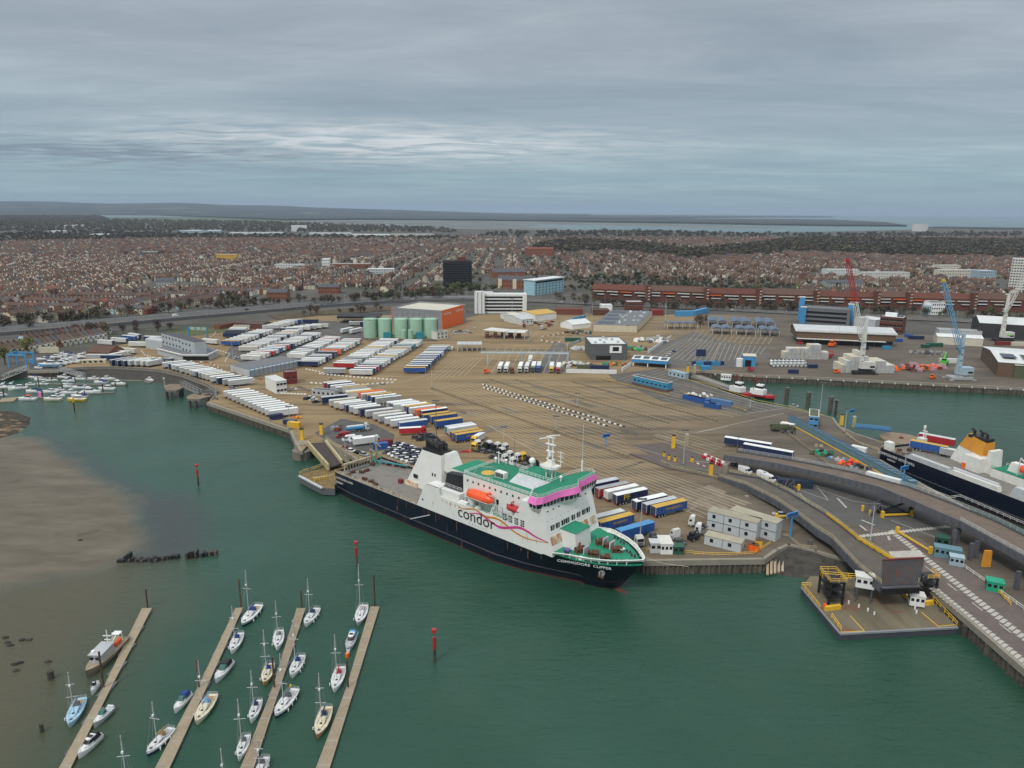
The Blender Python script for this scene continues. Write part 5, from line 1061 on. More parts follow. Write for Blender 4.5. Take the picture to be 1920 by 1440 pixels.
def tends(pts, dr, codes, desc, full=0, order='left'):
 d = Vector((math.cos(dr), math.sin(dr))); nn = Vector((d.y, -d.x)); out = []
 for i, (x, y) in enumerate(pts):
  p = Vector(P2(x, y)) + d * 6.8 + nn * 1.27; out.append(trailer(p, dr, codes[i], '%s from the left, %s' % (ordn(i), desc), 'trailers of the ' + desc, full))
 return out
# far yard, block by block
trow((757,701),(799,701),(808,658), 'rightmost far yard row', 'ynNbnNNbnGNbngwwY')
trow((656,705),(702,706),(758,647), 'second far yard row from the right', 'wnrNGwwbYwgwgYgNtwwgcrwwwn')
trow((626,691.7),(667.7,692.7),(714,645), 'third far yard row from the right', 'rwgkGwwdwgYwwGwnwnkgw')
trow((597,704),(638,703),(597,704), 'gap left of the red trailer', 'g', n=1) if False else trailer(Vector(P2(627,703)) + Vector((0,1.3)), math.pi, 'g', 'alone left of the front white one in the far yard')
trow((559,688.5),(596,689),(644,645), 'far yard row right of the canopy shed', 'NwwNgBNoNwwcwtwrwtwt')
trow((538,673),(563,675),(607,640), 'far yard row behind the canopy shed', 'wwgwNwwgwgwrwwg')
trow((453,677),(477,678),(571,633), 'far yard row in front of the canopy shed', 'wcwrwbwrNwwcwwNwwwkw')
trow((448,660.4),(484,660.4),(535,627), 'far yard row beside the round bend', 'ccgwgwwNwNwYwg')
trow((414.6,649),(451,649.6),(479,627), 'yard row with a blue and yellow end', 'ygwcwwNw')
trow((418,634),(447,634),(438,619), 'dark row near the motorway', 'BBBN')
trow((525,624),(559,624),(585,616), 'row below the long low shed', 'nwwgw')
trow((493,619),(527,618),(535,608), 'upper left yard row', 'wwcwwg')
trow((567,608),(594,608),(577,605), 'top of the far yard', 'B', n=1)
trow((380,645),(414,648),(386,646), 'spot between terminal building and yard', 'w', n=1)
for i, (x, y) in enumerate(((640,627),(657,628))): trailer(Vector(P2(x, y)) + Vector((3,8)), math.radians(62), 'w', '%s of the pair left of the green tanks' % ordn(i))
for i, (x, y) in enumerate(((662,612),(682,613))): trailer(Vector(P2(x, y)) + Vector((3,3)), math.radians(10), 'gB'[i], '%s by the black canopy shed' % ordn(i))
# by the sea wall
tends([(206,686),(217.5,687),(229,687.5),(240.6,687.5),(252.5,687.5),(264,688),(274,688.5)], math.radians(58), 'NNNgcww', 'row along the left sea wall')
tends([(305,690.6),(316,693),(322,695),(329,697),(337,700),(347,702.3),(355.6,705),(361,707),(367.5,708.5),(373,710),(379,712),(386,714),(394,717.5),(406,720),(418,723),(428,725)], math.radians(33), 'wNwgwcwGNgccwngG', 'row along the right sea wall')
q = trailer(Vector(P2(304,684)) + Vector((0,1)), math.radians(200), 'N', 'long navy side showing between the two sea wall rows'); text('DFDS', 1.6, 'white', q, (-3.5,1.32,2.6),(math.pi / 2,0, math.pi), ext=.01)
for i, (xa, ya, xb, yb, c) in enumerate(((183,647,221,650, 'd'),(208,643,240,645, 'd'),(228,638,248,640, 'b'),(240,634,266,638, 'd'),(241,651,272,652, 'w'),(270,640,302,641, 'n'),(208,668,229,669, 'c'),(222,663,249,665, 'c'),(162,676,189,676, 'g'),(189,677,226,677, 'N'),(206,676,226,672, 'w'))):
 a, b_ = Vector(P2(xa, ya)), Vector(P2(xb, yb)); d = (b_ - a).normalized(); trailer(a + d * 6.8 + Vector((-d.y, d.x)) * 1.3, ang(b_, a), c, '%s of the loose ones round the brick clubhouse' % ordn(i), 'loose trailers round the clubhouse')
mb = MB(); q = P(178,681); mb.box((q.x, q.y, QZ),(14,3,2.6), 'cream', rz=.2); [mb.box((q.x - 5 + i * 3.2, q.y - 1.6 + (i - 2) * .6, QZ + 1),(1.6,.2,1), 'hatch', rz=.2) for i in range(4)]; tag(mb.build('static_cabin'), 'long cream cabin with dark windows on the sea wall by the marina', 'cabin')
# white row on the left quay
whq = [(419.8 + (505 - 419.8) * i / 11,746 + 37.5 * i / 11) for i in range(12)]
tends(whq, math.radians(30), 'wwwcwwwwwwww', 'white row along the left quay', 1)
# near yard
tends([(602,757),(617.5,763),(627,767),(636,769),(646,772),(655,775),(662.5,778),(673,781),(685,783.5),(700,788.5),(709,793),(721,797.5),(732,802),(747,806)], math.radians(27), 'NccwNGwBgcgGwb', 'nearest long yard row behind the parked cars', 1)
tends([(606,729),(613.5,731),(620,735),(629,738),(641.5,738),(648,746),(653,748),(672,748),(677,751),(687,753),(695,756),(704,759),(725,767),(731,769),(737,771),(751,773),(759,775),(767,778),(778,782),(788,783),(791,791),(805,794),(814,803)], math.radians(28), 'rnwgYwYogyngwNwwywonyyy', 'long yard row just behind the nearest one', 1)
T4 = tends([(834,814),(839,817),(844,825),(851,829)], math.radians(30), 'twyy', 'short row behind the ferry funnel', 1)
for i, (x, y, sz) in enumerate(((837,823,.9),)): pass
def side_text(o, s_, m='ypaint2', size=1.5, x=0):
 return text(s_, size, m, o, (x, -1.33,2.6),(math.pi / 2,0,0), ext=.01)
mat('ypaint2', (.62,.45,.04),.5)
side_text(T4[3], "WABERER'S", 'gold', 1.2,1)
NR = tends([(1096,925),(1115,933),(1132,938),(1148,945)], math.radians(29), 'NRwn', 'row directly behind the ferry bridge wing', 1); side_text(NR[3], 'PF', 'ypaint2', 3.0,-2.5)
NR = tends([(1184,957),(1203,963),(1220,968)], math.radians(29), 'nNy', 'trio on the open apron near the lanes', 1); side_text(NR[2], "WABERER'S", 'gold', 1.4,1)
NR = tends([(1100,990),(1117,997),(1154,1013)], math.radians(31), 'gyl', 'row beside the ferry foredeck', 1); side_text(NR[1], "WABERER'S", 'gold', 1.2,1)
for i, (xa, ya, xb, yb) in enumerate(((1357,836,1444,850),(1392,849,1484,866))):
 a, b_ = Vector(P2(xa, ya)), Vector(P2(xb, yb)); d = (b_ - a); trailer(a + d / 2 + Vector((-d.y, d.x)).normalized() * 1.3, ang(b_, a), 'n', ('farther' if i == 0 else 'nearer') + ' of the two long dark ones by the flyover', None, 1, d.length)
tag(trailer(Vector(P2(1750,850,8)) + Vector((0,1)),0, 'y', 'standing on the second ferry deck', None, 1), kind='thing').location = (*P2(1740,848,8),8.0)
bpy.data.objects[-1] if False else None
for o in list(COL.objects):
 if o.get('label', '').endswith('second ferry deck'): o.rotation_euler = (0,0, math.radians(-42))
q = trailer((0,0), math.radians(-42), 'r', 'reddish, behind the blue one on the second ferry'); q.location = (*P2(1755,834,8),8.0)
q = trailer((0,0), math.radians(-42), 'g', 'tank shaped, before the orange funnel'); q.location = (*P2(1783,858,8),8.0); q.scale = (.6,1,.9)
# tractors, lorries
def tractor_kit(rigid=False):
 ks = []; mb = MB(); mb.loft([[(x, y, .9) for x, y in ((3.0,-1.2),(3.0,1.2),(1.0,1.2),(1.0,-1.2))], [(x, y, 2.0) for x, y in ((3.0,-1.25),(3.0,1.25),(1.0,1.25),(1.0,-1.25))], [(x, y, 3.0) for x, y in ((2.75,-1.2),(2.75,1.2),(1.0,1.2),(1.0,-1.2))], [(x, y, 3.7) for x, y in ((2.2,-1.1),(2.2,1.1),(1.0,1.1),(1.0,-1.1))]], 'BODY'); ks.append(('cab', mb, -1))
 mb = MB(); mb.quad([(3.03,-1.1,2.05),(3.03,1.1,2.05),(2.8,1.05,2.95),(2.8,-1.05,2.95)], 'hatch'); ks.append(('windscreen', mb, 0))
 for s_ in (-1,1): mb = MB(); mb.box((2.2, s_ * 1.26,2.1),(.8,.05,.7), 'hatch'); ks.append(('side_window', mb, 0))
 mb = MB(); mb.box((3.03,0,1.05),(.06,1.8,.8), 'dgrey'); ks.append(('grille', mb, 0))
 mb = MB(); mb.box((-.6,0,.7),(5.4,.9,.35), 'dgrey'); mb.box((.3,0,.5),(1.4,2.3,.7), 'dgrey'); ks.append(('chassis', mb, -1))
 if not rigid: mb = MB(); mb.box((-1.6,0,1.05),(1.1,1.1,.2), 'black'); ks.append(('fifth_wheel', mb, -1))
 for x in (2.1,-1.7):
  for y in (-1.0,1.0): ks.append(('wheel', wheel_mb(x, y),-1))
 return kit(*ks)
TR = tractor_kit()
def tractor(x, y, rz, col, desc, group=None, z=QZ):
 return place(TR, 'tractor_unit', '%s lorry tractor unit %s' % (col if col != 'twhite' else 'white', desc), 'lorry', tuple(P(x, y, z)), rz, group, {'BODY': col})
def artic(x, y, rz, cab, code, desc, group=None):
 """a coupled lorry is one thing: tractor and trailer parts under one root; its nose at the pixel"""
 d = Vector((math.cos(rz), math.sin(rz))); p = P(x, y); r = thing('articulated_lorry', desc, 'lorry', (p.x - d.x * 3, p.y - d.y * 3, QZ), rz, group)
 b_, rf, dr, wd = CC[code]; mp_ = {'BODY': cab}
 for kt, off_, mm, nm in ((TR, 0, mp_, 'tractor'),(TK[(1,0)],-7.2, {'BODY': b_, 'ROOF': rf, 'DOOR': dr}, 'trailer')):
  for n_, me, p_ in kt:
   o = bpy.data.objects.new(n_, me); COL.objects.link(o); o.parent = r; o.location = (off_, 0,0)
   for i, s_ in enumerate(me.materials):
    if s_.name in mm: o.material_slots[i].link = 'OBJECT'; o.material_slots[i].material = M(mm[s_.name])
 return r
for i, (x, y, cab, code, dsc) in enumerate(((935.4,700, 'twhite', 'w', 'leftmost white lorry'),(948,700, 'twhite', 'w', 'second white lorry from the left'),(974,700, 'twhite', 'w', 'third white lorry'),(986.5,700, 'twhite', 'g', 'white-cabbed lorry with grey trailer'),(999,699, 'dgrey', 'w', 'dark-cabbed lorry with white trailer'),(1009,699, 'blue', 'b', 'blue lorry'),(1033.5,700, 'yellow', 'w', 'yellow-cabbed lorry'),(1046.5,701, 'red', 'w', 'red-cabbed lorry at the right end'))):
 artic(x, y, math.radians(-95), cab, code, dsc + ' in the waiting row facing the camera', 'lorries waiting under the blue gantry')
artic(992.5,686, math.radians(-95), 'twhite', 'w', 'white lorry waiting behind the middle of the front row', 'lorries waiting under the blue gantry')
tractor(960.5,699, math.radians(-95), 'dred', 'alone between the white lorries of the waiting row');
for i, (x, y, c, r) in enumerate(((892,838, 'twhite', -60),(912,840, 'twhite', -45),(927,843, 'twhite', -40),(941,845, 'twhite', -40),(917,849, 'black', -45),(935,853, 'twhite', -45),(905,846, 'black', -45),(949,860, 'twhite', -35),(964,864, 'twhite', -40),(928,858, 'black', -40),(975,862, 'yellow', -50),(984,873, 'black', -45),(996,879, 'black', -45),(940,866, 'twhite', -40),(955,872, 'twhite', -40))):
 tractor(x, y, math.radians(r + 75 if c == 'black' else r), c, ['parked %s in the crowd behind the ferry top deck' % ordn(i)][0], 'tractor units parked behind the ferry')
for i, (x, y) in enumerate(((1308,988),(1320,1003))): tractor(x, y, math.radians(160), 'twhite', ('farther' if i == 0 else 'nearer') + ' of two left of the stacked grey cabins')
tractor(1193,1020, math.radians(-75), 'twhite', 'at the front of the bright blue trailer by the ferry bow'); tractor(1273,1016, math.radians(115), 'twhite', 'in the middle of the quay machinery by the bow');
tractor(1019,618, math.radians(190), 'twhite', 'on the road by the check canopies'); tractor(894,843, math.radians(-120), 'yellow', 'in front of the white box lorry behind the funnel')
tractor(983,613, math.radians(-95), 'red', 'by the check canopies, left'); tractor(1029,612, math.radians(-95), 'red', 'by the check canopies, right')
def box_lorry(x, y, rz, L_, col, label, cab='twhite', h=3.4):
 t_ = place(TR, 'box_lorry', label, 'lorry', tuple(P(x, y)), rz, None, {'BODY': cab}); mb = MB(); mb.box((1 - L_ / 2 - .2,0,1.0),(L_, 2.5, h - .9), col, top='white'); mb.build('cargo_box', t_)
box_lorry(893,831, math.radians(-115),7, 'twhite', 'white box lorry with yellow cab behind the ferry funnel', 'yellow'); box_lorry(700,832, math.radians(25),9.5, 'twhite', 'white box lorry parked beside the white vans'); box_lorry(787,814, math.radians(12),10, 'red', 'red box lorry behind the black parked cars', 'red')
t_ = place(TR, 'tanker_lorry', 'small blue and white tanker lorry on the dark patch', 'lorry', tuple(P(680,808)), math.radians(25), None, {'BODY': 'twhite'}); mb = MB(); mb.cyl((-7.5,0,2),(.6,0,2),1.05, 'sky', 12); mb.box((-3.5,0,2.6),(7.6,1.2,.5), 'white'); mb.build('tank', t_)
# cars and vans
def car_kit(L_=4.4, W_=1.8, H_=1.45, van=False):
 ks = []; mb = MB(); h = .82 if not van else 1.2; hx = L_ / 2
 mb.loft([[(x * k_, y * W_ / 2, z) for x, y in ((hx, -.8),(hx, .8),(hx * .9,1),(-hx * .9,1),(-hx, .85),(-hx, -.85),(-hx * .9,-1),(hx * .9,-1))] for z, k_ in ((.28,.97),(.6,1),(h, .97))], 'BODY')
 if van: mb.loft([[(x, y, z) for x, y in ((a, -W_ / 2 * k_),(a, W_ / 2 * k_),(-hx * .97, W_ / 2 * k_),(-hx * .97,-W_ / 2 * k_))] for z, a, k_ in ((1.2, hx * .75,1),(2.0, hx * .5,.97),(H_ - .1, hx * .38,.93),(H_, hx * .3,.85))], 'BODY')
 ks.append(('body', mb, -1))
 if van:
  mb = MB(); mb.quad([(hx * .76,-W_ * .44,1.25),(hx * .76, W_ * .44,1.25),(hx * .53, W_ * .42,2.0),(hx * .53,-W_ * .42,2.0)], 'hatch'); ks.append(('windscreen', mb, 0))
  for s_ in (-1,1): mb = MB(); mb.box((hx * .45, s_ * W_ / 2 * .99,1.3),(.9,.06,.6), 'hatch'); ks.append(('side_window', mb, 0))
 else:
  mb = MB(); mb.loft([[(a, -W_ * .45 * k_, z),(a, W_ * .45 * k_, z),(b_, W_ * .45 * k_, z),(b_, -W_ * .45 * k_, z)] for z, a, b_, k_ in ((h, L_ * .24,-L_ * .43,1),(H_ - .06, L_ * .06,-L_ * .30,.82))], 'hatch'); ks.append(('window', mb, 0))
  mb = MB(); mb.box((-L_ * .12,0, H_ - .06),(L_ * .36, W_ * .74,.07), 'BODY'); ks.append(('roof', mb, 0))
 for x in (L_ * .31,-L_ * .30):
  for y in (-W_ * .46, W_ * .46): ks.append(('wheel', wheel_mb(x, y, .32,.22),-1))
 return kit(*ks)
CAR, VAN = car_kit(), car_kit(5.9,2.0,2.5, True)
mat('carwhite', (.72,.73,.73),.3, var=.05); mat('carsilver', (.35,.37,.39),.3, var=.05); mat('cargrey', (.10,.105,.11),.3, var=.1); mat('carblack', (.018,.018,.022),.25, var=.1); mat('carblue', (.03,.06,.16),.3); mat('carred', (.25,.02,.02),.3)
CW = {'carwhite': 'white', 'carsilver': 'silver', 'cargrey': 'grey', 'carblack': 'black', 'carblue': 'dark blue', 'carred': 'dark red'}
def car(x, y, rz, col, desc, group=None, z=QZ, van=False, w_=None):
 return place(VAN if van else CAR, 'van' if van else 'parked_car', '%s %s %s' % (CW[col], 'van' if van else 'car', desc), 'van' if van else 'car', (w_[0], w_[1], z) if w_ else tuple(P(x, y, z)), rz, group, {'BODY': col})
ci = 0; c00, c10, c01, c11 = Vector(P2(726,850)), Vector(P2(779,871)), Vector(P2(747,834)), Vector(P2(792,850))
for j in range(5):
 for i in range(7):
  p = c00.lerp(c10, i / 6).lerp(c01.lerp(c11, i / 6), j / 4) + Vector((rnd.uniform(-.4,.4), rnd.uniform(-.4,.4)))
  car(0,0, math.radians(200) + rnd.uniform(-.06,.06), rnd.choice(['carwhite', 'carwhite', 'carsilver', 'carblack', 'carblue', 'cargrey', 'carblack', 'carwhite']), '%s from the left, %s row, packed behind the ferry stern' % (ordn(i), ordn(j)), 'cars packed behind the ferry stern', w_=p)
for i, (x, y, c, r) in enumerate(((659,847, 'carwhite', -28),(672,851, 'carblack', -28),(683,854, 'carsilver', -28),(650,842, 'carred', -28))): car(x, y, math.radians(r), c, 'in the line by the rusty quay rail')
for i, (x, y) in enumerate(((780,822),(789,826),(799,821),(806,817),(812,822),(824,831),(793,818))): car(x, y, math.radians(22), 'carblack' if i % 3 else 'cargrey', '%s of the group in front of the red box lorry' % ordn(i), 'dark cars by the red lorry')
for x, y, c, r, d in ((549,732, 'carwhite', 15, 'right of the white two-storey office'),(443,672, 'carwhite', 60, 'in the loop right of the terminal building'),(437,730, 'carsilver', 10, 'at the right end of the sea wall trailers'),(444,733, 'carblack', 10, 'beside the silver one by the sea wall trailers'),(576,749, 'carblack', 30, 'left of the white pair by the near yard'),(583,747, 'carwhite', 30, 'farther of the white pair by the near yard'),(588,751, 'carwhite', 30, 'nearer of the white pair by the near yard'),(593,755, 'carblack', 30, 'touching the first near yard trailer'),(1460,967, 'carsilver', 170, 'parked under the lower linkspan'),(1288,747, 'carwhite', 0, 'on the yellow kerb by the blue skips'),(1489,763, 'carsilver', -20, 'on the quay edge by the tall piles'),(886,616, 'carwhite', 20, 'on the road right of the orange block'),(942,667, 'carwhite', 90, 'x') )[:-1]: car(x, y, math.radians(r), c, d)
car(848,656, math.radians(80), 'carwhite', 'left of the canopy over the check lanes', van=True)
for i, (x, y) in enumerate(((654,826),(667,828))): car(x, y, math.radians(205), 'carwhite', ('left' if i == 0 else 'right') + ' one of the pair beside the white box lorry', van=True)
car(643,820, math.radians(205), 'carred', 'dark one left of the white pair', van=True)
for i, (x, y, c) in enumerate(((1378,874, 'cargrey'),(1388,878, 'carblack'),(1397,886, 'carwhite'),(1404,883, 'carblack'),(1432,896, 'carwhite'),(1441,901, 'carwhite'),(1448,898, 'carblack'),(1460,902, 'carblue'))): car(x, y, math.radians(-60), c, '%s from the left in the shade under the flyover' % ordn(i), 'vehicles under the flyover', van=c == 'carwhite')
for i, x in enumerate((1000,1005,1012,1018,1026,1032,1036,1041)): car(x, 604 + (i % 3) * 3, math.radians(10), ['cargrey', 'carblack', 'carred', 'carwhite'][i % 4], '%s in the small car park above the lorries' % ordn(i), 'cars in the small car park')
for i, (x, y) in enumerate(((848,622),(851,627),(857,624),(863,622),(868,626),(874,621),(883,625))): car(x, y, math.radians(20), ['carwhite', 'carwhite', 'carsilver', 'cargrey'][i % 4], '%s from the left beside the white office by the green tanks' % ordn(i), 'cars by the green tanks')
for i, (x, y) in enumerate(((1252,667),(1258,663),(1263,660))): car(x, y, math.radians(55), ['carwhite', 'carwhite', 'carblue'][i], '%s in the queue behind the blue check shed' % ordn(i), 'cars by the blue check shed')
# motorway traffic
for i, (k_, off_, c) in enumerate(((22,5, 'carwhite'),(30,-6, 'cargrey'),(37,6, 'carwhite'),(41,-5, 'carblack'),(44,7, 'carsilver'),(17,-8, 'carwhite'),(26,8, 'carblack'),(52,-6, 'carwhite'),(57,6, 'cargrey'),(63,-6, 'carwhite'),(70,7, 'carblue'))):
 a, b_ = mw_sub[k_], mw_sub[k_ + 1]; d = (b_ - a).normalized(); n_ = Vector((-d.y, d.x)); p = a + n_ * off_; car(0,0, ang(a, b_), c, 'on the motorway, %s from the left' % ordn(i), 'cars on the motorway', z=QZ + .62, w_=p, van=i % 4 == 0)
# containers, skips, tanks, plant
def cont_kit(L_=6.1, h=2.6):
 mb = MB(); mb.box((0,0,0),(L_, 2.44, h), 'BODY')
 for i in range(int(L_ / .6)):
  for s_ in (-1,1): mb.box((-L_ / 2 + .5 + i * .6, s_ * 1.23,.2),(.25,.05, h - .4), 'BODY')
 m2 = MB(); m2.box((-L_ / 2 - .02,0,.1),(.06,2.2, h - .25), 'DOOR'); [m2.box((-L_ / 2 - .07, y, .1),(.05,.06, h - .25), 'dgrey') for y in (-.7,-.25,.25,.7)]
 return kit(('box', mb, -1),('door', m2,-1))
CK, CK12 = cont_kit(), cont_kit(12.2,2.9)
def cont(p, rz, col, label, lng=False, z=QZ, group=None, door=None):
 return place(CK12 if lng else CK, 'shipping_container', label, 'container', (p[0], p[1], z), rz, group, {'BODY': col, 'DOOR': door or col})
cont(P2(518,786), math.radians(30), 'navy', 'navy container at the near end of the white quay row', z=QZ); cont(P2(544,797), math.radians(-15), 'navy', 'navy container by the bend of the left quay'); cont(P2(552,801), math.radians(-15), 'yellow', 'yellow box beside the navy container at the quay bend')
cont(P2(1490,913), math.radians(-10), mat('deepblue', (.02,.035,.06),.5), 'dark blue container under the flyover legs', True); cont(P2(714,841), math.radians(20), 'blue', 'blue container beside the packed cars'); cont(P2(723,835), math.radians(20), 'dred', 'dark red container beyond the blue one by the packed cars')
for i in range(5): cont(P2(1291 + i * 7.2,749 + i * 1.7), math.radians(-42), 'blue', '%s blue skip from the left in the line by the yellow kerb' % ordn(i), group='blue skips by the kerb')
for i in range(2): cont(P2(1331 + i * 9,764 + i * 1.5), math.radians(-42), 'blue', '%s blue box nearest the long blue container' % ordn(i))
cont(P2(1352,759), math.radians(-42), mat('steelblue', (.10,.20,.36),.5), 'long steel blue container on the kerb island', True); cont(P2(1655,905), math.radians(-48), 'white', 'white container on the jetty behind the flyover railing', True); cont(P2(1610,848), math.radians(-45), 'white', 'white cabin unit on the ramp to the second ferry')
place(TR, 'army_truck', 'olive camouflaged army lorry crane near the covered walkway', 'lorry', tuple(P(1478,812)), math.radians(-5), None, {'BODY': 'olive'}); mb = MB(); q = P(1463,808); mb.box((q.x, q.y, QZ + 1),(9,2.6,1.6), 'olive'); [mb.cyl((q.x + dx, q.y - 1.4, QZ + .6),(q.x + dx, q.y + 1.4, QZ + .6),.6, 'tyre', 8) for dx in (-3.4,-1.8,1.8,3.4)]; mb.bar((q.x - 5, q.y, QZ + 3.4),(q.x + 4, q.y, QZ + 3.2),.7,.7, 'olive'); tag(mb.build('mobile_crane'), 'olive mobile crane chassis beside the army lorry cab', 'mobile crane'); cont(P2(1476,803), math.radians(-42), 'white', 'white box behind the olive army crane')
def heap(x, y, cols, label, n, R_, sz, cat='scrap heap', name='scrap_pile', z=QZ, sx=1.6):
 mb = MB(); q = P(x, y, z); hr_ = random.Random(int(x * 7 + y))
 pv_ = None
 for i in range(n):
  a = hr_.uniform(0,6.28); r = R_ * hr_.random() ** .6; h = max(0,(1 - r / R_)) * R_ * .45; s_ = sz * hr_.uniform(.5,1.3)
  mb.box((q.x + r * math.cos(a) * sx, q.y + r * math.sin(a), z + h * hr_.random()),(s_, s_ * hr_.uniform(.5,1.5), s_ * .7), hr_.choice(cols), rz=hr_.uniform(0,3), taper=(.8,.7))
 return tag(mb.build(name), label, cat)
heap(1541,852, ['dgreen', 'green', 'olive', 'black'], 'heap of dark green netting and gear near the covered walkway', 26,3.5,1.6, 'gear heap', 'gear_pile'); heap(1533,838, ['timber', 'brown'], 'small brown crate stack above the green heap', 6,1.4,1.4, 'crates', 'crate_stack')
heap(1592,870, ['redor', 'orange', 'red'], 'heap of orange fish trays below the covered walkway', 22,3,1.3, 'crates', 'tray_stack'); heap(1606,878, ['dgrey', 'steel', 'black'], 'dark machinery beside the orange trays', 14,3.2,1.3, 'machinery', 'machinery'); heap(1570,862, ['lgrey', 'galv', 'sky'], 'pile of pale poles left of the orange trays', 10,2.4,1.1, 'pole stack', 'pole_stack')
heap(1310,742, ['white', 'lite', 'white'], 'pile of white bulk bags on the yellow kerb island', 20,4,1.3, 'bags', 'bag_pile', sx=2); heap(1290,741, ['yellow'], 'small yellow box by the white bags', 2,.6,1.4, 'box', 'grit_box')
heap(871,848, ['redor', 'red'], 'red tow hitch frame on the apron behind the ferry', 7,1.5,.9, 'towing gear', 'tow_frame'); heap(558,784, ['yellow', 'orange'], 'yellow forklift attachment near the ramp', 8,1.8,1, 'machine', 'forklift_truck'); heap(632,806, ['dred', 'dgrey', 'steel'], 'small dark red trailer on the dark patch', 7,2.2,1.8, 'trailer', 'utility_trailer')
heap(1222,1012, ['black', 'dgrey', 'dgrey'], 'black terminal machinery beside the ferry bow', 24,3.2,1.5, 'machinery', 'machinery'); heap(1260,1012, ['black', 'steel'], 'dark forklift mast between the cabins by the bow', 12,1.8,1.3, 'forklift', 'forklift')
heap(1540,1008, ['black'], 'x', 1,.1,.1) if False else None
for x, y, d, lab, m in ((1228,1033,(3.4,3,3.3), 'grey glazed kiosk on the quay by the ferry bow', 'lgrey'),(1246,1031,(3.6,6,3.4), 'white welfare cabin with red base by the ferry bow', 'white'),(1270,1036,(3.4,2.6,2.5), 'green glazed shelter by the yellow railing', 'dgreen'),(1775,1044,(7,3,3.2), 'blue and white cabin under the flyover on the jetty', 'walkblue'),(1792,1058,(3.6,2.6,2.8), 'pale blue small kiosk beside the blue cabin', 'lblue'),(1863,1106,(4,3,3), 'green equipment cabin on the jetty', 'green'),(1765,1022,(3.5,3,3), 'dark green box cabin under the flyover leg', 'dgreen')): cabin(x, y, QZ, d, lab, -.45 if x > 1500 else 0, m, 'kiosk', 'kiosk')
mb = MB(); q = P(1848,1062); mb.box((q.x, q.y, QZ),(2.4,.8,5), 'mustard', taper=(.8,1)); tag(mb.build('folded_barrier'), 'upright orange steel plate beneath the flyover', 'steel plate')
for i, (x, y) in enumerate(((1254,864),(1265,867),(1297,868),(1245,858))): q = P(x, y); mb = MB(); mb.box((q.x, q.y, QZ),(1,1,2.2), 'yellow'); mb.box((q.x, q.y, QZ + 2.2),(.7,.7,.5), 'black'); tag(mb.build('post'), '%s short yellow post from the left at the road split' % ordn((1,2,3,0)[i]), 'post', 'short yellow posts at the road split')
for x, y, h, lab, m in ((1262,840,5.5, 'pair of tall yellow gate posts at the road split', 'yellow'),(1287,836,5, 'tall cream gate post right of the yellow pair', 'creamsteel'),(1332,893,5, 'tall yellow gate post at the linkspan head', 'yellow'),(1577,797,5, 'tall yellow post by the curved link', 'yellow'),(1600,801,5, 'tall cream post by the curved link', 'creamsteel'),(1289,700,5, 'yellow post by the barge slot', 'yellow'),(1302,699,5, 'cream post by the barge slot', 'creamsteel')):
 q = P(x, y); mb = MB(); mb.box((q.x, q.y, QZ),(1.5,1.2, h), m, taper=(.85,.85)); mb.box((q.x, q.y, QZ + h),(1.3,1.0,.5), 'black' if m == 'yellow' else 'lgrey'); tag(mb.build('gate_post'), lab, 'post')
# light masts and signs
def mast(x, y, xt, yt, label, arms=1, r=.16, group='yard light masts', m='galv', head='dgrey'):
 h = hgt(x, y, xt, yt); t_ = thing('light_mast', label, 'light mast', tuple(P(x, y)),0, group); mb = MB(); mb.cyl((0,0,0),(0,0, h), r * 1.4, m, 6, r1=r * .7); mb.box((0,0,0),(1.1,1.1,.9), 'dconc'); mb.build('pole', t_)
 mb = MB(); mb.box((0,0, h - .3),(2.4 * arms, .5,.4), head)
 for s_ in (-1,1): mb.box((s_ * 1.1 * arms, 0, h - .1),(.7,.7,.3), head)
 mb.build('lamp_head', t_)
for i, (x, y, xt, yt, lb_l) in enumerate(((810,729,809,692, 'at the top end of the longest guard rail'),(719,766,718,720, 'among the near yard trailers'),(819,858,819,751, 'tall dark, just behind the ferry funnel'),(1042,809,1042,780, 'halfway down the longest guard rail'),(1082,764,1083,737, 'beside the second guard rail'),(1281,873,1284,806, 'at the road split by the yellow posts'),(1381,856,1383,818, 'in front of the long dark trailers'),(406,749,405,719, 'at the left corner of the white row quay'),(544,806,543,762, 'at the quay bend'),(648,858,650,820, 'by the stern inlet'),(1200,1014,1201,935, 'beside the bright blue trailer'),(1631,1017,1637,945, 'beside the yellow crash beam of the lower linkspan'),(1692,905,1697,850, 'at the end of the covered walkway'),(1537,775,1539,718, 'white, on the tug quay'),(439,700,438,642, 'left of the canopy shed'),(1583,812,1584,766, 'white, near the curved link'),(1109,622,1108,566, 'behind the low grey hall'),(1175,655,1174,610, 'over the building site'),(960,600,958,560, 'near the road by the office block'),(1247,605,1245,562, 'in the check lanes'),(693,640,692,600, 'in front of the tanks'),(995,640,994,610, 'over the lorry lanes'),(944,840,944,800, 'in the crowd of tractor units'),(1406,768,1407,745, 'at the tug quay kerb'),(620,712,620,680, 'over the blocks in mid yard'))): mast(x, y, xt, yt, 'light mast ' + lb_l, m='galv' if 'dark' not in lb_l else 'dgrey')
def tsign(x, y, h, w_, lab, rz=0.0, col='sky'):
 t_ = thing('overhead_sign', lab, 'sign', tuple(P(x, y)), rz); mb = MB(); mb.cyl((0,0,0),(0,0, h),.3, col, 6); mb.build('pole', t_); mb = MB(); mb.box((0,0, h - .1),(w_, .35,1.5), col); mb.box((0,-.2, h + .1),(w_ - .4,.05,1.1), 'blue'); mb.build('panel', t_)
tsign(1136,838,4.6,4, 'small blue sign on a post between the lanes', .5); tsign(1481,1010,7.5,5, 'blue T-shaped sign beside the lower linkspan', .5); tsign(1692,908,6,4.5, 'blue T-shaped sign beside the second ferry', .5); tsign(1594,795,6,3.6, 'blue T-shaped sign by the curved link', .5)
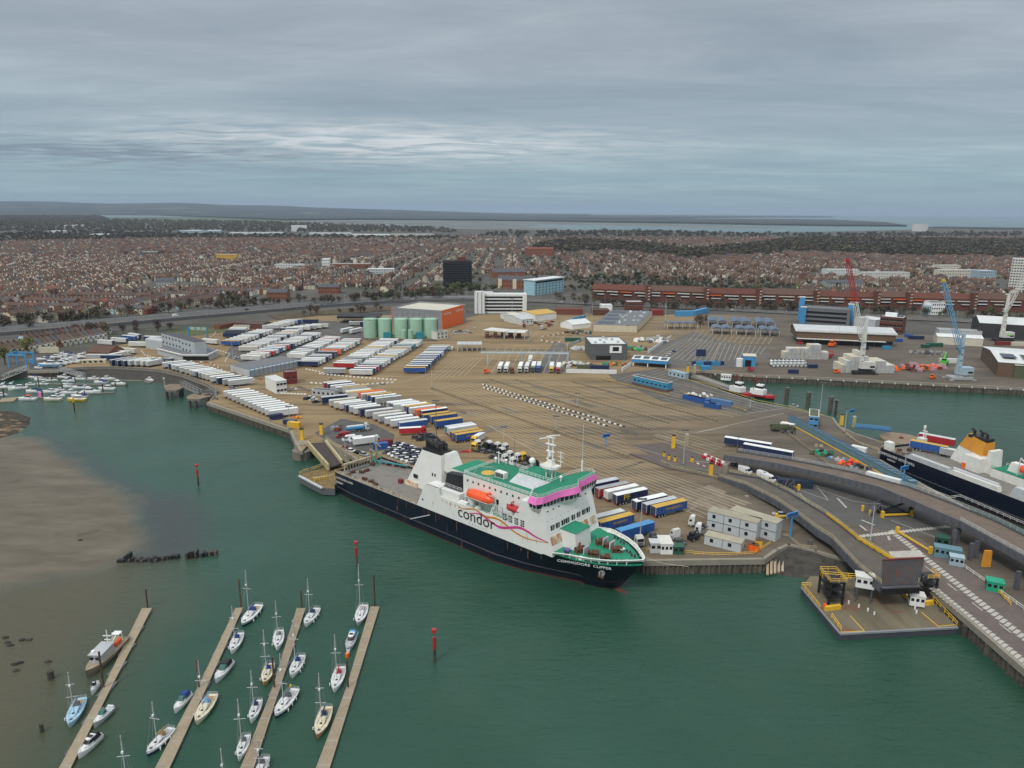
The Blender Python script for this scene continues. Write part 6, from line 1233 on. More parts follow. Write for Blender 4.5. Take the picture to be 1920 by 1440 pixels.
# ================================================================== THE SMALL BOAT MOORINGS
def W0(x, y, z=0.): return P(x, y, z)
def hull_mb(L_, B_, fb, col, deck, stripe=None, transom=.72):
 """sailing or motor boat hull, bow at +x, waterline at z=0"""
 mb = MB(); st = [(-.5, transom, .0),(-.3,.93,-.02),(-.05,1,0),(.2,.86,.03),(.36,.55,.06),(.45,.26,.09),(.5,.02,.12)]
 secs = []
 for x, k_, sh in st:
  b_ = B_ / 2 * k_; f_ = fb * (1 + sh * 3); secs.append([(x * L_, -b_, f_),(x * L_ * .99,-b_ * .95, f_ * .55),(x * L_ * .96,-b_ * .7,-.05),(x * L_ * .96, b_ * .7,-.05),(x * L_ * .99, b_ * .95, f_ * .55),(x * L_, b_, f_)])
 n = len(st)
 k0 = len(mb.v); mb.v += [p for s_ in secs for p in s_]
 for i in range(n - 1):
  for j in range(5):
   mb.f.append([k0 + i * 6 + j, k0 + i * 6 + j + 1, k0 + (i + 1) * 6 + j + 1, k0 + (i + 1) * 6 + j]); mb.m.append(mb.mi(stripe if stripe and j in (1,3) else col))
 mb.f.append([k0 + j for j in range(6)]); mb.m.append(mb.mi(col))
 dk = MB()
 for i in range(n - 1): a, b_ = secs[i], secs[i + 1]; dk.quad([a[0][:2] + (a[0][2] - .06,), b_[0][:2] + (b_[0][2] - .06,), b_[5][:2] + (b_[5][2] - .06,), a[5][:2] + (a[5][2] - .06,)], deck)
 return mb, dk, lambda x: fb * (1 + 3 * interp([(s_[0], s_[2]) for s_ in st], x))
mat('gel', (.74,.75,.74),.3, var=.04); mat('geldeck', (.66,.67,.66),.5, var=.06); mat('gelblue', (.36,.55,.68),.4, var=.05); mat('gelcream', (.66,.60,.44),.4, var=.05); mat('gelgrey', (.42,.43,.45),.4, var=.05)
mat('teak', (.34,.22,.11),.7, var=.15); mat('varnish', (.45,.27,.08),.4, var=.1); mat('sailblue', (.02,.05,.20),.8); mat('alu', (.50,.52,.53),.35, var=.03); mat('rigwire', (.30,.31,.32),.4)
def sailboat(bow, stern, mt, mf_, label, hull='gel', deck='geldeck', cover='sailblue', stripe=None, spreaders=1, extra=None, sail=True):
 a, b_ = W0(*bow), W0(*stern, .9); L_ = (a - b_).length * 1.04; c = (a + b_) / 2; rz = math.atan2(a.y - b_.y, a.x - b_.x); B_ = L_ * .345
 t_ = thing('sailing_yacht', label, 'sailing boat', (c.x, c.y, 0), rz, 'boats on the mooring pontoons'); hb_, dk, fz = hull_mb(L_, B_, .95, hull, deck, stripe); hb_.build('hull', t_); dk.build('deck', t_); z = .92
 mb = MB(); mb.loft([[(x * L_, y * B_, zz) for x, y in ((-.12,-.27),(.12,-.24),(.27,-.10),(.27,.10),(.12,.24),(-.12,.27))] for zz in (z, )] + [[(x * L_ * .96, y * B_ * .84, z + .48 - x * .5) for x, y in ((-.12,-.27),(.12,-.24),(.27,-.10),(.27,.10),(.12,.24),(-.12,.27))]], deck); cab = mb.build('coachroof', t_)
 for s_ in (-1,1): mb = MB(); mb.box((.02 * L_, s_ * .245 * B_, z + .25),(.2 * L_, .05,.16), 'hatch', base=False); mb.build('window', cab)
 mb = MB(); mb.box((.33 * L_, 0, z + .17),(.5,.5,.08), 'hatch'); mb.box((.15 * L_, 0, z + .38),(.5,.5,.07), 'hatch'); mb.build('hatch', cab)
 mb = MB(); mb.box((-.28 * L_, 0, z - .02),(.27 * L_, B_ * .42,.05), 'teak' if hull != 'gel' else 'tgrey'); [mb.box((-.28 * L_, s_ * B_ * .27, z),(.28 * L_, .14,.22), deck) for s_ in (-1,1)]; mb.build('cockpit', t_)
 mb = MB(); mb.loft([[(-.15 * L_, y * B_, z + .3) for y in (-.24,.24)] + [(-.08 * L_, y * B_, z + .4) for y in (.22,-.22)], [(-.19 * L_, y * B_, z + 1.15) for y in (-.18,.18)] + [(-.12 * L_, y * B_, z + 1.05) for y in (.18,-.18)]], cover if cover else 'dgrey'); mb.build('spray_hood', t_)
 m0 = W0(*mf_, 1.4); h = hgt(mf_[0], mf_[1], mt[0], mt[1],1.4) + 1.4; mx = .10 * L_
 mb = MB(); mb.cyl((mx, 0,1.2),(mx, 0, h),.085, 'alu', 6)
 for k_ in range(spreaders): zz = h * (.62 if spreaders == 1 else (.45,.72)[k_]); mb.box((mx - .1,0, zz),(.1,2.2 - k_ * .5,.08), 'alu')
 mb.box((mx + .2,0, h * .7),(.35,.35,.35), 'white'); mb.build('mast', t_)
 mb = MB(); mb.cyl((mx, 0, z + 1.5),(-.30 * L_, 0, z + 1.45),.08, 'alu', 6)
 mb.build('boom', t_)
 if sail and cover: mb = MB(); mb.loft([[(x, r * math.cos(q), z + 1.65 + r * math.sin(q)) for q in [j * math.pi / 3 for j in range(6)]] for x, r in ((mx - .1,.24),(-.05 * L_, .22),(-.28 * L_, .12))], cover); mb.build('sail_cover', t_)
 mb = MB(); [mb.cyl(p, (mx, 0, h - .1),.022, 'rigwire', 3, cap=False) for p in ((.48 * L_, 0,1.3),(-.49 * L_, 0,1.0),(mx - .3, B_ * .45,.95),(mx - .3,-B_ * .45,.95))]; mb.build('rigging', t_)
 mb = MB(); rail(mb, [(-.2 * L_, -B_ * .47,.95),(-.48 * L_, -B_ * .34,.95),(-.48 * L_, B_ * .34,.95),(-.2 * L_, B_ * .47,.95)],.65, 'alu', 1.2,.025,2); rail(mb, [(.3 * L_, -B_ * .33,1.05),(.47 * L_, 0,1.2),(.3 * L_, B_ * .33,1.05)],.6, 'alu', 1.4,.025,2); mb.build('guard_rail', t_)
 if extra == 'orange': mb = MB(); mb.box((-.45 * L_, -B_ * .25,1.5),(.35,.3,.55), 'yellow'); mb.build('life_buoy', t_)
 for i in range(3):
  s_ = 1 if a.x < b_.x else -1; mb = MB(); mb.cyl(((-.2 + i * .2) * L_, s_ * B_ * .5,.15),((-.2 + i * .2) * L_, s_ * B_ * .5,.75),.13, 'white', 6); mb.build('fender', t_)
 return t_
SB = [((131,1365),(152,1309),(129,1251),(136,1324), 'sailing yacht with pale blue deck left of the first pontoon', 'gelblue', 'gelblue', 'dgrey'),
 ((277,1419),(321,1365),(283,1310),(291,1382), 'white yacht with beige cockpit left of the second pontoon', 'gel', 'geldeck', 'teak'),
 ((369,1360),(399,1302),(370,1242),(374,1332), 'cream yacht right of the second pontoon', 'gelcream', 'gelcream', 'boatblue'),
 ((435,1227),(450,1187),(432,1140),(437,1207), 'small white yacht with blue cover right of the second pontoon', 'gel', 'geldeck', 'sailblue'),
 ((455,1176),(485,1134),(461,1067),(463,1150), 'grey-decked yacht at the far end of the second pontoon', 'gelgrey', 'geldeck', 'sailblue'),
 ((520.5,1220),(524,1182),(518,1128),(521,1199), 'broad white yacht left of the far end of the third pontoon', 'gel', 'geldeck', 'dgrey'),
 ((496,1287),(507,1244),(494,1181),(499,1262), 'wooden yacht with blue cover left of the third pontoon', 'varnish', 'gelcream', 'sailblue'),
 ((547,1273),(565,1229),(550,1162),(552,1247), 'white yacht with blue boom cover right of the third pontoon', 'gel', 'geldeck', 'sailblue'),
 ((572.5,1176.5),(594,1140.5),(575,1082),(578,1152), 'white yacht with navy hoods at the far end of the third pontoon', 'gel', 'geldeck', 'navy'),
 ((517.5,1347.6),(552.5,1291.7),(520,1224),(524,1315), 'long white yacht with yellow lifebuoy right of the third pontoon', 'gel', 'geldeck', 'dgrey'),
 ((471.6,1356.7),(485,1313),(471,1261),(474.7,1335), 'small grey-white yacht left of the third pontoon', 'gel', 'geldeck', 'navy'),
 ((448.7,1427.6),(462.5,1378.7),(444.5,1311),(449.5,1400), 'white yacht nearest the camera left of the third pontoon', 'gel', 'geldeck', 'dgrey'),
 ((480,1470),(499,1420),(482,1390),(489,1445), 'yacht cut by the bottom edge beside the third pontoon', 'gel', 'geldeck', 'dgrey'),
 ((671.7,1174),(682.4,1134.4),(672,1055),(674,1148), 'grey yacht with a very tall mast left of the fourth pontoon', 'gelgrey', 'geldeck', 'tgrey'),
 ((627,1299),(639.6,1250.5),(628.6,1190),(630,1272), 'white yacht with bright red cover by the fourth pontoon', 'gel', 'geldeck', 'red'),
 ((596,1385.5),(613.7,1325.3),(598,1255),(600,1345), 'large yacht with wooden decks nearest by the fourth pontoon', 'teak', 'gelcream', 'navy'),
 ((232,1500),(250,1450),(236,1383),(240,1475), 'yacht below the frame whose mast shows left of the second pontoon', 'gel', 'geldeck', 'dgrey'),
 ((418,1520),(432,1478),(421,1409),(424,1500), 'yacht below the frame whose mast shows left of the third pontoon', 'gel', 'geldeck', 'dgrey')]
for i, q in enumerate(SB): sailboat(*q, stripe='navy' if i in (1,4,9) else None, spreaders=1 + (i % 3 == 0), extra='orange' if 'lifebuoy' in q[4] else None, sail=i not in (5,13))
def motorboat(bow, stern, label, hull='gel', deck='geldeck', canopy=None, roof=None, flat=False):
 a, b_ = W0(*bow), W0(*stern, .9); L_ = (a - b_).length; c = (a + b_) / 2; rz = math.atan2(a.y - b_.y, a.x - b_.x); B_ = L_ * .34
 t_ = thing('motor_boat', label, 'motor boat', (c.x, c.y, 0), rz, 'boats on the mooring pontoons'); hb_, dk, fz = hull_mb(L_, B_, 1.05, hull, deck, None, .9); hb_.build('hull', t_); dk.build('deck', t_); z = 1.0
 mb = MB(); mb.loft([[(x * L_, y * B_, z) for x, y in ((-.1,-.36),(.16,-.33),(.32,-.12),(.32,.12),(.16,.33),(-.1,.36))], [(x * L_, y * B_, z + .5) for x, y in ((-.1,-.34),(.10,-.30),(.22,-.12),(.22,.12),(.10,.30),(-.1,.34))]], deck); mb.build('foredeck_cabin', t_)
 mb = MB(); mb.loft([[(x * L_, y * B_, z + .5) for x, y in ((-.1,-.34),(.10,-.30),(.13,0),(.10,.30),(-.1,.34))], [(x * L_, y * B_, z + 1.15) for x, y in ((-.1,-.30),(.01,-.25),(.04,0),(.01,.25),(-.1,.30))]], 'hatch' if roof else mat('tint', (.05,.14,.12),.15)); mb.build('windscreen', t_)
 if roof: mb = MB(); mb.loft([[(x * L_ * k_, y * B_ * k_, zz) for x, y in ((-.26,-.30),(.03,-.26),(.06,0),(.03,.26),(-.26,.30))] for zz, k_ in ((z + 1.15,1),(z + 1.4,.9))], roof); mb.box((-.1 * L_, 0, z + 1.41),(.8,.9,.05), 'hatch'); mb.build('cabin_roof', t_)
 mb = MB(); mb.box((-.3 * L_, 0, z - .05),(.32 * L_, B_ * .6,.06), 'lgrey'); mb.box((-.46 * L_, 0, z),(.06 * L_, B_ * .7,.4), deck); mb.build('cockpit', t_)
 if canopy: mb = MB(); mb.loft([[(x * L_, y * B_, z + .35) for x, y in ((-.44,-.36),(-.06,-.34),(-.06,.34),(-.44,.36))], [(x * L_, y * B_, z + 1.35) for x, y in ((-.36,-.28),(-.09,-.26),(-.09,.26),(-.36,.28))]], canopy); mb.build('canopy', t_)
 mb = MB(); rail(mb, [(.1 * L_, -B_ * .42,1.15),(.42 * L_, -B_ * .14,1.35),(.47 * L_, 0,1.4),(.42 * L_, B_ * .14,1.35),(.1 * L_, B_ * .42,1.15)],.5, 'alu', 1.4,.025,1); mb.build('guard_rail', t_); return t_
motorboat((147,1424),(187,1377), 'white motor cruiser with white cabin roof nearest on the first pontoon', canopy='black', roof='gel'); motorboat((176,1366),(209,1325), 'slim pale boat with dark cockpit right of the first pontoon', 'gelgrey'); motorboat((327,1339),(355,1300), 'white motor boat with blue canopy left of the second pontoon', canopy='sailblue'); motorboat((404,1282),(432,1240), 'white motor cruiser with black canopy right of the second pontoon', canopy='black')
motorboat((651.8,1224.5),(664,1186), 'grey motor boat with bright blue after deck by the fourth pontoon', 'gelgrey', 'gelgrey', 'sky', 'gel'); motorboat((172,1304),(183,1280), 'tiny white boat tucked behind the brown workboat', canopy=None, roof='gel')
mb = MB(); q = W0(651,1232); mb.cyl((q.x, q.y, 0),(q.x, q.y, 1.0),.45, 'orange', 8); mb.cyl((q.x - .2, q.y + 2,0),(q.x - .2, q.y + 2,.8),.45, 'white', 8); tag(mb.build('buoy'), 'orange buoy in front of the blue-decked motor boat', 'buoy')
a, b_ = W0(163,1272), W0(228,1196,1); L_ = (a - b_).length; c = (a + b_) / 2; rz = math.atan2(a.y - b_.y, a.x - b_.x); t_ = thing('workboat', 'long brown wooden workboat with grey wheelhouse left of the first pontoon', 'workboat', (c.x, c.y, 0), rz)
mat('oldwood', (.20,.165,.115),.85, var=.2, dirt=((.10,.07,.05),.55,.7,.8)); hb_, dk, _f = hull_mb(L_, 4.6,1.5, 'oldwood', 'plank', None, .95); hb_.build('hull', t_); dk.build('deck', t_)
mb = MB(); mb.loft([[(x, y, 1.5) for x, y in ((-1.6,-1.5),(3.4,-1.5),(4.2,0),(3.4,1.5),(-1.6,1.5))], [(x, y, 3.3) for x, y in ((-1.6,-1.4),(3.0,-1.4),(3.7,0),(3.0,1.4),(-1.6,1.4))]], 'tgrey'); wh = mb.build('wheelhouse', t_); mb = MB(); mb.box((.9,0,3.3),(5.6,3.2,.2), 'galv'); mb.build('roof', wh); mb = MB(); [mb.box((2.6 - i * 1.2,-1.48,2.3),(.8,.08,.6), 'hatch') for i in range(3)]; mb.box((3.7,0,2.3),(.2,2.2,.6), 'hatch'); mb.build('window', wh)
mb = MB(); mb.cyl((-1.8,0,1.5),(-1.8,0,6.5),.12, 'white', 6); mb.box((-1.8,0,5),(.2,2,.15), 'white'); mb.box((-1.8,0,4),(.2,1.4,.15), 'white'); mb.build('mast', t_); mb = MB(); mb.box((-4,1,1.5),(2.2,.6,.9), 'redor'); mb.build('red_locker', t_); mb = MB(); [mb.cyl((-5.6, y, 1.5),(-5.6, y, 3.4),.08, 'white') for y in (-1.2,1.2)]; mb.cyl((-5.6,-1.2,3.4),(-5.6,1.2,3.4),.1, 'white'); mb.box((-5.6,0,3.3),(1.6,1.8,.2), 'white'); mb.bar((-5.6,0,3.4),(-2.6,.6,3.0),.15,.15, 'white'); mb.build('stern_gantry', t_); mb = MB(); mb.cyl((2.5,-1,3.5),(2.5,-1,3.9),.4, 'white', 8); mb.build('radar', t_)
# long plank pontoons and their piles
def pontoon(label, pts, z=.55):
 t_ = thing('mooring_pontoon', label, 'pontoon', (0,0,0),0, 'plank-decked mooring pontoons'); w_ = [Vector((*P2(x, y, z),0)) for x, y in pts]; k_ = len(w_) // 2; lf, rt = w_[:k_], w_[k_:][::-1]
 mb = MB(); mb.prism([(p.x, p.y) for p in w_], z - .12, z, 'plank'); mb.build('deck', t_)
 mb = MB(); [mb.bar((e[i].x, e[i].y, z + .05),(e[i + 1].x, e[i + 1].y, z + .05),.14,.3, 'timber') for e in (lf, rt) for i in range(k_ - 1)]; mb.build('edge_board', t_)
 mb = MB(); n_ = 12
 for i in range(n_):
  f_ = (i + .5) / n_ * (k_ - 1); j = min(int(f_), k_ - 2); a, b_ = lf[j].lerp(lf[j + 1], f_ - j), rt[j].lerp(rt[j + 1], f_ - j); mb.bar((a.x, a.y, z + .015),(b_.x, b_.y, z + .015),.14,.05, 'tgrey');
 tag(mb.build('deck_seam', t_), kind='stuff'); mb = MB()
 for i in range(9):
  f_ = (i + .5) / 9 * (k_ - 1); j = min(int(f_), k_ - 2); a, b_ = lf[j].lerp(lf[j + 1], f_ - j), rt[j].lerp(rt[j + 1], f_ - j); q = a.lerp(b_, .5); mb.box((q.x, q.y, -.5),(2.1,5.2,.95), 'dgrey')
 tag(mb.build('float', t_), kind='stuff'); return t_
pontoon('first plank pontoon from the left, brown workboat alongside', [(267,1140),(194,1290),(40,1570),(66,1570),(207,1290),(284,1140)]); pontoon('second plank pontoon from the left', [(442,1140),(371,1290),(223,1570),(257,1570),(386,1290),(455,1139)]); pontoon('third plank pontoon from the left', [(557,1140),(512,1290),(399,1570),(432,1570),(524,1290),(572,1140)]); pontoon('rightmost plank pontoon, beside open water', [(695,1137),(650,1290),(544,1570),(577,1570),(664,1290),(711,1137)])
def pile(x, y, yt, label, r=.22, m='pile', x2=None, **kw): h = hgt(x, y, x2 or x, yt, 0); q = W0(x, y); mb = MB(); mb.cyl((q.x, q.y, -1.5),(q.x, q.y, h), r, m, 8); return tag(mb.build('mooring_pile'), label, 'pile', **kw)
mat('rustpile', (.10,.055,.035),.9, var=.35, sc=.8)
for x, y, yt, l_ in ((277,1139,1105, 'at the far end of the first pontoon'),(452,1138,1085, 'at the far end of the second pontoon'),(566,1139,1107, 'at the far end of the third pontoon'),(703,1137,1078, 'at the far end of the rightmost pontoon'),(195,1292,1222, 'halfway along the first pontoon'),(374,1292,1236, 'halfway along the second pontoon'),(515,1292,1233, 'halfway along the third pontoon'),(653,1292,1238, 'halfway along the rightmost pontoon')): pile(x, y, yt, 'tall rusty pile ' + l_, m='rustpile')
pile(79,1372,1358, 'short dark stump in the mud at lower left', .4); pile(96,1272,1258, 'dark broken stump on the mud', .7)
for i, (x, y) in enumerate(((10,1196),(14,1205),(20,1210),(42,1200),(55,1200),(28,1246),(38,1243),(30,1258),(90,1241),(151,1013))): q = W0(x, y); mb = MB(); mb.loft([[(q.x + r * math.cos(a) * (1 + .3 * math.sin(a * 3 + i)), q.y + r * math.sin(a) * .7, zz) for a in [j * math.pi / 4 for j in range(8)]] for zz, r in ((-.1,.9),(.25,.7),(.4,.3))], 'rock'); tag(mb.build('rock'), '%s dark stone from the left on the mud' % ordn(i), 'rock', 'stones on the mud')
hk = MB(); rr_ = random.Random(8)
def hulk(label, segs):
 mb = MB()
 for x0, x1, y0, y1, h in segs:
  a, b_ = W0(x0, y0), W0(x1, y1); n_ = max(2, int((b_ - a).length / .9))
  for i in range(n_):
   q = a.lerp(b_, (i + .5) / n_); mb.box((q.x, q.y + rr_.uniform(-.5,.5),-1.5),(rr_.uniform(.6,1.0), rr_.uniform(1,2.4),1.5 + h * rr_.uniform(.5,1.2)), 'black' if rr_.random() < .6 else 'pile')
  mb.bar((a.x, a.y, h * .8),(b_.x, b_.y, h * .8),.7,.5, 'black')
 return tag(mb.build('timber_breakwater'), label, 'breakwater')
hulk('long black ruined timber wall at the edge of the mud', [(222,284,1053,1050,.9),(284,337,1052,1046,1.4),(234,246,1050,1049,1.8)]); hulk('middle block of the black ruined timbers', [(349,372,1046,1045,2.0)]); hulk('right block of the black ruined timbers', [(378,409,1043,1040,1.6)])
def marker(x, y, yt, label, mid=None):
 h = hgt(x, y, x, yt, 0); q = W0(x, y); t_ = thing('channel_marker', label, 'channel marker', (q.x, q.y, 0),0, 'red channel markers'); mb = MB(); mb.cyl((0,0,-2),(0,0, h * .45),.38, 'pile', 8); mb.build('pile', t_)
 mb = MB(); mb.cyl((0,0, h * .42),(0,0, h * .78),.42, 'red', 8); mb.build('red_board', t_); mb = MB(); mb.cyl((0,0, h * .78),(0,0, h),.1, 'dgrey', 5); mb.box((0,0, h * .93),(1.0,1.0,.8), 'red'); mb.build('topmark', t_)
marker(372,909,872, 'red channel marker post in the bay left of the ferry'); marker(815,1241,1181, 'red channel marker post in open water at the bottom centre'); marker(669,1060,1017, 'red channel marker post beyond the rightmost pontoon')
q = W0(140,770); t_ = thing('channel_marker', 'yellow and black marker post in front of the marina', 'channel marker', (q.x, q.y, 0)); mb = MB(); mb.cyl((0,0,-2),(0,0,4.5),.3, 'black', 8); mb.build('pile', t_); mb = MB(); mb.cyl((0,0,4.5),(0,0,7.6),.35, 'yellow', 8); mb.build('yellow_board', t_)
# ---- the inner marina
def mkit(v):
 L_ = 8.5; hb_, dk, _ = hull_mb(L_, 2.9,1.1, 'BODY', 'geldeck', None, .92); ks = [('hull', hb_, -1),('deck', dk, -1)]; z = 1.05
 mb = MB(); mb.loft([[(x, y, z) for x, y in ((-1.8,-1.05),(1.4,-1.0),(2.6,0),(1.4,1.0),(-1.8,1.05))], [(x, y, z + .65) for x, y in ((-1.8,-1.0),(1.1,-.9),(2.0,0),(1.1,.9),(-1.8,1.0))]], 'geldeck'); ks.append(('cabin', mb, -1))
 mb = MB(); mb.loft([[(x, y, z + .6) for x, y in ((-1.6,-.9),(.9,-.85),(1.3,0),(.9,.85),(-1.6,.9))], [(x, y, z + 1.25) for x, y in ((-1.6,-.85),(.2,-.75),(.5,0),(.2,.75),(-1.6,.85))]], 'hatch'); ks.append(('windscreen', mb, -1))
 mb = MB(); mb.box((-.8,0, z + 1.25),(2.3 if v < 2 else 1.4,1.7,.12), 'ROOF'); ks.append(('cabin_roof', mb, -1))
 if v == 1: mb = MB(); mb.box((-1.2,0, z + 1.3),(1.6,1.6,.7), 'gel', taper=(.6,.9)); mb.cyl((-1.9,-.8, z + 1.4),(-2.4,-.8, z + 2.6),.06, 'gel'); mb.cyl((-1.9,.8, z + 1.4),(-2.4,.8, z + 2.6),.06, 'gel'); mb.box((-2.4,0, z + 2.5),(.3,1.8,.12), 'gel'); ks.append(('flybridge', mb, -1))
 if v == 2: mb = MB(); mb.box((-3,0, z - .05),(1.6,2.0,.9), 'sailblue', taper=(.8,.8)); ks.append(('canopy', mb, -1))
 return kit(*ks)
MK = [mkit(0), mkit(1), mkit(2)]
def mb_(cx, cy, rz, v, sc, col, roof, label, z=0, grp='motor boats in the inner marina'):
 x, y = cx / 8,620 + cy / 8; p = P(x, y, z); return place(MK[v], 'motor_boat', label, 'motor boat', (p.x, p.y, z), math.radians(rz), grp, {'BODY': col, 'ROOF': roof}, sc)
IN = [(500,700,170,0,.9),(600,735,175,0,.9),(780,745,10,0,.8),(955,700,175,1,1),(1030,755,0,1,.9),(1180,725,175,0,1),(1400,720,180,0,.85),(1620,725,0,0,1),(1510,775,175,2,1),(1790,800,-10,1,1.05),(1600,875,178,0,1.15),(10,850,200,1,1),(130,850,205,1,1.05),(270,870,205,0,1.15),(440,810,190,0,.75),(640,800,180,0,.8),(510,915,180,2,1.1),(750,920,180,0,1),(890,885,178,0,.7),(1040,840,178,0,.9),(1190,855,180,0,.85),(1040,935,185,1,1),(1370,930,0,1,1.35),(40,965,0,0,.8),(890,985,20,0,.7),(1190,985,178,2,1.1),(1010,800,178,2,.7),(900,960,170,0,.7)]
for i, (cx, cy, rz, v, sc) in enumerate(IN): mb_(cx, cy + 12, rz, v, sc, 'gel', 'gel' if i % 4 else 'sailblue', ['white cabin boat', 'white flybridge boat', 'white boat with blue canopy'][v] + ', %s from the back of the crowded inner marina' % ordn(i))
mb_(410,1040,180,0,1.15, 'gel', 'redor', 'white boat with orange cabin roof at the front of the inner marina'); mb_(790,1045,180,0,1.15, 'gelcream', 'gel', 'pale fishing boat with red gear at the front of the inner marina'); mb_(1150,1050,180,0,1.2, 'yellow', 'white', 'yellow-hulled boat at the front right of the inner marina')
mb = MB(); q = P(612 / 8,620 + 990 / 8,0); mb.cyl((q.x, q.y, .2),(q.x, q.y, 2.4),1.2, 'pink', 8, r1=.8); tag(mb.build('buoy'), 'large pink buoy between the front boats of the marina', 'buoy')
p = P(282,714,0); place(MK[0], 'motor_boat', 'lone white speedboat at the end of the jetty below the rock slope', 'motor boat', tuple(p), math.radians(-35), None, {'BODY': 'gel', 'ROOF': 'gel'}, .9)
for i, (x0, y0, x1, y1, w_) in enumerate(((42,707,130,708,2),(160,712,270,713,1.6),(70,719,235,721,2),(0,727,60,728,2),(60,731,160,735,2),(150,738,215,735,2),(0,750,30,748,9),(270,712,282,717,3),(60,744,95,746,2))): a, b_ = P(x0, y0,.5), P(x1, y1,.5); mb = MB(); mb.bar((a.x, a.y, .5),(b_.x, b_.y, .5), w_, .6, 'dconc' if i != 6 else 'plank'); tag(mb.build('jetty'), '%s low floating jetty of the inner marina' % ordn(i), 'jetty', 'floating jetties of the inner marina')
for i, (cx, cy, ct) in enumerate(((330,700,610),(370,850,760),(585,830,700),(640,990,890),(780,760,640),(940,890,790),(1135,800,700),(1275,1000,900),(1550,930,800),(1735,860,770),(1905,840,800),(60,990,870),(670,690,600),(885,680,590))): x, y = cx / 8,620 + cy / 8; pile(x, y, 620 + ct / 8, '%s dark mooring pile of the inner marina' % ordn(i),.35, group='piles of the inner marina')
# boats ashore, travelling hoist
for i, (cx, cy, rz, v, sc) in enumerate(((650,420,185,2,1),(740,400,10,0,.9),(820,390,190,0,1),(900,370,190,1,1),(990,350,185,2,1.1),(1010,410,10,0,.9),(1100,400,190,0,1),(900,490,185,0,1),(990,470,180,1,1),(1090,460,185,0,1),(1180,440,185,0,.9),(1230,380,170,1,1.1),(1320,370,180,2,1.1),(1240,345,180,0,.8),(960,445,185,0,.9),(830,520,190,0,.8))): mb_(cx, cy + 20, rz, v, sc, 'gel', ['gel', 'sailblue', 'gel'][i % 3], '%s white boat laid up ashore between hoist and clubhouse' % ordn(i), QZ + .5, 'boats laid up ashore')
mb_(740,535,185,0,1.6, 'boatblue', 'gel', 'large pale blue boat ashore at the slipway edge', QZ + .6); mb_(570,565,165,0,.7, 'gel', 'gel', 'small white dinghy ashore by the slipway', QZ)
t_ = thing('boat_hoist', 'bright blue travelling boat hoist by the slipway', 'boat hoist', tuple(P(42,687))); c = 'sky'
for y in (-4,4):
 mb = MB(); [mb.box((x, y, 0),(.9,.7,8.5), c) for x in (-5.5,5.5)]; mb.box((0, y, 7.8),(12,.8,.9), c); mb.build('side_frame', t_)
mb = MB(); mb.box((-5.5,0,8.3),(.8,8.6,.8), c); mb.box((4,4,1.5),(3,1,2.4), c); mb.build('cross_beam', t_)
# ================================================================== PORT BUILDINGS
WINM = {}
def wmesh(w_, h, m='hatch'):
 k_ = (round(w_, 2), round(h, 2), m)
 if k_ not in WINM: mb = MB(); mb.box((0,0,0),(w_, .16, h), m, base=False); mb.box((0,.02,-h / 2 - .08),(w_ + .15,.22,.12), 'offwhite', base=False); WINM[k_] = mb.mesh('window')
 return WINM[k_]
def bld(name, label, A, B_, dep, h, wall='lgrey', roof='roofgrey', rows=0, cols=0, side=0, ws=(1.2,1.2), cat='building', gable=0, parapet=.5, z=QZ, wm='hatch', group=None, z0=None, eave=0):
 """block whose front foot runs from pixel A to pixel B, dep metres deep, h high; windows as parts"""
 a, b_ = P(*A, z), P(*B_, z); d = b_ - a; L_ = d.length; t_ = thing(name, label, cat, tuple(a), ang(a, b_), group); mb = MB(); mb.box((L_ / 2, dep / 2,-1 if z0 is None else z0),(L_, dep, h + (1 if z0 is None else -z0)), wall)
 if gable: mb.loft([[(0,0, h),(0, dep, h),(0, dep / 2, h + gable)], [(L_, 0, h),(L_, dep, h),(L_, dep / 2, h + gable)]], wall)
 mb.build('wall', t_); mb = MB(); e = .3 + eave
 if gable:
  for y0, y1 in ((-e, dep / 2),(dep + e, dep / 2)):
   k_ = gable / (dep / 2) * e; mb.add([(-e, y0, h - k_),(L_ + e, y0, h - k_),(L_ + e, y1, h + gable),(-e, y1, h + gable)] + [(-e, y0, h - k_ + .25),(L_ + e, y0, h - k_ + .25),(L_ + e, y1, h + gable + .25),(-e, y1, h + gable + .25)], [(0,1,2,3),(4,5,6,7),(0,1,5,4),(1,2,6,5),(3,0,4,7)], roof)
 else:
  g_ = -.6 if parapet else .3; mb.box((L_ / 2, dep / 2, h),(L_ + g_, dep + g_, .15), roof)
  if parapet:
   for x, y, w_, q in ((L_ / 2,.05, L_ + .1,.35),(L_ / 2, dep - .05, L_ + .1,.35),(.05, dep / 2,.35, dep - .4),(L_ - .05, dep / 2,.35, dep - .4)): mb.box((x, y, h),(w_, q, parapet), wall if parapet > .3 else 'offwhite')
 mb.build('roof', t_); me = wmesh(*ws, wm)
 for j in range(rows):
  zz = h * (j + .55) / rows
  for i in range(cols): o = bpy.data.objects.new('window', me); COL.objects.link(o); o.parent = t_; o.location = (L_ * (i + .5) / cols, -.03, zz)
  for i in range(side): o = bpy.data.objects.new('window', me); COL.objects.link(o); o.parent = t_; o.location = (L_ + .03 if side > 0 else -.03, dep * (i + .5) / side, zz); o.rotation_euler = (0,0, math.pi / 2)
 return t_, L_
def part(t_, name, boxes):
 mb = MB()
 for c, d, m in boxes: mb.box(c, d, m)
 return mb.build(name, t_)
def poly_b(name, label, pts, z0, z1, wall, roof, cat='building', parent=None):
 t_ = parent or thing(name, label, cat); mb = MB(); mb.prism([P2(x, y, z1) for x, y in pts], z0, z1, wall); mb.build('wall', t_); mb = MB(); mb.prism([P2(x, y, z1) for x, y in pts], z1, z1 + .25, roof); mb.build('roof', t_); return t_
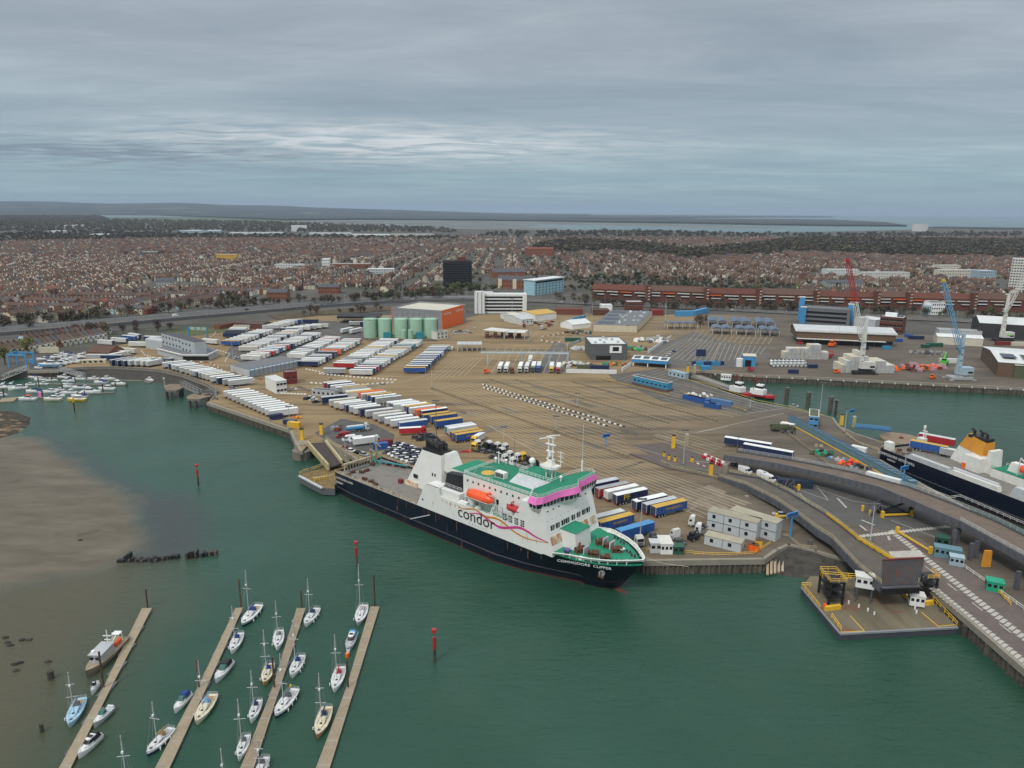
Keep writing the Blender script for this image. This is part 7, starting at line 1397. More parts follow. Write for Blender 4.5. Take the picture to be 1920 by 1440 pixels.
# terminal
mat('termgrey', (.40,.44,.46),.6, var=.05)
t_ = poly_b('terminal_building', 'pale blue-grey terminal building with a raised office block on a wide low roof', [(295,653),(340,664.5),(390,664.5),(407,656.5),(384,647),(322,647)], QZ, QZ + 4.4, 'termgrey', 'roofgrey'); poly_b('', '', [(302,625),(364,642),(386,640),(338,625)], QZ + 4, QZ + 12.5, 'termgrey', 'slate', parent=t_); poly_b('', '', [(272,636),(304,641),(304,634),(284,631)], QZ, QZ + 6.5, 'termgrey', 'lgrey', parent=t_)
me = wmesh(1.5,1.3)
for j, zz in enumerate((15.0,11.0)):
 a, b_ = Vector(P2(302,625, QZ + 12.5)), Vector(P2(364,642, QZ + 12.5))
 for i in range(9): q = a.lerp(b_, (i + .6) / 10); n_ = (b_ - a).normalized(); o = bpy.data.objects.new('window', me); COL.objects.link(o); o.parent = t_; o.location = (q.x + n_.y * .1, q.y - n_.x * .1, zz - (0 if i < 6 else .8)); o.rotation_euler = (0,0, ang(a, b_))
mb = MB(); a, b_ = P2(340,664.5, QZ + 4.4), P2(390,664.5, QZ + 4.4); mb.bar((a[0] + 1, a[1] + .9, QZ + 3),(b_[0], b_[1] + .9, QZ + 3),2.2,2.6, 'hatch'); mb.build('glazing', t_)
mb = MB(); ps = [P2(x, y, QZ + 4.7) for x, y in ((295,653),(340,664.5),(390,664.5),(407,656.5))]; [mb.bar((*a, QZ + 4.8),(*b_, QZ + 4.8),.8,.7, 'white') for a, b_ in zip(ps, ps[1:])]; mb.build('eaves_band', t_)
t_ = poly_b('canopy_shed', 'long low check-in shed with dark roof and blue frame in the yard', [(432,684),(467,694),(563,675),(528,668)], QZ, QZ + 4.2, 'lgrey', 'roofgrey'); mb = MB(); a, b_ = P(467,694, QZ + 4.6), P(563,675, QZ + 4.6); mb.bar(a, b_, 1.2,.6, 'white'); n_ = 12
for i in range(n_): q = a.lerp(b_, (i + .3) / n_); mb.box((q.x + .5, q.y - 2.2, QZ),(.3,.3,5.6), 'sky')
c, d = a + Vector((.5,-2.2,1)), b_ + Vector((.5,-2.2,1)); mb.bar(c, d, .3,.3, 'sky'); mb.build('blue_frame', t_)
t_, L_ = bld('office', 'white two-storey office with black window band near the left quay', (519,739),(538.5,736),16,6.8, 'white', 'lite', 2,3,-6,(1.5,1.1)); bld('brick_store', 'small dark red two-storey store behind the white office', (535,721),(558,719),7,6.8, 'dred', 'roofgrey', 1,2); bld('site_office', 'dark-roofed low office beside the near yard trailers', (585,741),(628,745),4,3, 'lgrey', 'slate', 1,5)
# tanks
mat('tankgreen', (.33,.52,.38),.6, var=.07, dirt=((.20,.30,.20),.6,.8,.3), streak=True)
for i, x in enumerate((693,720.5,751,779.5,807)):
 q = P(x, 634); t_ = thing('storage_tank', '%s pale green storage tank from the left' % ordn(i), 'storage tank', (q.x, q.y + 5.6, QZ),0, 'pale green storage tanks'); mb = MB(); mb.cyl((0,0,0),(0,0,14.8),5.7, 'tankgreen', 24); mb.build('shell', t_, smooth=False); mb = MB(); mb.cyl((0,0,14.8),(0,0,15.4),5.8, 'tankgreen', 24, r1=1.2); rail(mb, [(5.2 * math.cos(k_ * .785),5.2 * math.sin(k_ * .785),14.9) for k_ in range(9)],1, 'galv', 3,.06,1); mb.build('roof', t_); mb = MB(); mb.cyl((5.6,-3,0),(5.6,-3,14),.3, 'dgreen', 6); mb.cyl((5.6,-3,14),(4.6,-1,15.4),.3, 'dgreen', 6); mb.build('feed_pipe', t_)
for i, x in enumerate((757,770)): q = P(x, 636); mb = MB(); mb.cyl((q.x, q.y, QZ),(q.x, q.y, QZ + 7.5),2, 'tankgreen', 12); tag(mb.build('storage_tank'), '%s of two small pale green tanks before the large ones' % ('left' if i == 0 else 'right'), 'storage tank')
for i, x in enumerate((726,787)): bld('pump_house', '%s small teal pump house between the green tanks' % ('left' if i == 0 else 'right'),(x - 7,636),(x + 7,636),4,4.5, 'teal', 'teal')
mb = MB(); a = P(686,638); b_ = P(820,640); mb.bar((a.x, a.y, QZ + 1.6),(b_.x, b_.y, QZ + 1.6),.5,1.6, 'dconc'); tag(mb.build('bund_wall'), 'low wall in front of the pale green tanks', 'wall')
bld('office', 'small white office right of the green tanks', (819,637),(840,634),7,5.5, 'offwhite', 'roofgrey', 2,3)
t_, L_ = bld('storage_warehouse', 'tall grey warehouse with a bright orange end wall behind the green tanks', (735,611),(829,618),48,15, 'steel', 'tcream', parapet=1.4); part(t_, 'orange_wall', [((L_ + .15,21,0),(.3,42.2,16.4), 'orange'),((L_ * .003,-.12,0),(.8,.2,16.4), 'orange')])
for i in range(1,9): part(t_, 'cladding_joint', [((L_ * i / 9,-.05,.2),(.15,.14,15.8), 'dgrey')])
text('easyStorage', 3.0, 'white', t_, (L_ + .35,10,13),(math.pi / 2,0, math.pi / 2), ext=.02); text('easyStorage', 3.0, 'white', t_, (L_ + .35,34,13),(math.pi / 2,0, math.pi / 2), ext=.02)
t_, L_ = bld('open_shed', 'wide black-roofed open shed left of the orange warehouse', (632,606),(712,606),22,6, 'black', 'tar', parapet=0, z0=4.2); part(t_, 'post', [((x, 1,0),(.6,.6,5), 'galv') for x in (1,)]); [part(t_, 'post', [((x, 1,0),(.5,.5,5), 'galv')]) for x in (12,24,36)]
bld('long_shed', 'long low dark shed at the top of the yard', (437,614),(493,618),12,4.2, 'dbrick', 'tile3', gable=1.6); bld('brick_shed', 'low reddish wall building by the turquoise gantry', (412,618),(437,613),6,3, 'brick', 'dbrick')
t_ = thing('sign_gantry', 'turquoise sign gantry at the yard entrance', 'gantry', tuple(P(355,634)),-.2); part(t_, 'frame', [((0,0,0),(.8,.8,9), 'cyan'),((16,0,0),(.8,.8,9), 'cyan'),((8,0,7.4),(17,.6,1.2), 'cyan')]); [part(t_, 'panel', [((4 + i * 5,-.6,6.8),(4,.2,2.4), 'lgreen')]) for i in range(3)]
# white office block
t_, L_ = bld('office_block', 'white office block with black window bands beside the motorway', (890,587),(984,587),14,18, 'white', 'lite', parapet=.8, eave=0)
for j in range(5): part(t_, 'window_band', [((L_ * .57,-.1,1.8 + j * 3.3),(L_ * .76,.4,1.7), 'hatch')])
part(t_, 'stair_tower', [((5,-1.5,0),(9.6,5,22), 'white'),((3,-4.1,0),(.4,.3,21), 'hatch'),((7,-4.1,0),(.4,.3,21), 'hatch')]); part(t_, 'fin_wall', [((L_ + .5,2,0),(1.2,20,19.6), 'white')]); part(t_, 'plant_room', [((L_ * .25,6,18),(12,6,2.6), 'white')])
t_, L_ = bld('black_office_block', 'square black office block rising above the town', (831,534),(885,534),28,31, 'black', 'tar', parapet=1); part(t_, 'plant_room', [((L_ * .65,12,31),(12,8,6), 'dbrick')])
for j in range(9): part(t_, 'window_band', [((L_ / 2,-.1,2 + j * 3.2),(L_ - 2,.3,.9), 'hatch')])
t_, L_ = bld('turquoise_office', 'pale turquoise office with rows of small windows and a curved roof', (1002,554),(1057,546),16,17, mat('turq', (.32,.52,.58),.6), 'lite', 5,9,0,(1.6,1.6), eave=.8); part(t_, 'glazed_top', [((L_ / 2,-.1,14.4),(L_ * .9,.4,2), 'hatch')]); part(t_, 'roof_edge', [((L_ / 2,8,17.6),(L_ + 2,18,.6), 'white')])
t_, L_ = bld('civic_hall', 'brick and white hall with dark roof left of the turquoise office', (931,540),(1000,543),20,11, 'brick', 'slate', 2,12,0,(1.4,2), gable=5); [part(t_, 'white_gable', [((L_ * f_, -.6,0),(5,1.4,12.5), 'cream')]) for f_ in (.1,.5,.9)]
bld('hall', 'dark-roofed low hall above the civic hall', (925,521),(985,520),24,8, 'brick', 'slate', gable=5)
# estate
et = thing('housing_slab', 'very long brown brick housing slab with pale balcony bands', 'apartment block'); EP = [(1110,561),(1213,566),(1322,570),(1420,573),(1527,576),(1640,579),(1700,580),(1820,583),(2010,588)]
for i, (a, b_) in enumerate(zip(EP, EP[1:])):
 p, q = P(*a), P(*b_); d = q - p; L_ = d.length; rz = ang(p, q); c = (p + q) / 2; nx_ = Vector((-d.y, d.x, 0)).normalized(); hh = 12.5 + (i % 2) * .8
 mb = MB(); mb.box((c.x + nx_.x * 6, c.y + nx_.y * 6, QZ),(L_ - .2,12, hh), 'dbrick', rz=rz); mb.build('wall', et); mb = MB(); mb.loft([[tuple(v + nx_ * o_ + Vector((0,0, z_))) for o_, z_ in ((-.6, hh - .4),(5.6, hh + 5.4),(12.4, hh))] for v in (p, q)], 'tile' if i % 2 else 'dbrick'); mb.build('roof', et)
 k_ = max(2, int(L_ / 15))
 for j in range(k_):
  for lv in range(2):
   f0, f1 = (j + .08 + .25 * (lv % 2)) / k_, (j + .9) / k_; u, v = p.lerp(q, f0), p.lerp(q, f1); o_ = nx_ * -.7; zz = Vector((0,0, hh - 2.2 - lv * 3.3)); mb = MB(); mb.bar(u + o_ + zz, v + o_ + zz, 1.2,.85,('cream', 'offwhite', 'orange', 'lite')[(i + j + lv) % 4] if lv == 0 else ('lite', 'tcream')[j % 2]); mb.bar(u - nx_ * .1 + zz - Vector((0,0,.9)), v - nx_ * .1 + zz - Vector((0,0,.9)),.3,1.5, 'hatch'); mb.build('balcony', et)
 if i: mb = MB(); mb.box((p.x, p.y - 1.5, QZ),(5,6, hh + 6), 'dbrick'); [mb.box((p.x + 1.2, p.y - 4.6, QZ + 3 + z_ * 3.2),(2.4,.2,.9), 'cream') for z_ in range(5)]; mb.build('stair_tower', et)
# hall and new building, hoarding, building site
t_ = poly_b('low_hall', 'large low hall with grey ribbed roof behind the new dark building', [(1112,609),(1194,611),(1223,584),(1146,582)], QZ, QZ + 5.6, 'cream', 'roofgrey'); rr2 = random.Random(4); c0, c1, c2 = Vector(P2(1112,609,10)), Vector(P2(1194,611,10)), Vector(P2(1146,582,10)); th_ = ang(c0, c2)
def hallp(n_, u, v, d, h_, m): q = c0 + (c1 - c0) * u + (c2 - c0) * v; mb = MB(); mb.box((q.x, q.y, 10.3),(d[0], d[1], h_), m, rz=th_); mb.build(n_, t_)
for i in range(18): hallp('roof_unit', rr2.uniform(.4,.95), rr2.uniform(.1,.95),(rr2.uniform(1.5,3), rr2.uniform(1.5,3)),1.2, rr2.choice(['galv', 'white', 'lgrey']))
for i in range(4): hallp('solar_panel', .25,.14 + i * .24,(12,14),.2, 'solar')
for i in range(5): q = c0.lerp(c1,(i + .5) / 5); mb = MB(); mb.box((q.x, q.y - .1, QZ + 2),(2.4,.3,2.2), 'hatch'); mb.build('window', t_)
t_, L_ = bld('new_building', 'new dark-clad building with bright white roof by the white hoarding', (1107.5,675),(1175,675),30,10.5, 'dgrey', 'lite', parapet=.8, eave=.6); part(t_, 'white_panel', [((L_ * .68,-.3,5),(L_ * .33,.5,5), 'white')]); part(t_, 'window', [((L_ * .68,-.6,6.4),(L_ * .17,.3,2.8), 'hatch')]); [part(t_, 'roof_unit', [((L_ * x, y, 10.6),(1.6,1.6,1.4), 'galv')]) for x, y in ((.15,6),(.4,6),(.35,16),(.55,20),(.8,8),(.7,18),(.5,26))]; part(t_, 'ground_floor_opening', [((L_ * .35,-.1,0),(L_ * .4,.4,3), 'hatch')])
def wallrun(label, pts, h, m, w_=.4, cat='hoarding', name='hoarding'):
 q = [P(*p) for p in pts]; mb = MB(); [mb.bar((a.x, a.y, QZ + h),(b_.x, b_.y, QZ + h), w_, h, m) for a, b_ in zip(q, q[1:])]; return tag(mb.build(name), label, cat)
wallrun('long white hoarding in front of the building site', [(1061,699),(1156,701)],2.6, 'white'); wallrun('white hoarding curving up beside the bay lines', [(1166,697),(1183,686)],2.6, 'white'); wallrun('white hoarding up the right side of the building site', [(1215,663),(1258,634)],2.4, 'white'); wallrun('grey site fence left of the building site', [(1066,698),(1064,650),(1108,632)],2, 'galv', .15, 'fence', 'site_fence')
heap(1080,686, ['lite', 'offwhite', 'tgrey', 'rust', 'cream'], 'pale rubble of the demolition site', 60,7,2, 'rubble'); heap(1085,655, ['lite', 'galv', 'offwhite'], 'tangle of pale scrap metal above the rubble', 45,5,1.7, 'scrap heap', sx=1.2); heap(1150,684, ['gold', 'orange', 'brown', 'timber'], 'orange and brown heaps in the building site', 25,4,1.6, 'spoil heap', sx=2); heap(1190,655, ['lime', 'green', 'brown', 'tgrey'], 'green plant and brown spoil by the right hoarding', 30,7,2, 'site plant'); heap(1085,625, ['dbrick', 'tgrey', 'brown', 'dgreen'], 'dark site stores left of the low hall', 40,7,2, 'site stores'); heap(1225,640, ['white', 'lite', 'tgrey', 'dgrey'], 'white site cabins and cars right of the low hall', 24,9,3, 'site cabins')
for x, y, m in ((1100,692, 'olive'),(1124,693, 'navy'),(1074,640, 'dgreen')): cont(P2(x, y),0, m, {'olive': 'olive', 'navy': 'navy', 'dgreen': 'dark green'}[m] + ' container inside the building site', True)
mb = MB(); q = P(1134,688); mb.box((q.x, q.y, QZ),(2.6,2.2,1.2), 'black'); mb.box((q.x, q.y, QZ + 1.1),(2.6,2,1.7), 'green'); mb.bar((q.x, q.y, QZ + 2),(q.x + 3, q.y, QZ + 4.5),.4,.4, 'green'); mb.bar((q.x + 3, q.y, QZ + 4.5),(q.x + 5, q.y, QZ + 1),.35,.35, 'green'); tag(mb.build('excavator'), 'green excavator in front of the new dark building', 'excavator')
bld('marquee', 'white tent-roofed shed left of the low hall', (1073,618),(1108,614),16,4, 'white', 'lite', gable=3); [bld('coach', '%s turquoise striped coach beside the white tent shed' % ordn(i),(1070 + i * 5,607 - i * 2),(1088 + i * 5,602 - i * 2),2.6,3.2, 'cyan', 'lite', cat='coach', group='coaches by the tent shed') for i in range(3)]
# check sheds and canopies
t_, L_ = bld('check_shed', 'bright blue check shed with white folded roof and solar panels', (1184,686),(1251,691),13,4.8, 'sky', 'white', parapet=0, z0=2.6); [part(t_, 'post', [((x, .6,0),(.6,.6,2.8), 'white')]) for x in (1, L_ * .45, L_ - 1)]; [part(t_, 'solar_panel', [((L_ * (i + .5) / 4,6.5,4.96),(L_ * .17,8,.2), 'solar')]) for i in range(4)]; part(t_, 'booth_wall', [((L_ * .75,6,0),(L_ * .45,8,2.5), 'hatch')])
t_, L_ = bld('long_blue_shed', 'long blue shed with dark roof and rounded end on the yellow kerb', (1186,720),(1250,735),5,5, 'cyan', 'slate', 1,8,0,(1.6,.9), parapet=.2); part(t_, 'plinth', [((L_ / 2,2.5,-.1),(L_ + 1,5.6,1.2), 'rust')]); bld('kiosk', 'pale blue low kiosk beside the barge slot', (1253,704),(1283,711),4,3, 'lblue', 'lblue', 1,4, cat='kiosk')
t_, L_ = bld('blue_office', 'bright blue two-storey office at the top of the covered walkway', (1515,803),(1533,805),14,6, 'sky', 'olive', 2,2,-5,(1.5,1.0), parapet=.2)
t_, L_ = bld('blue_house', 'blue open-fronted hut with pale sloping roof on the basin corner', (1393,687),(1416,688),9,7, 'sky', 'tcream', gable=.8); part(t_, 'doorway', [((L_ * .4,-.1,0),(L_ * .5,.3,4.4), 'hatch')]); mb = MB(); q = P(1386,687); mb.cyl((q.x, q.y, QZ),(q.x, q.y, QZ + 5.4),2.3, 'white', 12); tag(mb.build('white_silo'), 'white domed silo beside the blue hut', 'silo')
wallrun('dark mesh board fence above the blue skips row', [(1305,668),(1323,668)],5, 'navy', .4, 'screen', 'screen'); [cont(P2(1306 + i * 7,684 + (i % 2)),.1, 'cyan' if i % 3 else 'navy', '%s blue bin of the row on the basin corner' % ordn(i), group='blue bins on the basin corner') for i in range(7)]; cont(P2(1323,693),0, 'cyan', 'turquoise container left of the brown basin edge');
def canopy(label, A, B_, dep, h, m, n_, name='canopy', wave=0, grp=None):
 a, b_ = P(*A), P(*B_); L_ = (b_ - a).length; t_ = thing(name, label, 'canopy', tuple(a), ang(a, b_), grp); mb = MB()
 for i in range(n_):
  x0, x1 = L_ * i / n_, L_ * (i + .96) / n_; mb.add([(x0,0, h),((x0 + x1) / 2,0, h + wave),(x1,0, h),(x1, dep, h),((x0 + x1) / 2, dep, h + wave),(x0, dep, h)] + [(x0,0, h - .4),(x1,0, h - .4),(x1, dep, h - .4),(x0, dep, h - .4)], [(0,1,4,5),(1,2,3,4),(6,7,8,9),(0,6,7,2,1),(3,8,9,5,4),(0,5,9,6),(2,7,8,3)], m)
 mb.build('roof', t_)
 for i in range(n_ + 1):
  for y in (.6, dep - .6): mb = MB(); mb.box((min(L_ - .3, max(.3, L_ * i / n_)), y, 0),(.45,.45, h - .2), 'lgrey'); mb.build('post', t_)
 return t_, L_
canopy('grey solar canopy on posts over the truck lanes', (857,659),(904,659),12,5.2, 'lgrey', 5); canopy('wide weathered canopy over rusty booths, left part', (905,632),(945,636),14,6, 'offwhite', 2); canopy('wide weathered canopy over rusty booths, right part', (945,635),(984,637),14,5.6, 'offwhite', 2)
for i in range(5): bld('check_booth', '%s rusty check booth under the weathered canopy' % ordn(i),(910 + i * 15,634),(917 + i * 15,634),8,3, 'dbrick', 'tgrey', cat='booth', group='booths under the weathered canopy')
mat('solarblue', (.10,.13,.18),.4, var=.1)
canopy('blue-grey canopy row over the car check lanes, left group', (1251,617),(1308,617),10,5.5, 'solarblue', 4, wave=.4)
for i in range(3):
 for j in range(2 if i < 3 else 1): canopy('blue folded solar canopy, %s from the left in the %s row' % (ordn(i), 'front' if j == 0 else 'back'),(1335 + i * 45 - j * 8,627 + i * 1.5 - j * 14),(1372 + i * 45 - j * 8,628.5 + i * 1.5 - j * 14),18 + j * 10,5.5, 'solarblue', 2, wave=1.3, grp='folded solar canopies')
wallrun('sloping blue roofed walkway behind the check canopies', [(1267,593),(1300,592),(1325,586)],5, 'sky', 4, 'walkway', 'raised_walkway')
t_ = thing('lane_gantry', 'long blue lattice gantry spanning the lorry lanes', 'gantry', tuple(P(901,683))); a, b_ = P(901,683), P(1066,684); L_ = (b_ - a).length; mb = MB(); mb.box((L_ / 2,0,7.2),(L_, .5,.4), 'lblue'); mb.box((L_ / 2,0,8.6),(L_, .5,.3), 'lblue'); [mb.cyl((L_ * i / 40,0,7.3),(L_ * (i + 1) / 40,0,8.7) if i % 2 == 0 else (L_ * (i + 1) / 40,0,7.3),.12, 'paleblue', 4) for i in range(40)]; mb.box((L_ / 2,-.3,7.6),(L_ * .99,.1,.9), 'lite'); mb.build('beam', t_)
for f_ in (.08,.47,.78,.99): part(t_, 'post', [((L_ * f_, 0,0),(.9,.9,7.4), 'lblue')])
# cream sheds at the head of the lanes
bld('cream_shed', 'cream shed with yellow roof at the head of the lanes', (1003,603),(1043,598),26,6, 'white', 'gold', gable=2); bld('grey_shed', 'pale gabled shed left of the small car park', (978,610),(1000,608),30,5, 'lite', 'lgrey', 1,3, gable=2); bld('grey_shed', 'low pale shed beside the cream shed', (965,605),(980,604),30,5, 'lite', 'tcream', gable=2)
for x, y, w_, m, r, l_ in ((1043,590,50, 'ptile', 'ptile', 'low red-walled store by the car park'),(1175,585,30, 'dbrick', 'lgrey', 'dark red brick office with pale roof behind the low hall'),(1222,592,22, 'dred', 'dred', 'bright red shed behind the low hall'),(1112,591,30, 'dbrick', 'tile3', 'brown shed behind the tent shed'),(1128,582,20, 'white', 'lite', 'white billboard shed by the road')): bld('shed', l_, (x, y),(x + w_, y),12,10 if 'office' in l_ else 5, m, r, 2 if 'office' in l_ else 0,8)
# right-hand quay
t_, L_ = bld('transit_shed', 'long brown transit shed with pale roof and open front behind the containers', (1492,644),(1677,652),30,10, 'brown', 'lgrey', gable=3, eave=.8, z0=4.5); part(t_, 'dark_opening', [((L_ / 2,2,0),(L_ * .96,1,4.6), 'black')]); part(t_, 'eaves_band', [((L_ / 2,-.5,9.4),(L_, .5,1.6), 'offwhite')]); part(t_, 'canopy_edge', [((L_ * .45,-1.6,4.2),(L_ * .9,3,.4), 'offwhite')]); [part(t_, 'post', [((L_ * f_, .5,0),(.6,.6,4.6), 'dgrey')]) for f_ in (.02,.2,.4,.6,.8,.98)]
bld('link_shed', 'pale-roofed shed between the car park block and brick office', (1600,612),(1640,618),20,8, 'lgrey', 'lite')
t_, L_ = bld('car_park_block', 'grey deck building with bright blue corner towers', (1502,606),(1592,612),22,14, 'roofgrey', 'roofgrey', parapet=1); [part(t_, 'corner_tower', [((x, y, 0),(5,5, h), 'sky'),((x, y, h),(5.4,5.4,.5), 'lite')]) for x, y, h in ((1,0,15),(-2,20,22),(L_, 18,18))]; [part(t_, 'deck_opening', [((L_ / 2,-.1,2 + j * 4),(L_ * .86,.3,1.8), 'hatch')]) for j in range(3)]
t_, L_ = bld('brick_office', 'brown brick office with solar panels and arched windows behind the transit shed', (1647,624),(1690,628),18,14, 'dbrick', 'lgrey', 3,8,0,(1.6,1.9)); part(t_, 'roof_house', [((L_ * .4,9,14),(9,5,3), 'white')]); [part(t_, 'solar_panel', [((L_ * (.1 + .11 * i),12,14.2),(1.6,9,.5), 'solar')]) for i in range(8)]
t_, L_ = bld('dark_shed', 'black-walled shed with white roof at the far right', (1833,632),(1990,642),34,12, 'tar', 'lite', gable=4); t_, L_ = bld('solar_shed', 'brown shed with solar panels on pale roof at the right edge', (1868,705),(2000,716),60,9, 'brown', 'lite', gable=2.5); [part(t_, 'solar_panel', [((L_ * (.2 + .3 * i),15,11.0),(L_ * .2,14,.3), 'solar')]) for i in range(3)]
bld('olive_shed', 'olive front bay of the brown shed at the right edge', (1900,708),(2010,716),10,8, 'olive', 'lite', gable=1.5); bld('low_cream_shed', 'long low cream sheds beyond the blue crane', (1756,645),(1842,650),14,6, 'tcream', 'lite', gable=1.5); bld('low_grey_shed', 'low grey shed behind the cream sheds', (1760,630),(1840,634),12,5, 'lgrey', 'tgrey'); bld('white_house', 'white painted house among the roads beyond the port', (1745,590),(1770,590),14,12, 'white', 'slate', 3,6,0,(1.2,1.6)); bld('pale_blue_house', 'pale blue building left of the white house', (1728,588),(1745,590),12,9, 'paleblue', 'lite', 2,4)
t_, L_ = bld('tower_block', 'tall pale tower block at the right edge', (1889,546),(1925,548),22,43, 'offwhite', 'lgrey', 12,7,0,(2,1.4)); bld('pale_flats', 'cream modern flats with sawtooth roofs, nearer row', (1760,522),(1835,522),14,13, 'tcream', 'lgrey', 3,16,0,(1.6,1.4)); bld('pale_flats', 'cream modern flats with sawtooth roofs, farther row', (1760,508),(1800,508),14,10, 'tcream', 'lgrey', 2,10); bld('glass_block', 'bluish glass block near the tower block', (1835,528),(1866,528),20,16, 'lblue', 'lgrey', 4,8)
for x, y, w_, h, m, r, l_ in ((405,488,40,11, 'gold', 'lgrey', 'yellow-walled block in the middle of the left-hand town'),(604,498,14,12, 'white', 'lite', 'white cube above the roofs of the town'),(620,503,75,7, 'brick', 'lgrey', 'long brick school in the town centre'),(515,503,55,6, 'lite', 'tgrey', 'long pale flat-roofed school in the town'),(263,480,32,8, 'dgrey', 'lite', 'black and white block in the left-hand town'),(293,537,30,7, 'tgrey', 'slate', 'grey-roofed hall among the left-hand terraces'),(988,480,50,16, 'brick', 'ptile', 'large red-roofed institution right of the centre road'),(689,513,50,7, 'lgrey', 'lite', 'wide pale-roofed store left of the black office block'),(500,562,38,8, 'brick', 'slate', 'low brick flats with blue-black roof by the motorway'),(597,551,38,8, 'brick', 'slate', 'large brown hipped hall near the motorway trees'),(547,434,29,25, 'lite', 'white', 'tall pale factory block on the far side of town'),(336,437,78,10, 'lblue', 'white', 'far pale blue-white warehouse, left'),(120,427,34,12, 'lite', 'white', 'far white shed in the trees at left'),(430,441,100,9, 'lite', 'lgrey', 'far factory left of the tall pale block'),(580,442,80,9, 'lgrey', 'white', 'far long factory right of the tall pale block'),(662,444,70,8, 'lite', 'lite', 'far white factory roofs, middle'),(735,444,80,9, 'tcream', 'tgrey', 'far cream factory roofs, right'),(90,437,30,7, 'lite', 'white', 'far low white sheds at left'),(165,443,42,6, 'lgrey', 'white', 'far long low white shed at left'),(1730,434,9,42, 'offwhite', 'lgrey', 'distant pale tower block near the shore'),(1010,535,40,10, 'dbrick', 'slate', 'dark blocks behind the turquoise office'),(1130,552,60,10, 'dbrick', 'lgrey', 'flat-roofed low block behind the estate, left'),(1550,541,70,8, 'tgrey', 'slate', 'dark terrace with pale windows behind the estate'),(1550,516,60,9, 'lite', 'lgrey', 'white-banded flats behind the estate, left'),(1615,522,90,9, 'offwhite', 'tgrey', 'white-banded flats behind the estate, right')):
 bld('town_block', l_, (x, y),(x + w_, y),18 if y > 450 else 80, h, m, r, 2 if y > 470 else 0, max(4, w_ // 5),0,(1.5,1.3), gable=3 if r in ('slate', 'ptile') else 0)
# stacked cabins near the bow
def cabinstack(label, A, B_, dep, h, tops):
 t_, L_ = bld('site_cabins', label, A, B_, dep, h, mat('cabgrey', (.46,.49,.50),.5, var=.06), mat('cabroof', (.34,.31,.23),.8, var=.12),0,0,0, parapet=0, cat='site cabins'); n_ = max(2, int(L_ / 5))
 for i in range(1, n_): part(t_, 'cabin_joint', [((L_ * i / n_, -.04,0),(.12,.12, h), 'dgrey')])
 if h > 4: part(t_, 'floor_joint', [((L_ / 2,-.04, h / 2),(L_, .12,.15), 'dgrey')])
 for i in range(n_):
  for k_ in range(2 if h > 4 else 1): part(t_, 'window', [((L_ * (i + .4) / n_, -.08,1.2 + k_ * h / 2),(1.0,.1,1.1), 'hatch')])
 return t_, L_
cabinstack('front stack of long grey site cabins with an outside stair', (1325,991),(1417,1015),4.5,6,2); cabinstack('rear stack of long grey site cabins', (1366,988),(1453,1016),4.5,6,2); cabinstack('single-storey grey site cabin in front of the stacks', (1320,1020),(1388,1037),4,2.9,1)
for i, (x, y, m) in enumerate(((1408,1031, 'orange'),(1416,1033, 'orange'),(1422,1024, 'yellow'))): q = P(x, y); mb = MB(); mb.box((q.x, q.y, QZ),(1.7,1.7,2.1), m); mb.box((q.x, q.y, QZ + 2.1),(1.8,1.8,.15), 'rust'); tag(mb.build('gas_cage'), '%s cage beside the single-storey site cabin' % ('left orange', 'right orange', 'yellow')[i], 'cage')
# barge slot, tugs
mb = MB(); a, b_ = P(1296,702,2), P(1372,727,2); mb.bar((a.x, a.y, 2.2),(b_.x, b_.y, 1.6),9,1.6, 'dconc'); rail(mb, [(a.x, a.y - 4,2.2),(b_.x, b_.y - 4,1.7)],1, 'offwhite', 2,.08); tag(mb.build('barge'), 'grey ramped barge with white rails in the slot behind the tugs', 'barge'); cabin(1361,712,2.4,(6,3.6,3.4), 'white wheelhouse of the barge in the slot', -.4, name='wheelhouse')
for i, (x, y, xb, yb) in enumerate(((1378,736,1408,744),(1394,737,1452,748))):
 a, b_ = W0(xb, yb + 3), W0(x, y + 3); L_ = 22; rz = ang(b_, a); t_ = thing('tug', ('farther tug with twin red masts behind the kerb', 'nearer tug with red hull and white wheelhouse')[i], 'tug boat', (*(a - Vector((math.cos(rz), math.sin(rz),0)) * 11).xy, 0), rz); h_, dk, _ = hull_mb(L_, 7.5,2.2, 'red' if i else 'black', 'dgrey', 'black', .9); h_.build('hull', t_); dk.build('deck', t_)
 mb = MB(); mb.box((1,0,2.1),(8,5,3), 'white'); mb.box((2,0,5.1),(4,4,2.8), 'white', taper=(.85,.85)); mb.box((2,0,6.0),(4.1,4.1,1.1), 'hatch'); mb.build('wheelhouse', t_); mb = MB(); [mb.cyl((-1.5, y_, 5),(-1.5, y_, 12),.3, 'dred', 6) for y_ in (-1.4,1.4)]; mb.box((-1.5,0,10),(.3,4,.3), 'dred'); mb.cyl((2,0,7.9),(2,0,12),.2, 'dred', 5); mb.build('mast', t_); mb = MB(); mb.loft([[(L_ * .5 + .3,-.3, z_),(L_ * .5 + .3,.3, z_),(L_ * .38,2.6, z_),(L_ * .30,3.2, z_),(L_ * .30,-3.2, z_),(L_ * .38,-2.6, z_)] for z_ in (1.2,2.6)], 'red'); mb.build('bow_fender', t_)
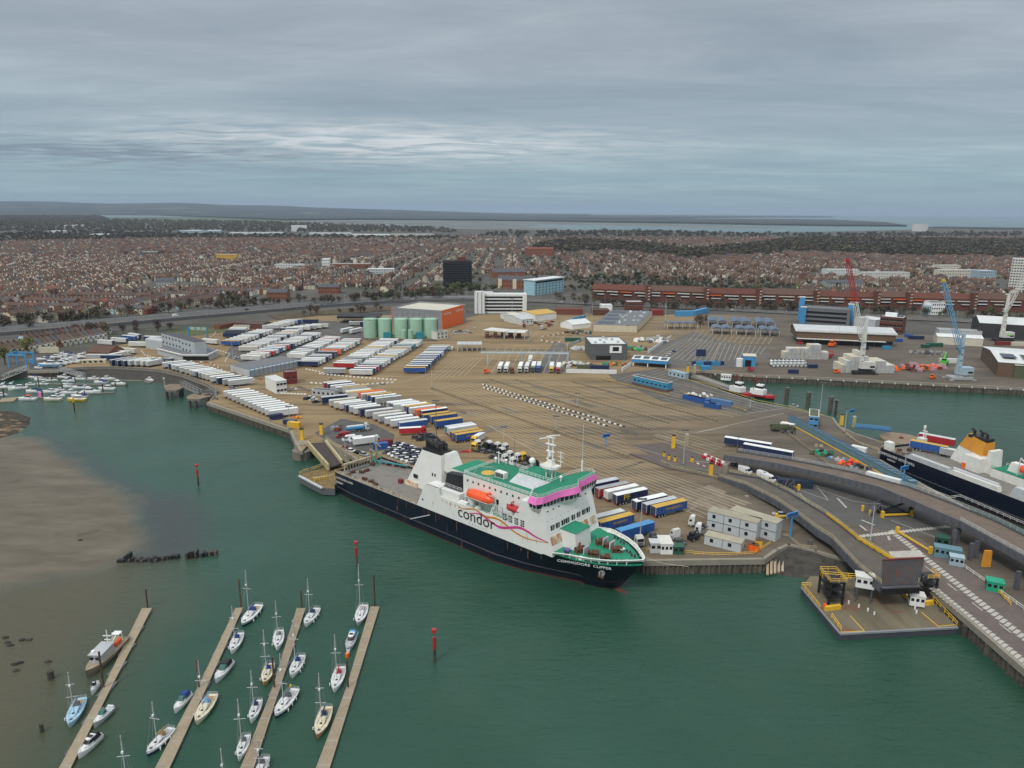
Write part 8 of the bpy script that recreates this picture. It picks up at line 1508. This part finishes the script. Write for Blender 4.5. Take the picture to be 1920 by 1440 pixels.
# cranes
def crane(base, top, tip, col, boomcols, label, chassis, boomfoot=.55, lab2=None):
 q = P(*base); h = hgt(base[0], base[1], top[0], top[1]); t_ = thing('harbour_crane', label, 'crane', tuple(q)); mb = MB(); mb.box((0,0,.3),(13,8,1.6), chassis); [mb.cyl((x, -3.6,.9),(x, 3.6,.9),.9, 'tyre', 10) for x in (-5,-3,3,5)]; [mb.box((x, y, 0),(2.4,1.2,.6), chassis) for x in (-7,7) for y in (-4,4)]; mb.build('chassis', t_)
 mb = MB(); mb.cyl((0,0,1.9),(0,0,3.4),2.2, chassis, 12); mb.box((2.5,0,3.4),(9,5,4.4), col); mb.box((5,-2.55,4.2),(3,.1,1.2), 'hatch'); mb.build('machinery_house', t_); mb = MB(); mb.loft([[(x * k_ - 1.2, y * k_, z_) for x, y in ((-1.3,-1.3),(1.3,-1.3),(1.3,1.3),(-1.3,1.3))] for z_, k_ in ((3.4,1),(h * .5,.85),(h, .6))], col); mb.box((-2.0,0, h),(3.6,1,1), col); [mb.box((-1.2,-1.3, z_),(1.4,.5,.3), 'dgrey') for z_ in (8,12,16,20) if z_ < h]; mb.build('tower', t_)
 mb = MB(); mb.box((-3.3,-.4, h * boomfoot + 1),(1.8,2,2.2), col); mb.box((-4.1,-.4, h * boomfoot + 1.6),(.3,1.7,1.2), 'hatch'); mb.build('operator_cab', t_)
 u = (tip[0] - 960) / F_; hz = CAMZ + ((lambda b_: (-sp + b_ * cp) / (cp + b_ * sp))(u * sr + (720 - tip[1]) / F_ * cr)) * (q.y - 3); tx = (u * cr - (720 - tip[1]) / F_ * sr) / (cp + (u * sr + (720 - tip[1]) / F_ * cr) * sp) * (q.y - 3) - q.x; f = Vector((-2.6,-1.5, h * boomfoot)); e = Vector((tx, -3, hz - QZ)); d = e - f; s1 = Vector((d.z, 0,-d.x)).normalized(); s2 = Vector((0,1,0)); n_ = 16
 for k_, (c0, c1, m) in enumerate(((0,.5, boomcols[0]),(.5,1, boomcols[1]))):
  mb = MB(); i0, i1 = int(n_ * c0), int(n_ * c1)
  def pt(i, a_, b2): f_ = i / n_; w_ = 1.1 * min(1, f_ * 6 + .3,(1 - f_) * 5 + .45); return f + d * f_ + s1 * a_ * w_ + s2 * b2 * w_
  for i in range(i0, i1):
   for a_, b2 in ((1,1),(1,-1),(-1,-1),(-1,1)): mb.cyl(pt(i, a_, b2), pt(i + 1, a_, b2),.23, m, 4, cap=False)
   mb.cyl(pt(i, 1,-1), pt(i + 1,-1,-1),.15, m, 4, cap=False); mb.cyl(pt(i, -1,-1), pt(i + 1,1,-1),.15, m, 4, cap=False); mb.cyl(pt(i, 1,-1), pt(i + 1,1,1),.1, m, 4, cap=False)
  mb.build('jib', t_)
 mb = MB(); mb.cyl((-2.4,0, h + .8), e, .06, 'dgrey', 4); mb.cyl((-2.4,.5, h + .8), f + d * .6,.06, 'dgrey', 4); mb.cyl(e, (e.x, e.y, h * .55),.05, 'dgrey', 4); mb.build('cable', t_); mb = MB(); mb.box(tuple(e),(1.6,1.6,1.4), boomcols[2], base=False); mb.build('jib_head', t_); return t_, h
crane((1616,700),(1612,597),(1589,487), 'offwhite', ('offwhite', 'red', 'red'), 'white harbour crane with red-topped lattice jib on the basin quay', 'black'); crane((1798,711),(1803,629),(1769,526), 'lblue', ('boatblue', 'boatblue', 'yellow'), 'blue harbour crane with blue lattice jib on the basin quay', 'tgrey', .62)
t_, h = crane((1880,640),(1893,553),(1945,470), 'offwhite', ('offwhite', 'offwhite', 'white'), 'white harbour crane with green markings at the right edge', 'black', .62); part(t_, 'green_mark', [((-1.2,-1.3, h * .62),(1.4,.12,2), 'lime'),((3,-2.6,5),(4,.1,.8), 'lime')])
# stacks of pale containers, tank containers, quay clutter
def cstack(x0, y0, nx_, ny_, heights, label, grp, pitch=2.85):
 q = P(x0, y0); i_ = 0
 for j in range(ny_):
  for i in range(nx_):
   for k_ in range(heights[(i + j * nx_) % len(heights)]):
    cont((q.x + i * pitch, q.y + j * 6.6), math.pi / 2 + .02,('tcream', 'offwhite', 'tcream', 'cream')[(i * 7 + k_ * 3 + j) % 4], '%s pale container: column %s, %s row of the %s' % (('ground', 'second', 'third', 'fourth', 'fifth')[k_] + '-tier', ordn(i),('front', 'middle', 'back')[j], label), z=QZ + k_ * 2.63, group=grp, door='lgrey')
cstack(1470,672,11,1, [2,3,3,3,3,3,4,4,4,2,2], 'left stack', 'pale containers of the left stack'); cstack(1577,697,12,2, [2,3,4,4,5,4,3,3,3,3,2,2], 'crane-side stack', 'pale containers of the crane-side stack')
for j in range(2):
 for i in range(9):
  q = P(1448 + i * 7.4,682 + j * 5); o = thing('tank_container', '%s white tank container from the left in the %s row' % (ordn(i),('back', 'front')[j]), 'tank container', tuple(q),0, 'white tank containers on the quay'); mb = MB(); mb.cyl((0,-2.6,1.3),(0,2.6,1.3),1.05, 'lite', 12); mb.build('tank', o); mb = MB(); [mb.box((x, y, 0),(.2,.2,2.6), 'dgrey') for x in (-1.15,1.15) for y in (-3,3)]; [mb.box((0, y, z_),(2.5,.2,.2), 'dgrey') for y in (-3,3) for z_ in (0,2.4)]; mb.build('frame', o)
for x, y, m, l_, lg in ((1487,700, 'navy', 'navy container on the basin quay edge', 0),(1523,690, 'navy', 'navy container right of the tank containers', 0),(1497,670, 'navy', 'navy container at the left stack side', 0),(1510,662, 'navy', 'tall navy container beside the left stack', 0),(1620,655, 'navy', 'navy container before the transit shed', 0),(1662,655, 'cyan', 'turquoise container before the transit shed', 0),(1684,641, 'blue', 'blue container behind the transit shed corner', 0),(1717,636, 'navy', 'large navy container beyond the sandy yard', 1),(1703,632, 'blue', 'blue lorry box beyond the sandy yard', 0),(1752,650, 'dgreen', 'dark green container left of the cream sheds', 1),(1735,652, 'dgreen', 'dark green skip on the sandy yard', 0),(1788,640, 'tcream', 'cream container below the low grey shed', 1),(1880,647, 'dred', 'long dark red container at the far right', 1),(1910,648, 'tcream', 'long cream container at the far right', 1),(1778,680, 'lite', 'white container behind the blue crane', 1)): cont(P2(x, y), rnd.uniform(-.1,.1), m, l_, lg)
heap(1702,692, ['lilac', 'dred', 'lilac', 'orange', 'rust'], 'pink and red scrap bales between the two cranes', 90,9,2.2, sx=2.6); heap(1660,695, ['dred', 'rust', 'dgrey', 'cyan'], 'dark red scrap beside the crane-side stack', 30,4,2, sx=1.6); heap(1752,690, ['lilac', 'lilac', 'orange'], 'long pink scrap stack left of the blue crane', 40,4,2.4, sx=2); heap(1738,663, ['dgrey', 'steel', 'tgrey'], 'low dark gravel heap on the sandy yard', 40,6,1.6, 'gravel heap', sx=2.5)
for x, y, l_, m in ((1770,684, 'bright green material handler left of the blue crane', 'lime'),(1552,671, 'red reach stacker near the pale containers', 'red'),(1560,650, 'red and orange reach stacker before the transit shed', 'orange'),(1500,645, 'small red forklift by the left stack', 'red'),(1569,700, 'orange mooring gear on the quay, left of the white crane', 'orange'),(1748,710, 'orange mooring gear on the quay, left of the blue crane', 'orange'),(1407,696, 'red winch at the basin corner', 'red'),(912,700, 'orange forklift left of the waiting lorries', 'orange'),(1300,1012, 'lime and black forklift by the stacked cabins', 'black')):
 q = P(x, y); t_ = thing('yard_machine', l_, 'forklift', tuple(q), rnd.uniform(0,1)); big = 1.6 if 'handler' in l_ or 'reach' in l_ else .9; mb = MB(); mb.box((0,0,.6 * big),(4.2 * big, 2.4 * big, 1.3 * big), m); mb.box((-1 * big, 0,1.8 * big),(1.4 * big, 1.5 * big, 1.3 * big), m); mb.build('body', t_); mb = MB(); mb.box((-1 * big, 0,2.1 * big),(1.45 * big, 1.55 * big, .7 * big), 'hatch'); mb.build('cab_window', t_); mb = MB(); mb.bar((-1.5 * big, .2,2.6 * big),(2.4 * big, .2,(5.2 if m == 'lime' else 3.2) * big),.5,.5, m); mb.bar((2.4 * big, .2,(5.2 if m == 'lime' else 3.2) * big),(3.2 * big, .2,1.2 * big),.35,.35, m); mb.build('boom', t_)
 for xx in (-1.4,1.4):
  for yy in (-1.1,1.1): wheel_mb(xx * big, yy * big, .55 * big, .4).build('wheel', t_)
# ================================================================== THE TOWN AND ITS TREES
def inst(name, V, FS, MI, X, Y, R, S, mats, z=QZ, kind='stuff', label=None):
 """one mesh of many copies of a template; S = (n,3) scales"""
 V = np.array(V, float); n = len(X); c, s_ = np.cos(R)[:, None], np.sin(R)[:, None]; vx, vy, vz = V[None, :, 0] * S[:, 0:1], V[None, :, 1] * S[:, 1:2], V[None, :, 2] * S[:, 2:3]
 co = np.stack([X[:, None] + vx * c - vy * s_, Y[:, None] + vx * s_ + vy * c, z + vz],-1).reshape(-1,3); ln = np.array([len(f) for f in FS]); fl = np.concatenate([np.array(f) for f in FS])
 me = bpy.data.meshes.new(name); me.vertices.add(len(co)); me.vertices.foreach_set('co', co.astype(np.float32).ravel()); li = (fl[None, :] + (np.arange(n) * len(V))[:, None]).ravel(); me.loops.add(len(li)); me.loops.foreach_set('vertex_index', li.astype(np.int32))
 lt = np.tile(ln, n); me.polygons.add(len(lt)); me.polygons.foreach_set('loop_start', np.concatenate([[0], np.cumsum(lt)[:-1]]).astype(np.int32)); me.polygons.foreach_set('material_index', np.tile(np.array(MI), n).astype(np.int32)); [me.materials.append(m) for m in mats]; me.update(calc_edges=True)
 o = bpy.data.objects.new(name, me); COL.objects.link(o); return tag(o, label, kind=kind)
def island(name, cols, rough=.9):
 m = bpy.data.materials.new(name); m.use_nodes = True; t = m.node_tree; b = t.nodes['Principled BSDF']; b.inputs['Roughness'].default_value = rough; b.inputs['Specular IOR Level'].default_value = .2; g = t.nodes.new('ShaderNodeNewGeometry'); r = t.nodes.new('ShaderNodeValToRGB'); r.color_ramp.interpolation = 'CONSTANT'; e = r.color_ramp.elements; e[0].color = (*cols[0][1],1); e[1].position = cols[1][0]; e[1].color = (*cols[1][1],1)
 for p, c in cols[2:]: q = e.new(p); q.color = (*c, 1)
 t.links.new(g.outputs['Random Per Island'], r.inputs[0]); t.links.new(r.outputs[0], b.inputs['Base Color']); MATS[name] = m; return m
ROOFS = [(0,(.130,.072,.050)),(.2,(.104,.066,.048)),(.40,(.070,.054,.046)),(.56,(.150,.080,.054)),(.68,(.080,.070,.066)),(.84,(.180,.078,.052)),(.88,(.095,.082,.068)),(.94,(.045,.045,.05)),(.992,(.22,.21,.19))]
WALLS = [(0,(.55,.49,.38)),(.26,(.14,.08,.06)),(.42,(.60,.57,.50)),(.60,(.19,.13,.10)),(.76,(.42,.37,.29)),(.88,(.20,.095,.07)),(.98,(.36,.44,.46))]
RM, WM, WD = island('roof tiles', ROOFS), island('house walls', WALLS), island('duller walls', [(0,(.15,.085,.06)),(.36,(.22,.15,.11)),(.66,(.36,.31,.24)),(.84,(.60,.56,.48))])
def hparts(L_=4.7, ext=True):
 """(walls, roof, chimney) as (verts, faces); the row runs along x, the back of the house looks to -y"""
 D, h, r = 8., 5.4,2.6; wv = [(x, y, z) for z in (-1, h) for x, y in ((0,0),(L_, 0),(L_, D),(0, D))] + [(0, D / 2, h + r),(L_, D / 2, h + r)]; wf = [(0,1,5,4),(1,2,6,5),(2,3,7,6),(3,0,4,7),(4,8,7),(5,6,9)]
 rv = [(-.05,-.3, h - .1),(L_ + .05,-.3, h - .1),(L_ + .05, D / 2, h + r + .1),(-.05, D / 2, h + r + .1),(L_ + .05, D + .3, h - .1),(-.05, D + .3, h - .1)]; rf = [(0,1,2,3),(3,2,4,5)]; pv, pf = [], []
 if ext:
  e, a, b_ = 4.8,.3,3.0; k = 0; pv = [(x, y, z) for z in (-1,4.3) for x, y in ((a, -e),(b_, -e),(b_, .3),(a, .3))] + [((a + b_) / 2,-e, 5.4)]; pf = [(0,1,5,4),(1,2,6,5),(3,0,4,7),(4,5,8)]
  k = len(rv); m_ = (a + b_) / 2; rv += [(a - .2,-e - .2,4.2),(m_, -e - .2,5.55),(m_, 1.6,5.55),(a - .2,.4,4.2),(b_ + .2,-e - .2,4.2),(b_ + .2,.4,4.2)]; rf += [(k, k + 1, k + 2, k + 3),(k + 1, k + 4, k + 5, k + 2)]
 cv = [(x, y, z) for z in (h + r - 1, h + r + 1.3) for x, y in ((-.4, D / 2 - .5),(.4, D / 2 - .5),(.4, D / 2 + .5),(-.4, D / 2 + .5))]; cf = [(0,1,5,4),(1,2,6,5),(2,3,7,6),(3,0,4,7),(4,5,6,7)]
 return (wv, wf),(rv, rf),(cv, cf),(pv, pf)
def cat_t(groups):
 V, F, I = [], [], []
 for (v, f), i in groups: k = len(V); V += v; F += [tuple(j + k for j in q) for q in f]; I += [i] * len(f)
 return V, F, I
TB = [(x, y) for x, y in (Vector(P2(x, y)) for x, y in ((-700,700),(-100,624),(0,612),(200,597),(400,580),(600,563),(750,552),(870,546),(925,541),(1100,553),(1300,559),(1480,563),(1960,574),(1960,444),(1500,442),(1000,440),(700,449),(400,447),(0,455),(-700,470)))]
WOOD = [[(995,478),(1000,460),(1080,450),(1200,456),(1300,470),(1400,460),(1500,446),(1960,452),(1960,486),(1700,482),(1500,474),(1300,486),(1150,470)], [(880,446),(960,437),(1200,436),(1500,441),(1960,438),(1960,446),(1500,447),(1100,446)], [(-40,457),(-40,440),(150,436),(420,440),(700,444),(860,444),(860,450),(600,449),(300,449)], [(-40,436),(-40,405),(185,405),(205,413),(480,417),(840,430),(860,437),(420,437)], [(800,556),(845,538),(925,540),(930,548),(880,553),(860,557)], [(1100,580),(1110,570),(1500,581),(1960,595),(1960,603),(1700,592),(1400,582)], [(1060,545),(1110,520),(1480,536),(1480,552),(1110,556)], [(600,572),(700,558),(800,552),(860,556),(740,562)], [(-40,612),(90,606),(200,595),(200,600),(100,612),(-40,622)], [(390,580),(430,560),(520,556),(560,566),(440,582)]]
WW = [[P2(x, y) for x, y in w_] for w_ in WOOD]; KEEP = [(o.location.x, o.location.y, 60 if o.get('category') in ('building', 'apartment block') else 20) for o in COL.objects if o.type == 'EMPTY' and o.get('category') and not o.parent and o.location.y > 620]
hs = []; tr = random.Random(21); TH = math.radians(87)
for cx in range(-32,40):
 for cy in range(6,34):
  R0 = tr.random(); o_x, o_y = cx * 115.0, cy * 108.0; th = TH if R0 < .72 else TH + math.pi / 2; cc_ = Vector((o_x, o_y)); far_ = o_y > 1500
  Lr, n_r = (98,4) if R0 < .72 else (104,4)
  for r_ in range(n_r):
   off_ = (r_ - 1.5) * 27 + (3 if r_ % 2 else -3); flip = r_ % 2; step = 9.4 if far_ else 4.7; n_ = int(Lr / step)
   for i in range(n_):
    if tr.random() < .035: continue
    u = (i - n_ / 2) * step; ux, uy = math.cos(th), math.sin(th); sgn = 1 if flip else -1; x, y = o_x + ux * u - uy * off_, o_y + uy * u + ux * off_
    hs.append((x, y, th if flip else th + math.pi, 2. if far_ else 1., far_))
HX = np.array([h[0] for h in hs]); HYa = np.array([h[1] for h in hs]); ok = polydist(HX, HYa, TB) > 6
ok &= (HX > -.78 * HYa - 60) & (HX < .78 * HYa + 60)
for w_ in WW: ok &= polydist(HX, HYa, w_) < -8
for x, y, r in KEEP: ok &= np.hypot(HX - x - (20 if r > 30 else 0), HYa - y - 8) > r
tw = np.array([[p.x, p.y] for p in road('town_road', [(870,562),(905,536),(930,505),(960,475),(985,455)],12, 'motorway', QZ + .01, False)[0]])
for q in tw: ok &= np.hypot(HX - q[0], HYa - q[1]) > 16
sel = [h for h, k_ in zip(hs, ok) if k_]; sel.sort(key=lambda h: math.hypot(h[0], h[1])); inv = lambda h: abs(h[0]) < .70 * h[1]
near, rest = [], []
for h in sel: (near if len(near) < 262 and inv(h) and not h[4] else rest).append(h)
(w1, r1, c1, p1_) = hparts();
def mm(v, f, m, nm): mb = MB(); mb.add(v, f, m); return mb.mesh(nm)
HK = kit(('wall', mm(*w1, 'BODY', 'wall'),-1),('roof', mm(*r1, 'ROOF', 'roof'),-1),('chimney', mm(*c1, 'DOOR', 'chimney'),1),('rear_wing', mm(*p1_, 'BODY', 'rear_wing'),0))
wb = MB(); [wb.box((x, y, z),(1.0,.14,1.2), 'hatch', base=False) for x, y, z in ((3.9,-.03,4), )]; wq = wb.mesh('window'); wb = MB(); wb.box((1.6,-4.83,3.0),(1.0,.14,1.1), 'hatch', base=False); wq2 = wb.mesh('window'); HK += [('window', wq, 0),('window', wq2,0)]
HC = [('cream', 'cream'),('tcream', 'pale cream'),('offwhite', 'white'),('brick', 'red brick'),('brown', 'brown'),('paleblue', 'pale blue'),('lgreen', 'pale green'),('ptile', 'red painted'),('gold', 'yellow')]; RC = [('tile', 'brown'),('tile2', 'tan-brown'),('tile3', 'dark brown'),('slate', 'slate'),('ptile', 'red')]
def house(x, y, rz, where, grp, rr_=tr):
 w_ = HC[rr_.choices(range(9),(26,24,22,9,10,3,1,1,1))[0]]; r = RC[rr_.choices(range(5),(30,30,26,13,1))[0]]; place(HK, 'terraced_house', '%s house with %s roof, %s' % (w_[1], r[1], where), 'house', (x, y, QZ), rz, grp, {'BODY': w_[0], 'ROOF': r[0], 'DOOR': 'dbrick'})
near.sort(key=lambda h: (round((h[0] + h[1] * .2) / 60), h[1]))
for i, h in enumerate(near): house(h[0], h[1], h[2], '%s terrace house beyond the motorway counting rightwards' % ordn(i), 'terraced houses beyond the motorway')
for k_, (A, B_, n_, nm) in enumerate((((2,668),(196,634),19, 'front row by the marina'),((48,648),(205,624),17, 'back row by the marina'))):
 a, b_ = P(*A), P(*B_)
 for i in range(n_): q = a.lerp(b_, i / n_); house(q.x, q.y, ang(a, b_) if not k_ else ang(a, b_) + 0.0, '%s from the left, %s' % (ordn(i), nm), 'houses of the ' + nm)
t_, L_ = bld('clubhouse', 'low brick clubhouse with hipped brown roof behind the laid-up boats', (164,671),(205,673),15,4, 'brick', 'tile', 1,6,0,(1.6,1.2), gable=3.5); wallrun('cream garden wall in front of the marina houses', [(73,662),(111,661)],4, 'cream', 1, 'wall', 'garden_wall')
for far_, rt_ in ((False, False),(False, True),(True, False),(True, True)):
 g_ = [h for h in rest if h[4] == far_ and (h[0] > .04 * h[1]) == rt_]; (w1, r1, c1, p1_) = hparts(4.7, True); V, F, I = cat_t([(w1,0),(r1,1),(p1_, 0)] + ([] if far_ else [(c1,0)]))
 if g_: jr = np.random.RandomState(4); n_ = len(g_); inst('town_houses', V, F, I, np.array([h[0] for h in g_]), np.array([h[1] for h in g_]), np.array([h[2] for h in g_]), np.stack([np.full(n_, 2. if far_ else 1.), np.full(n_, 1.0), jr.uniform(.85,1.25, n_)],1), [WD if rt_ else WM, RM], label='dense brown-roofed terraces stretching to the far shore, %s half' % ('right' if rt_ else 'left') if far_ else 'brown-roofed terraces of the nearer town, %s half' % ('right' if rt_ else 'left'))
# trees
def crown_t(n_, q, R_, H_, seed, flat=1.0):
 """twig and leaf-clump faces spread through an uneven crown"""
 r = random.Random(seed); V, F = [], []; lob = [(r.uniform(-.5,.5) * R_, r.uniform(-.5,.5) * R_, H_ * r.uniform(.45,.8), R_ * r.uniform(.4,.62)) for _ in range(7)]
 for i in range(n_):
  c = r.choice(lob); d = Vector((r.gauss(0,1), r.gauss(0,1), r.gauss(0,1))).normalized() * c[3] * r.random() ** .4; p = Vector(c[:3]) + d * 1.0; a = Vector((r.gauss(0,1), r.gauss(0,1), r.gauss(0,.8))).normalized() * q * r.uniform(.5,1.2); b_ = a.cross(Vector((r.gauss(0,1), r.gauss(0,1), r.gauss(0,1)))).normalized() * q * r.uniform(.3,.8) * flat; k = len(V); V += [tuple(p - a), tuple(p + b_), tuple(p + a), tuple(p - b_)]; F.append((k, k + 1, k + 2, k + 3))
 return V, F
mat('twig', (.11,.080,.058),.95, var=.3); mat('twigdark', (.070,.054,.043),.95, var=.3); mat('spring', (.14,.155,.035),.9, var=.3); mat('leafgreen', (.055,.085,.03),.9, var=.3); mat('LEAF', (.1,.1,.1)); mat('bark', (.07,.055,.045),.95)
CRW = [mm(*crown_t(300,.62,5,10, s_), 'LEAF', 'crown') for s_ in range(4)]; trk = MB(); trk.cyl((0,0,0),(0,0,4),.35, 'bark', 6, r1=.25); [trk.cyl((0,0,3),(2.6 * math.cos(a),2.6 * math.sin(a),7.4),.18, 'bark', 5, r1=.06) for a in (0,1.3,2.5,3.8,5)]; trk = trk.mesh('trunk')
TKIND = {'twig': 'bare brown', 'twigdark': 'dark bare', 'spring': 'yellow-green', 'leafgreen': 'dark green'}
def tree(p, k_, sc, where, grp='trees around the port and town'): return place([('trunk', trk, -1),('crown', CRW[k_ % 4],-1)], 'tree', '%s tree, %s' % (TKIND[where[0]], where[1]), 'tree', (p[0], p[1], QZ), tr.uniform(0,6), grp, {'LEAF': where[0]}, (sc, sc, sc * tr.uniform(.85,1.15)))
tree(P2(52,664),1,1.15,('spring', 'large, in front of the marina houses')); tree(P2(10,684),2,1.2,('spring', 'wide, at the left edge above the hoist')); tree(P2(28,672),0,.6,('leafgreen', 'small, beside the marina houses'))
for g_, (A, B_, n_, sp_, kinds, nm) in enumerate((((0,611),(190,596),26,14,('twig', 'twigdark', 'leafgreen'), 'left part of the motorway edge'),((190,594),(560,566),26,22,('twig', 'twigdark', 'leafgreen', 'twig'), 'middle of the motorway edge'),((560,568),(870,556),40,18,('twig', 'twig', 'twigdark', 'leafgreen'), 'motorway edge left of the white offices'),((805,548),(925,542),24,26,('twig', 'spring', 'leafgreen', 'spring'), 'clump by the black office block'),((1062,560),(1110,572),14,26,('twig', 'spring', 'twig'), 'between turquoise office and estate'),((1110,573),(1480,583),44,12,('twigdark', 'twig', 'twigdark', 'twig'), 'line in front of the estate'),((1480,583),(1920,598),40,14,('twigdark', 'twig', 'twigdark', 'leafgreen'), 'right end of the estate line'),((1090,545),(1500,549),34,34,('spring', 'twig', 'leafgreen', 'spring', 'twig'), 'gardens behind the estate'),((1500,545),(1900,552),26,40,('spring', 'twig', 'twigdark'), 'gardens behind the cranes'),((560,592),(730,584),12,10,('twig', 'twigdark'), 'scrub above the black shed'),((1310,616),(1322,600),6,5,('twig',), 'beside the solar canopies'),((120,632),(330,618),14,7,('twig', 'twigdark'), 'between motorway and port'))):
 a, b_ = Vector(P2(*A)), Vector(P2(*B_))
 for i in range(n_):
  if i >= 40: break
  q = a.lerp(b_, (i + tr.random()) / n_) + Vector((tr.uniform(-1,1), tr.uniform(-1,1))) * sp_; tree(q, tr.randint(0,3), tr.uniform(.55,1.05),(tr.choice(kinds), '%s of the %s' % (ordn(i), nm)), 'trees of the ' + nm)
LEAFI = [(0,(.092,.070,.050)),(.35,(.066,.054,.043)),(.6,(.115,.085,.058)),(.78,(.066,.078,.036)),(.93,(.10,.11,.035))]
fmat, wmat, gmat = island('far twigs', [(0,(.105,.090,.066)),(.4,(.080,.078,.052)),(.7,(.125,.100,.072)),(.9,(.095,.105,.055))],.95), island('wood twigs', LEAFI, .95), island('greener twigs', [(0,(.045,.060,.026)),(.4,(.065,.052,.038)),(.7,(.040,.055,.022)),(.9,(.09,.10,.03))],.95)
for wi, w_ in enumerate(WW):
 xs_, ys_ = [p[0] for p in w_], [p[1] for p in w_]; x0, x1, y0, y1 = min(xs_), max(xs_), min(ys_), max(ys_); den_ = 11 if wi in (4,5,7,8,9) else (16 if wi == 0 else 24 if y0 < 2500 else 44); r = np.random.RandomState(wi + 9); n_ = int((x1 - x0) * (y1 - y0) / den_ ** 2); X_, Y_ = r.uniform(x0, x1, n_), r.uniform(y0, y1, n_); k_ = (polydist(X_, Y_, w_) > 0) & (np.abs(X_) < .76 * Y_)
 for x, y, rr_ in KEEP: k_ &= np.hypot(X_ - x - 15, Y_ - y) > rr_ * .7
 X_, Y_ = X_[k_], Y_[k_]; n_ = len(X_)
 if not n_: continue
 big = 1 if y0 < 1500 else (1.2 if y0 < 2500 else 1.8); V, F = crown_t(60 if y0 < 1500 else 26,1.5 if y0 < 1500 else 2.6,5,9, wi); s_ = r.uniform(.6,1.25, n_) * big; inst('woodland', V, F, [0] * len(F), X_, Y_, r.uniform(0,6, n_), np.stack([s_, s_, s_ * r.uniform(.7,1.1, n_)],1), [fmat if y0 > 2300 else gmat if wi in (1,4,6) else wmat], label='mass of mostly bare trees')
r = np.random.RandomState(77); n_ = 11000; yy = 640 + 2300 * r.random(n_) ** 1.3; xx = r.uniform(-.76,.76, n_) * yy; xx = np.where((np.arange(n_) % 2 == 0) & (xx < 0),-xx, xx); k_ = polydist(xx, yy, TB) > 0
for x, y, rr_ in KEEP: k_ &= np.hypot(xx - x - 15, yy - y) > rr_ * .8
xx, yy = xx[k_], yy[k_]; V, F = crown_t(44,1.4,4,7,99); s_ = r.uniform(.4,1.0, len(xx)); inst('garden_trees', V, F, [0] * len(F), xx, yy, r.uniform(0,6, len(xx)), np.stack([s_, s_, s_],1), [wmat], label='bushes and small trees among the terraces')
# street lamps of the motorway, its noise fence
lm = MB(); lm.cyl((0,0,0),(0,0,11),.11, 'galv', 5, r1=.07); lh = MB(); lh.box((0,0,10.9),(3.2,.3,.16), 'galv'); LK = kit(('pole', lm, -1),('lamp_head', lh, -1))
for i in range(3, len(mw_sub) - 2):
 a, b_ = mw_sub[i], mw_sub[i + 1]; d = (b_ - a); l_ = d.length; n_ = Vector((-d.y, d.x)).normalized()
 if i % 2: p = a + d * .3; place(LK, 'street_lamp', '%s street lamp along the motorway from the left' % ordn(i // 2), 'street lamp', (p.x + n_.x * (16.5 if i % 4 == 1 else -16.5), p.y + n_.y * (16.5 if i % 4 == 1 else -16.5), QZ), ang(a, b_) + math.pi / 2, 'street lamps along the motorway')
o1, o2 = mw_off(16), mw_off(-16)
for k_, (o_, m) in enumerate(((o1, 'tgrey'),(o2, 'dgrey'))): mb = MB(); [mb.bar((p.x, p.y, QZ + 2.6),(q.x, q.y, QZ + 2.6),.3,2.6, m) for p, q in zip(o_[4:44], o_[5:45])]; tag(mb.build('roadside_fence'), 'grey fence along the %s edge of the motorway' % ('far' if not k_ else 'near'), 'fence')
# ------------------------------------------------------------------ the air over the whole scene
hm = bpy.data.materials.new('haze'); hm.use_nodes = True; t = hm.node_tree
for n in list(t.nodes):
 if n.type != 'OUTPUT_MATERIAL': t.nodes.remove(n)
pv = t.nodes.new('ShaderNodeVolumePrincipled'); pv.inputs['Color'].default_value = (.58,.72,.90,1); pv.inputs['Density'].default_value = 4.0e-5
t.links.new(pv.outputs[0], t.nodes['Material Output'].inputs['Volume'])
mb = MB(); mb.add([(x, y, z) for z in (-6,420) for x, y in ((-60000,-3000),(60000,-3000),(60000,60000),(-60000,60000))], [(0,3,2,1),(4,5,6,7),(0,1,5,4),(1,2,6,5),(2,3,7,6),(3,0,4,7)], hm)
tag(mb.build('haze'), 'thin blue haze over the far shore and hills', kind='stuff')
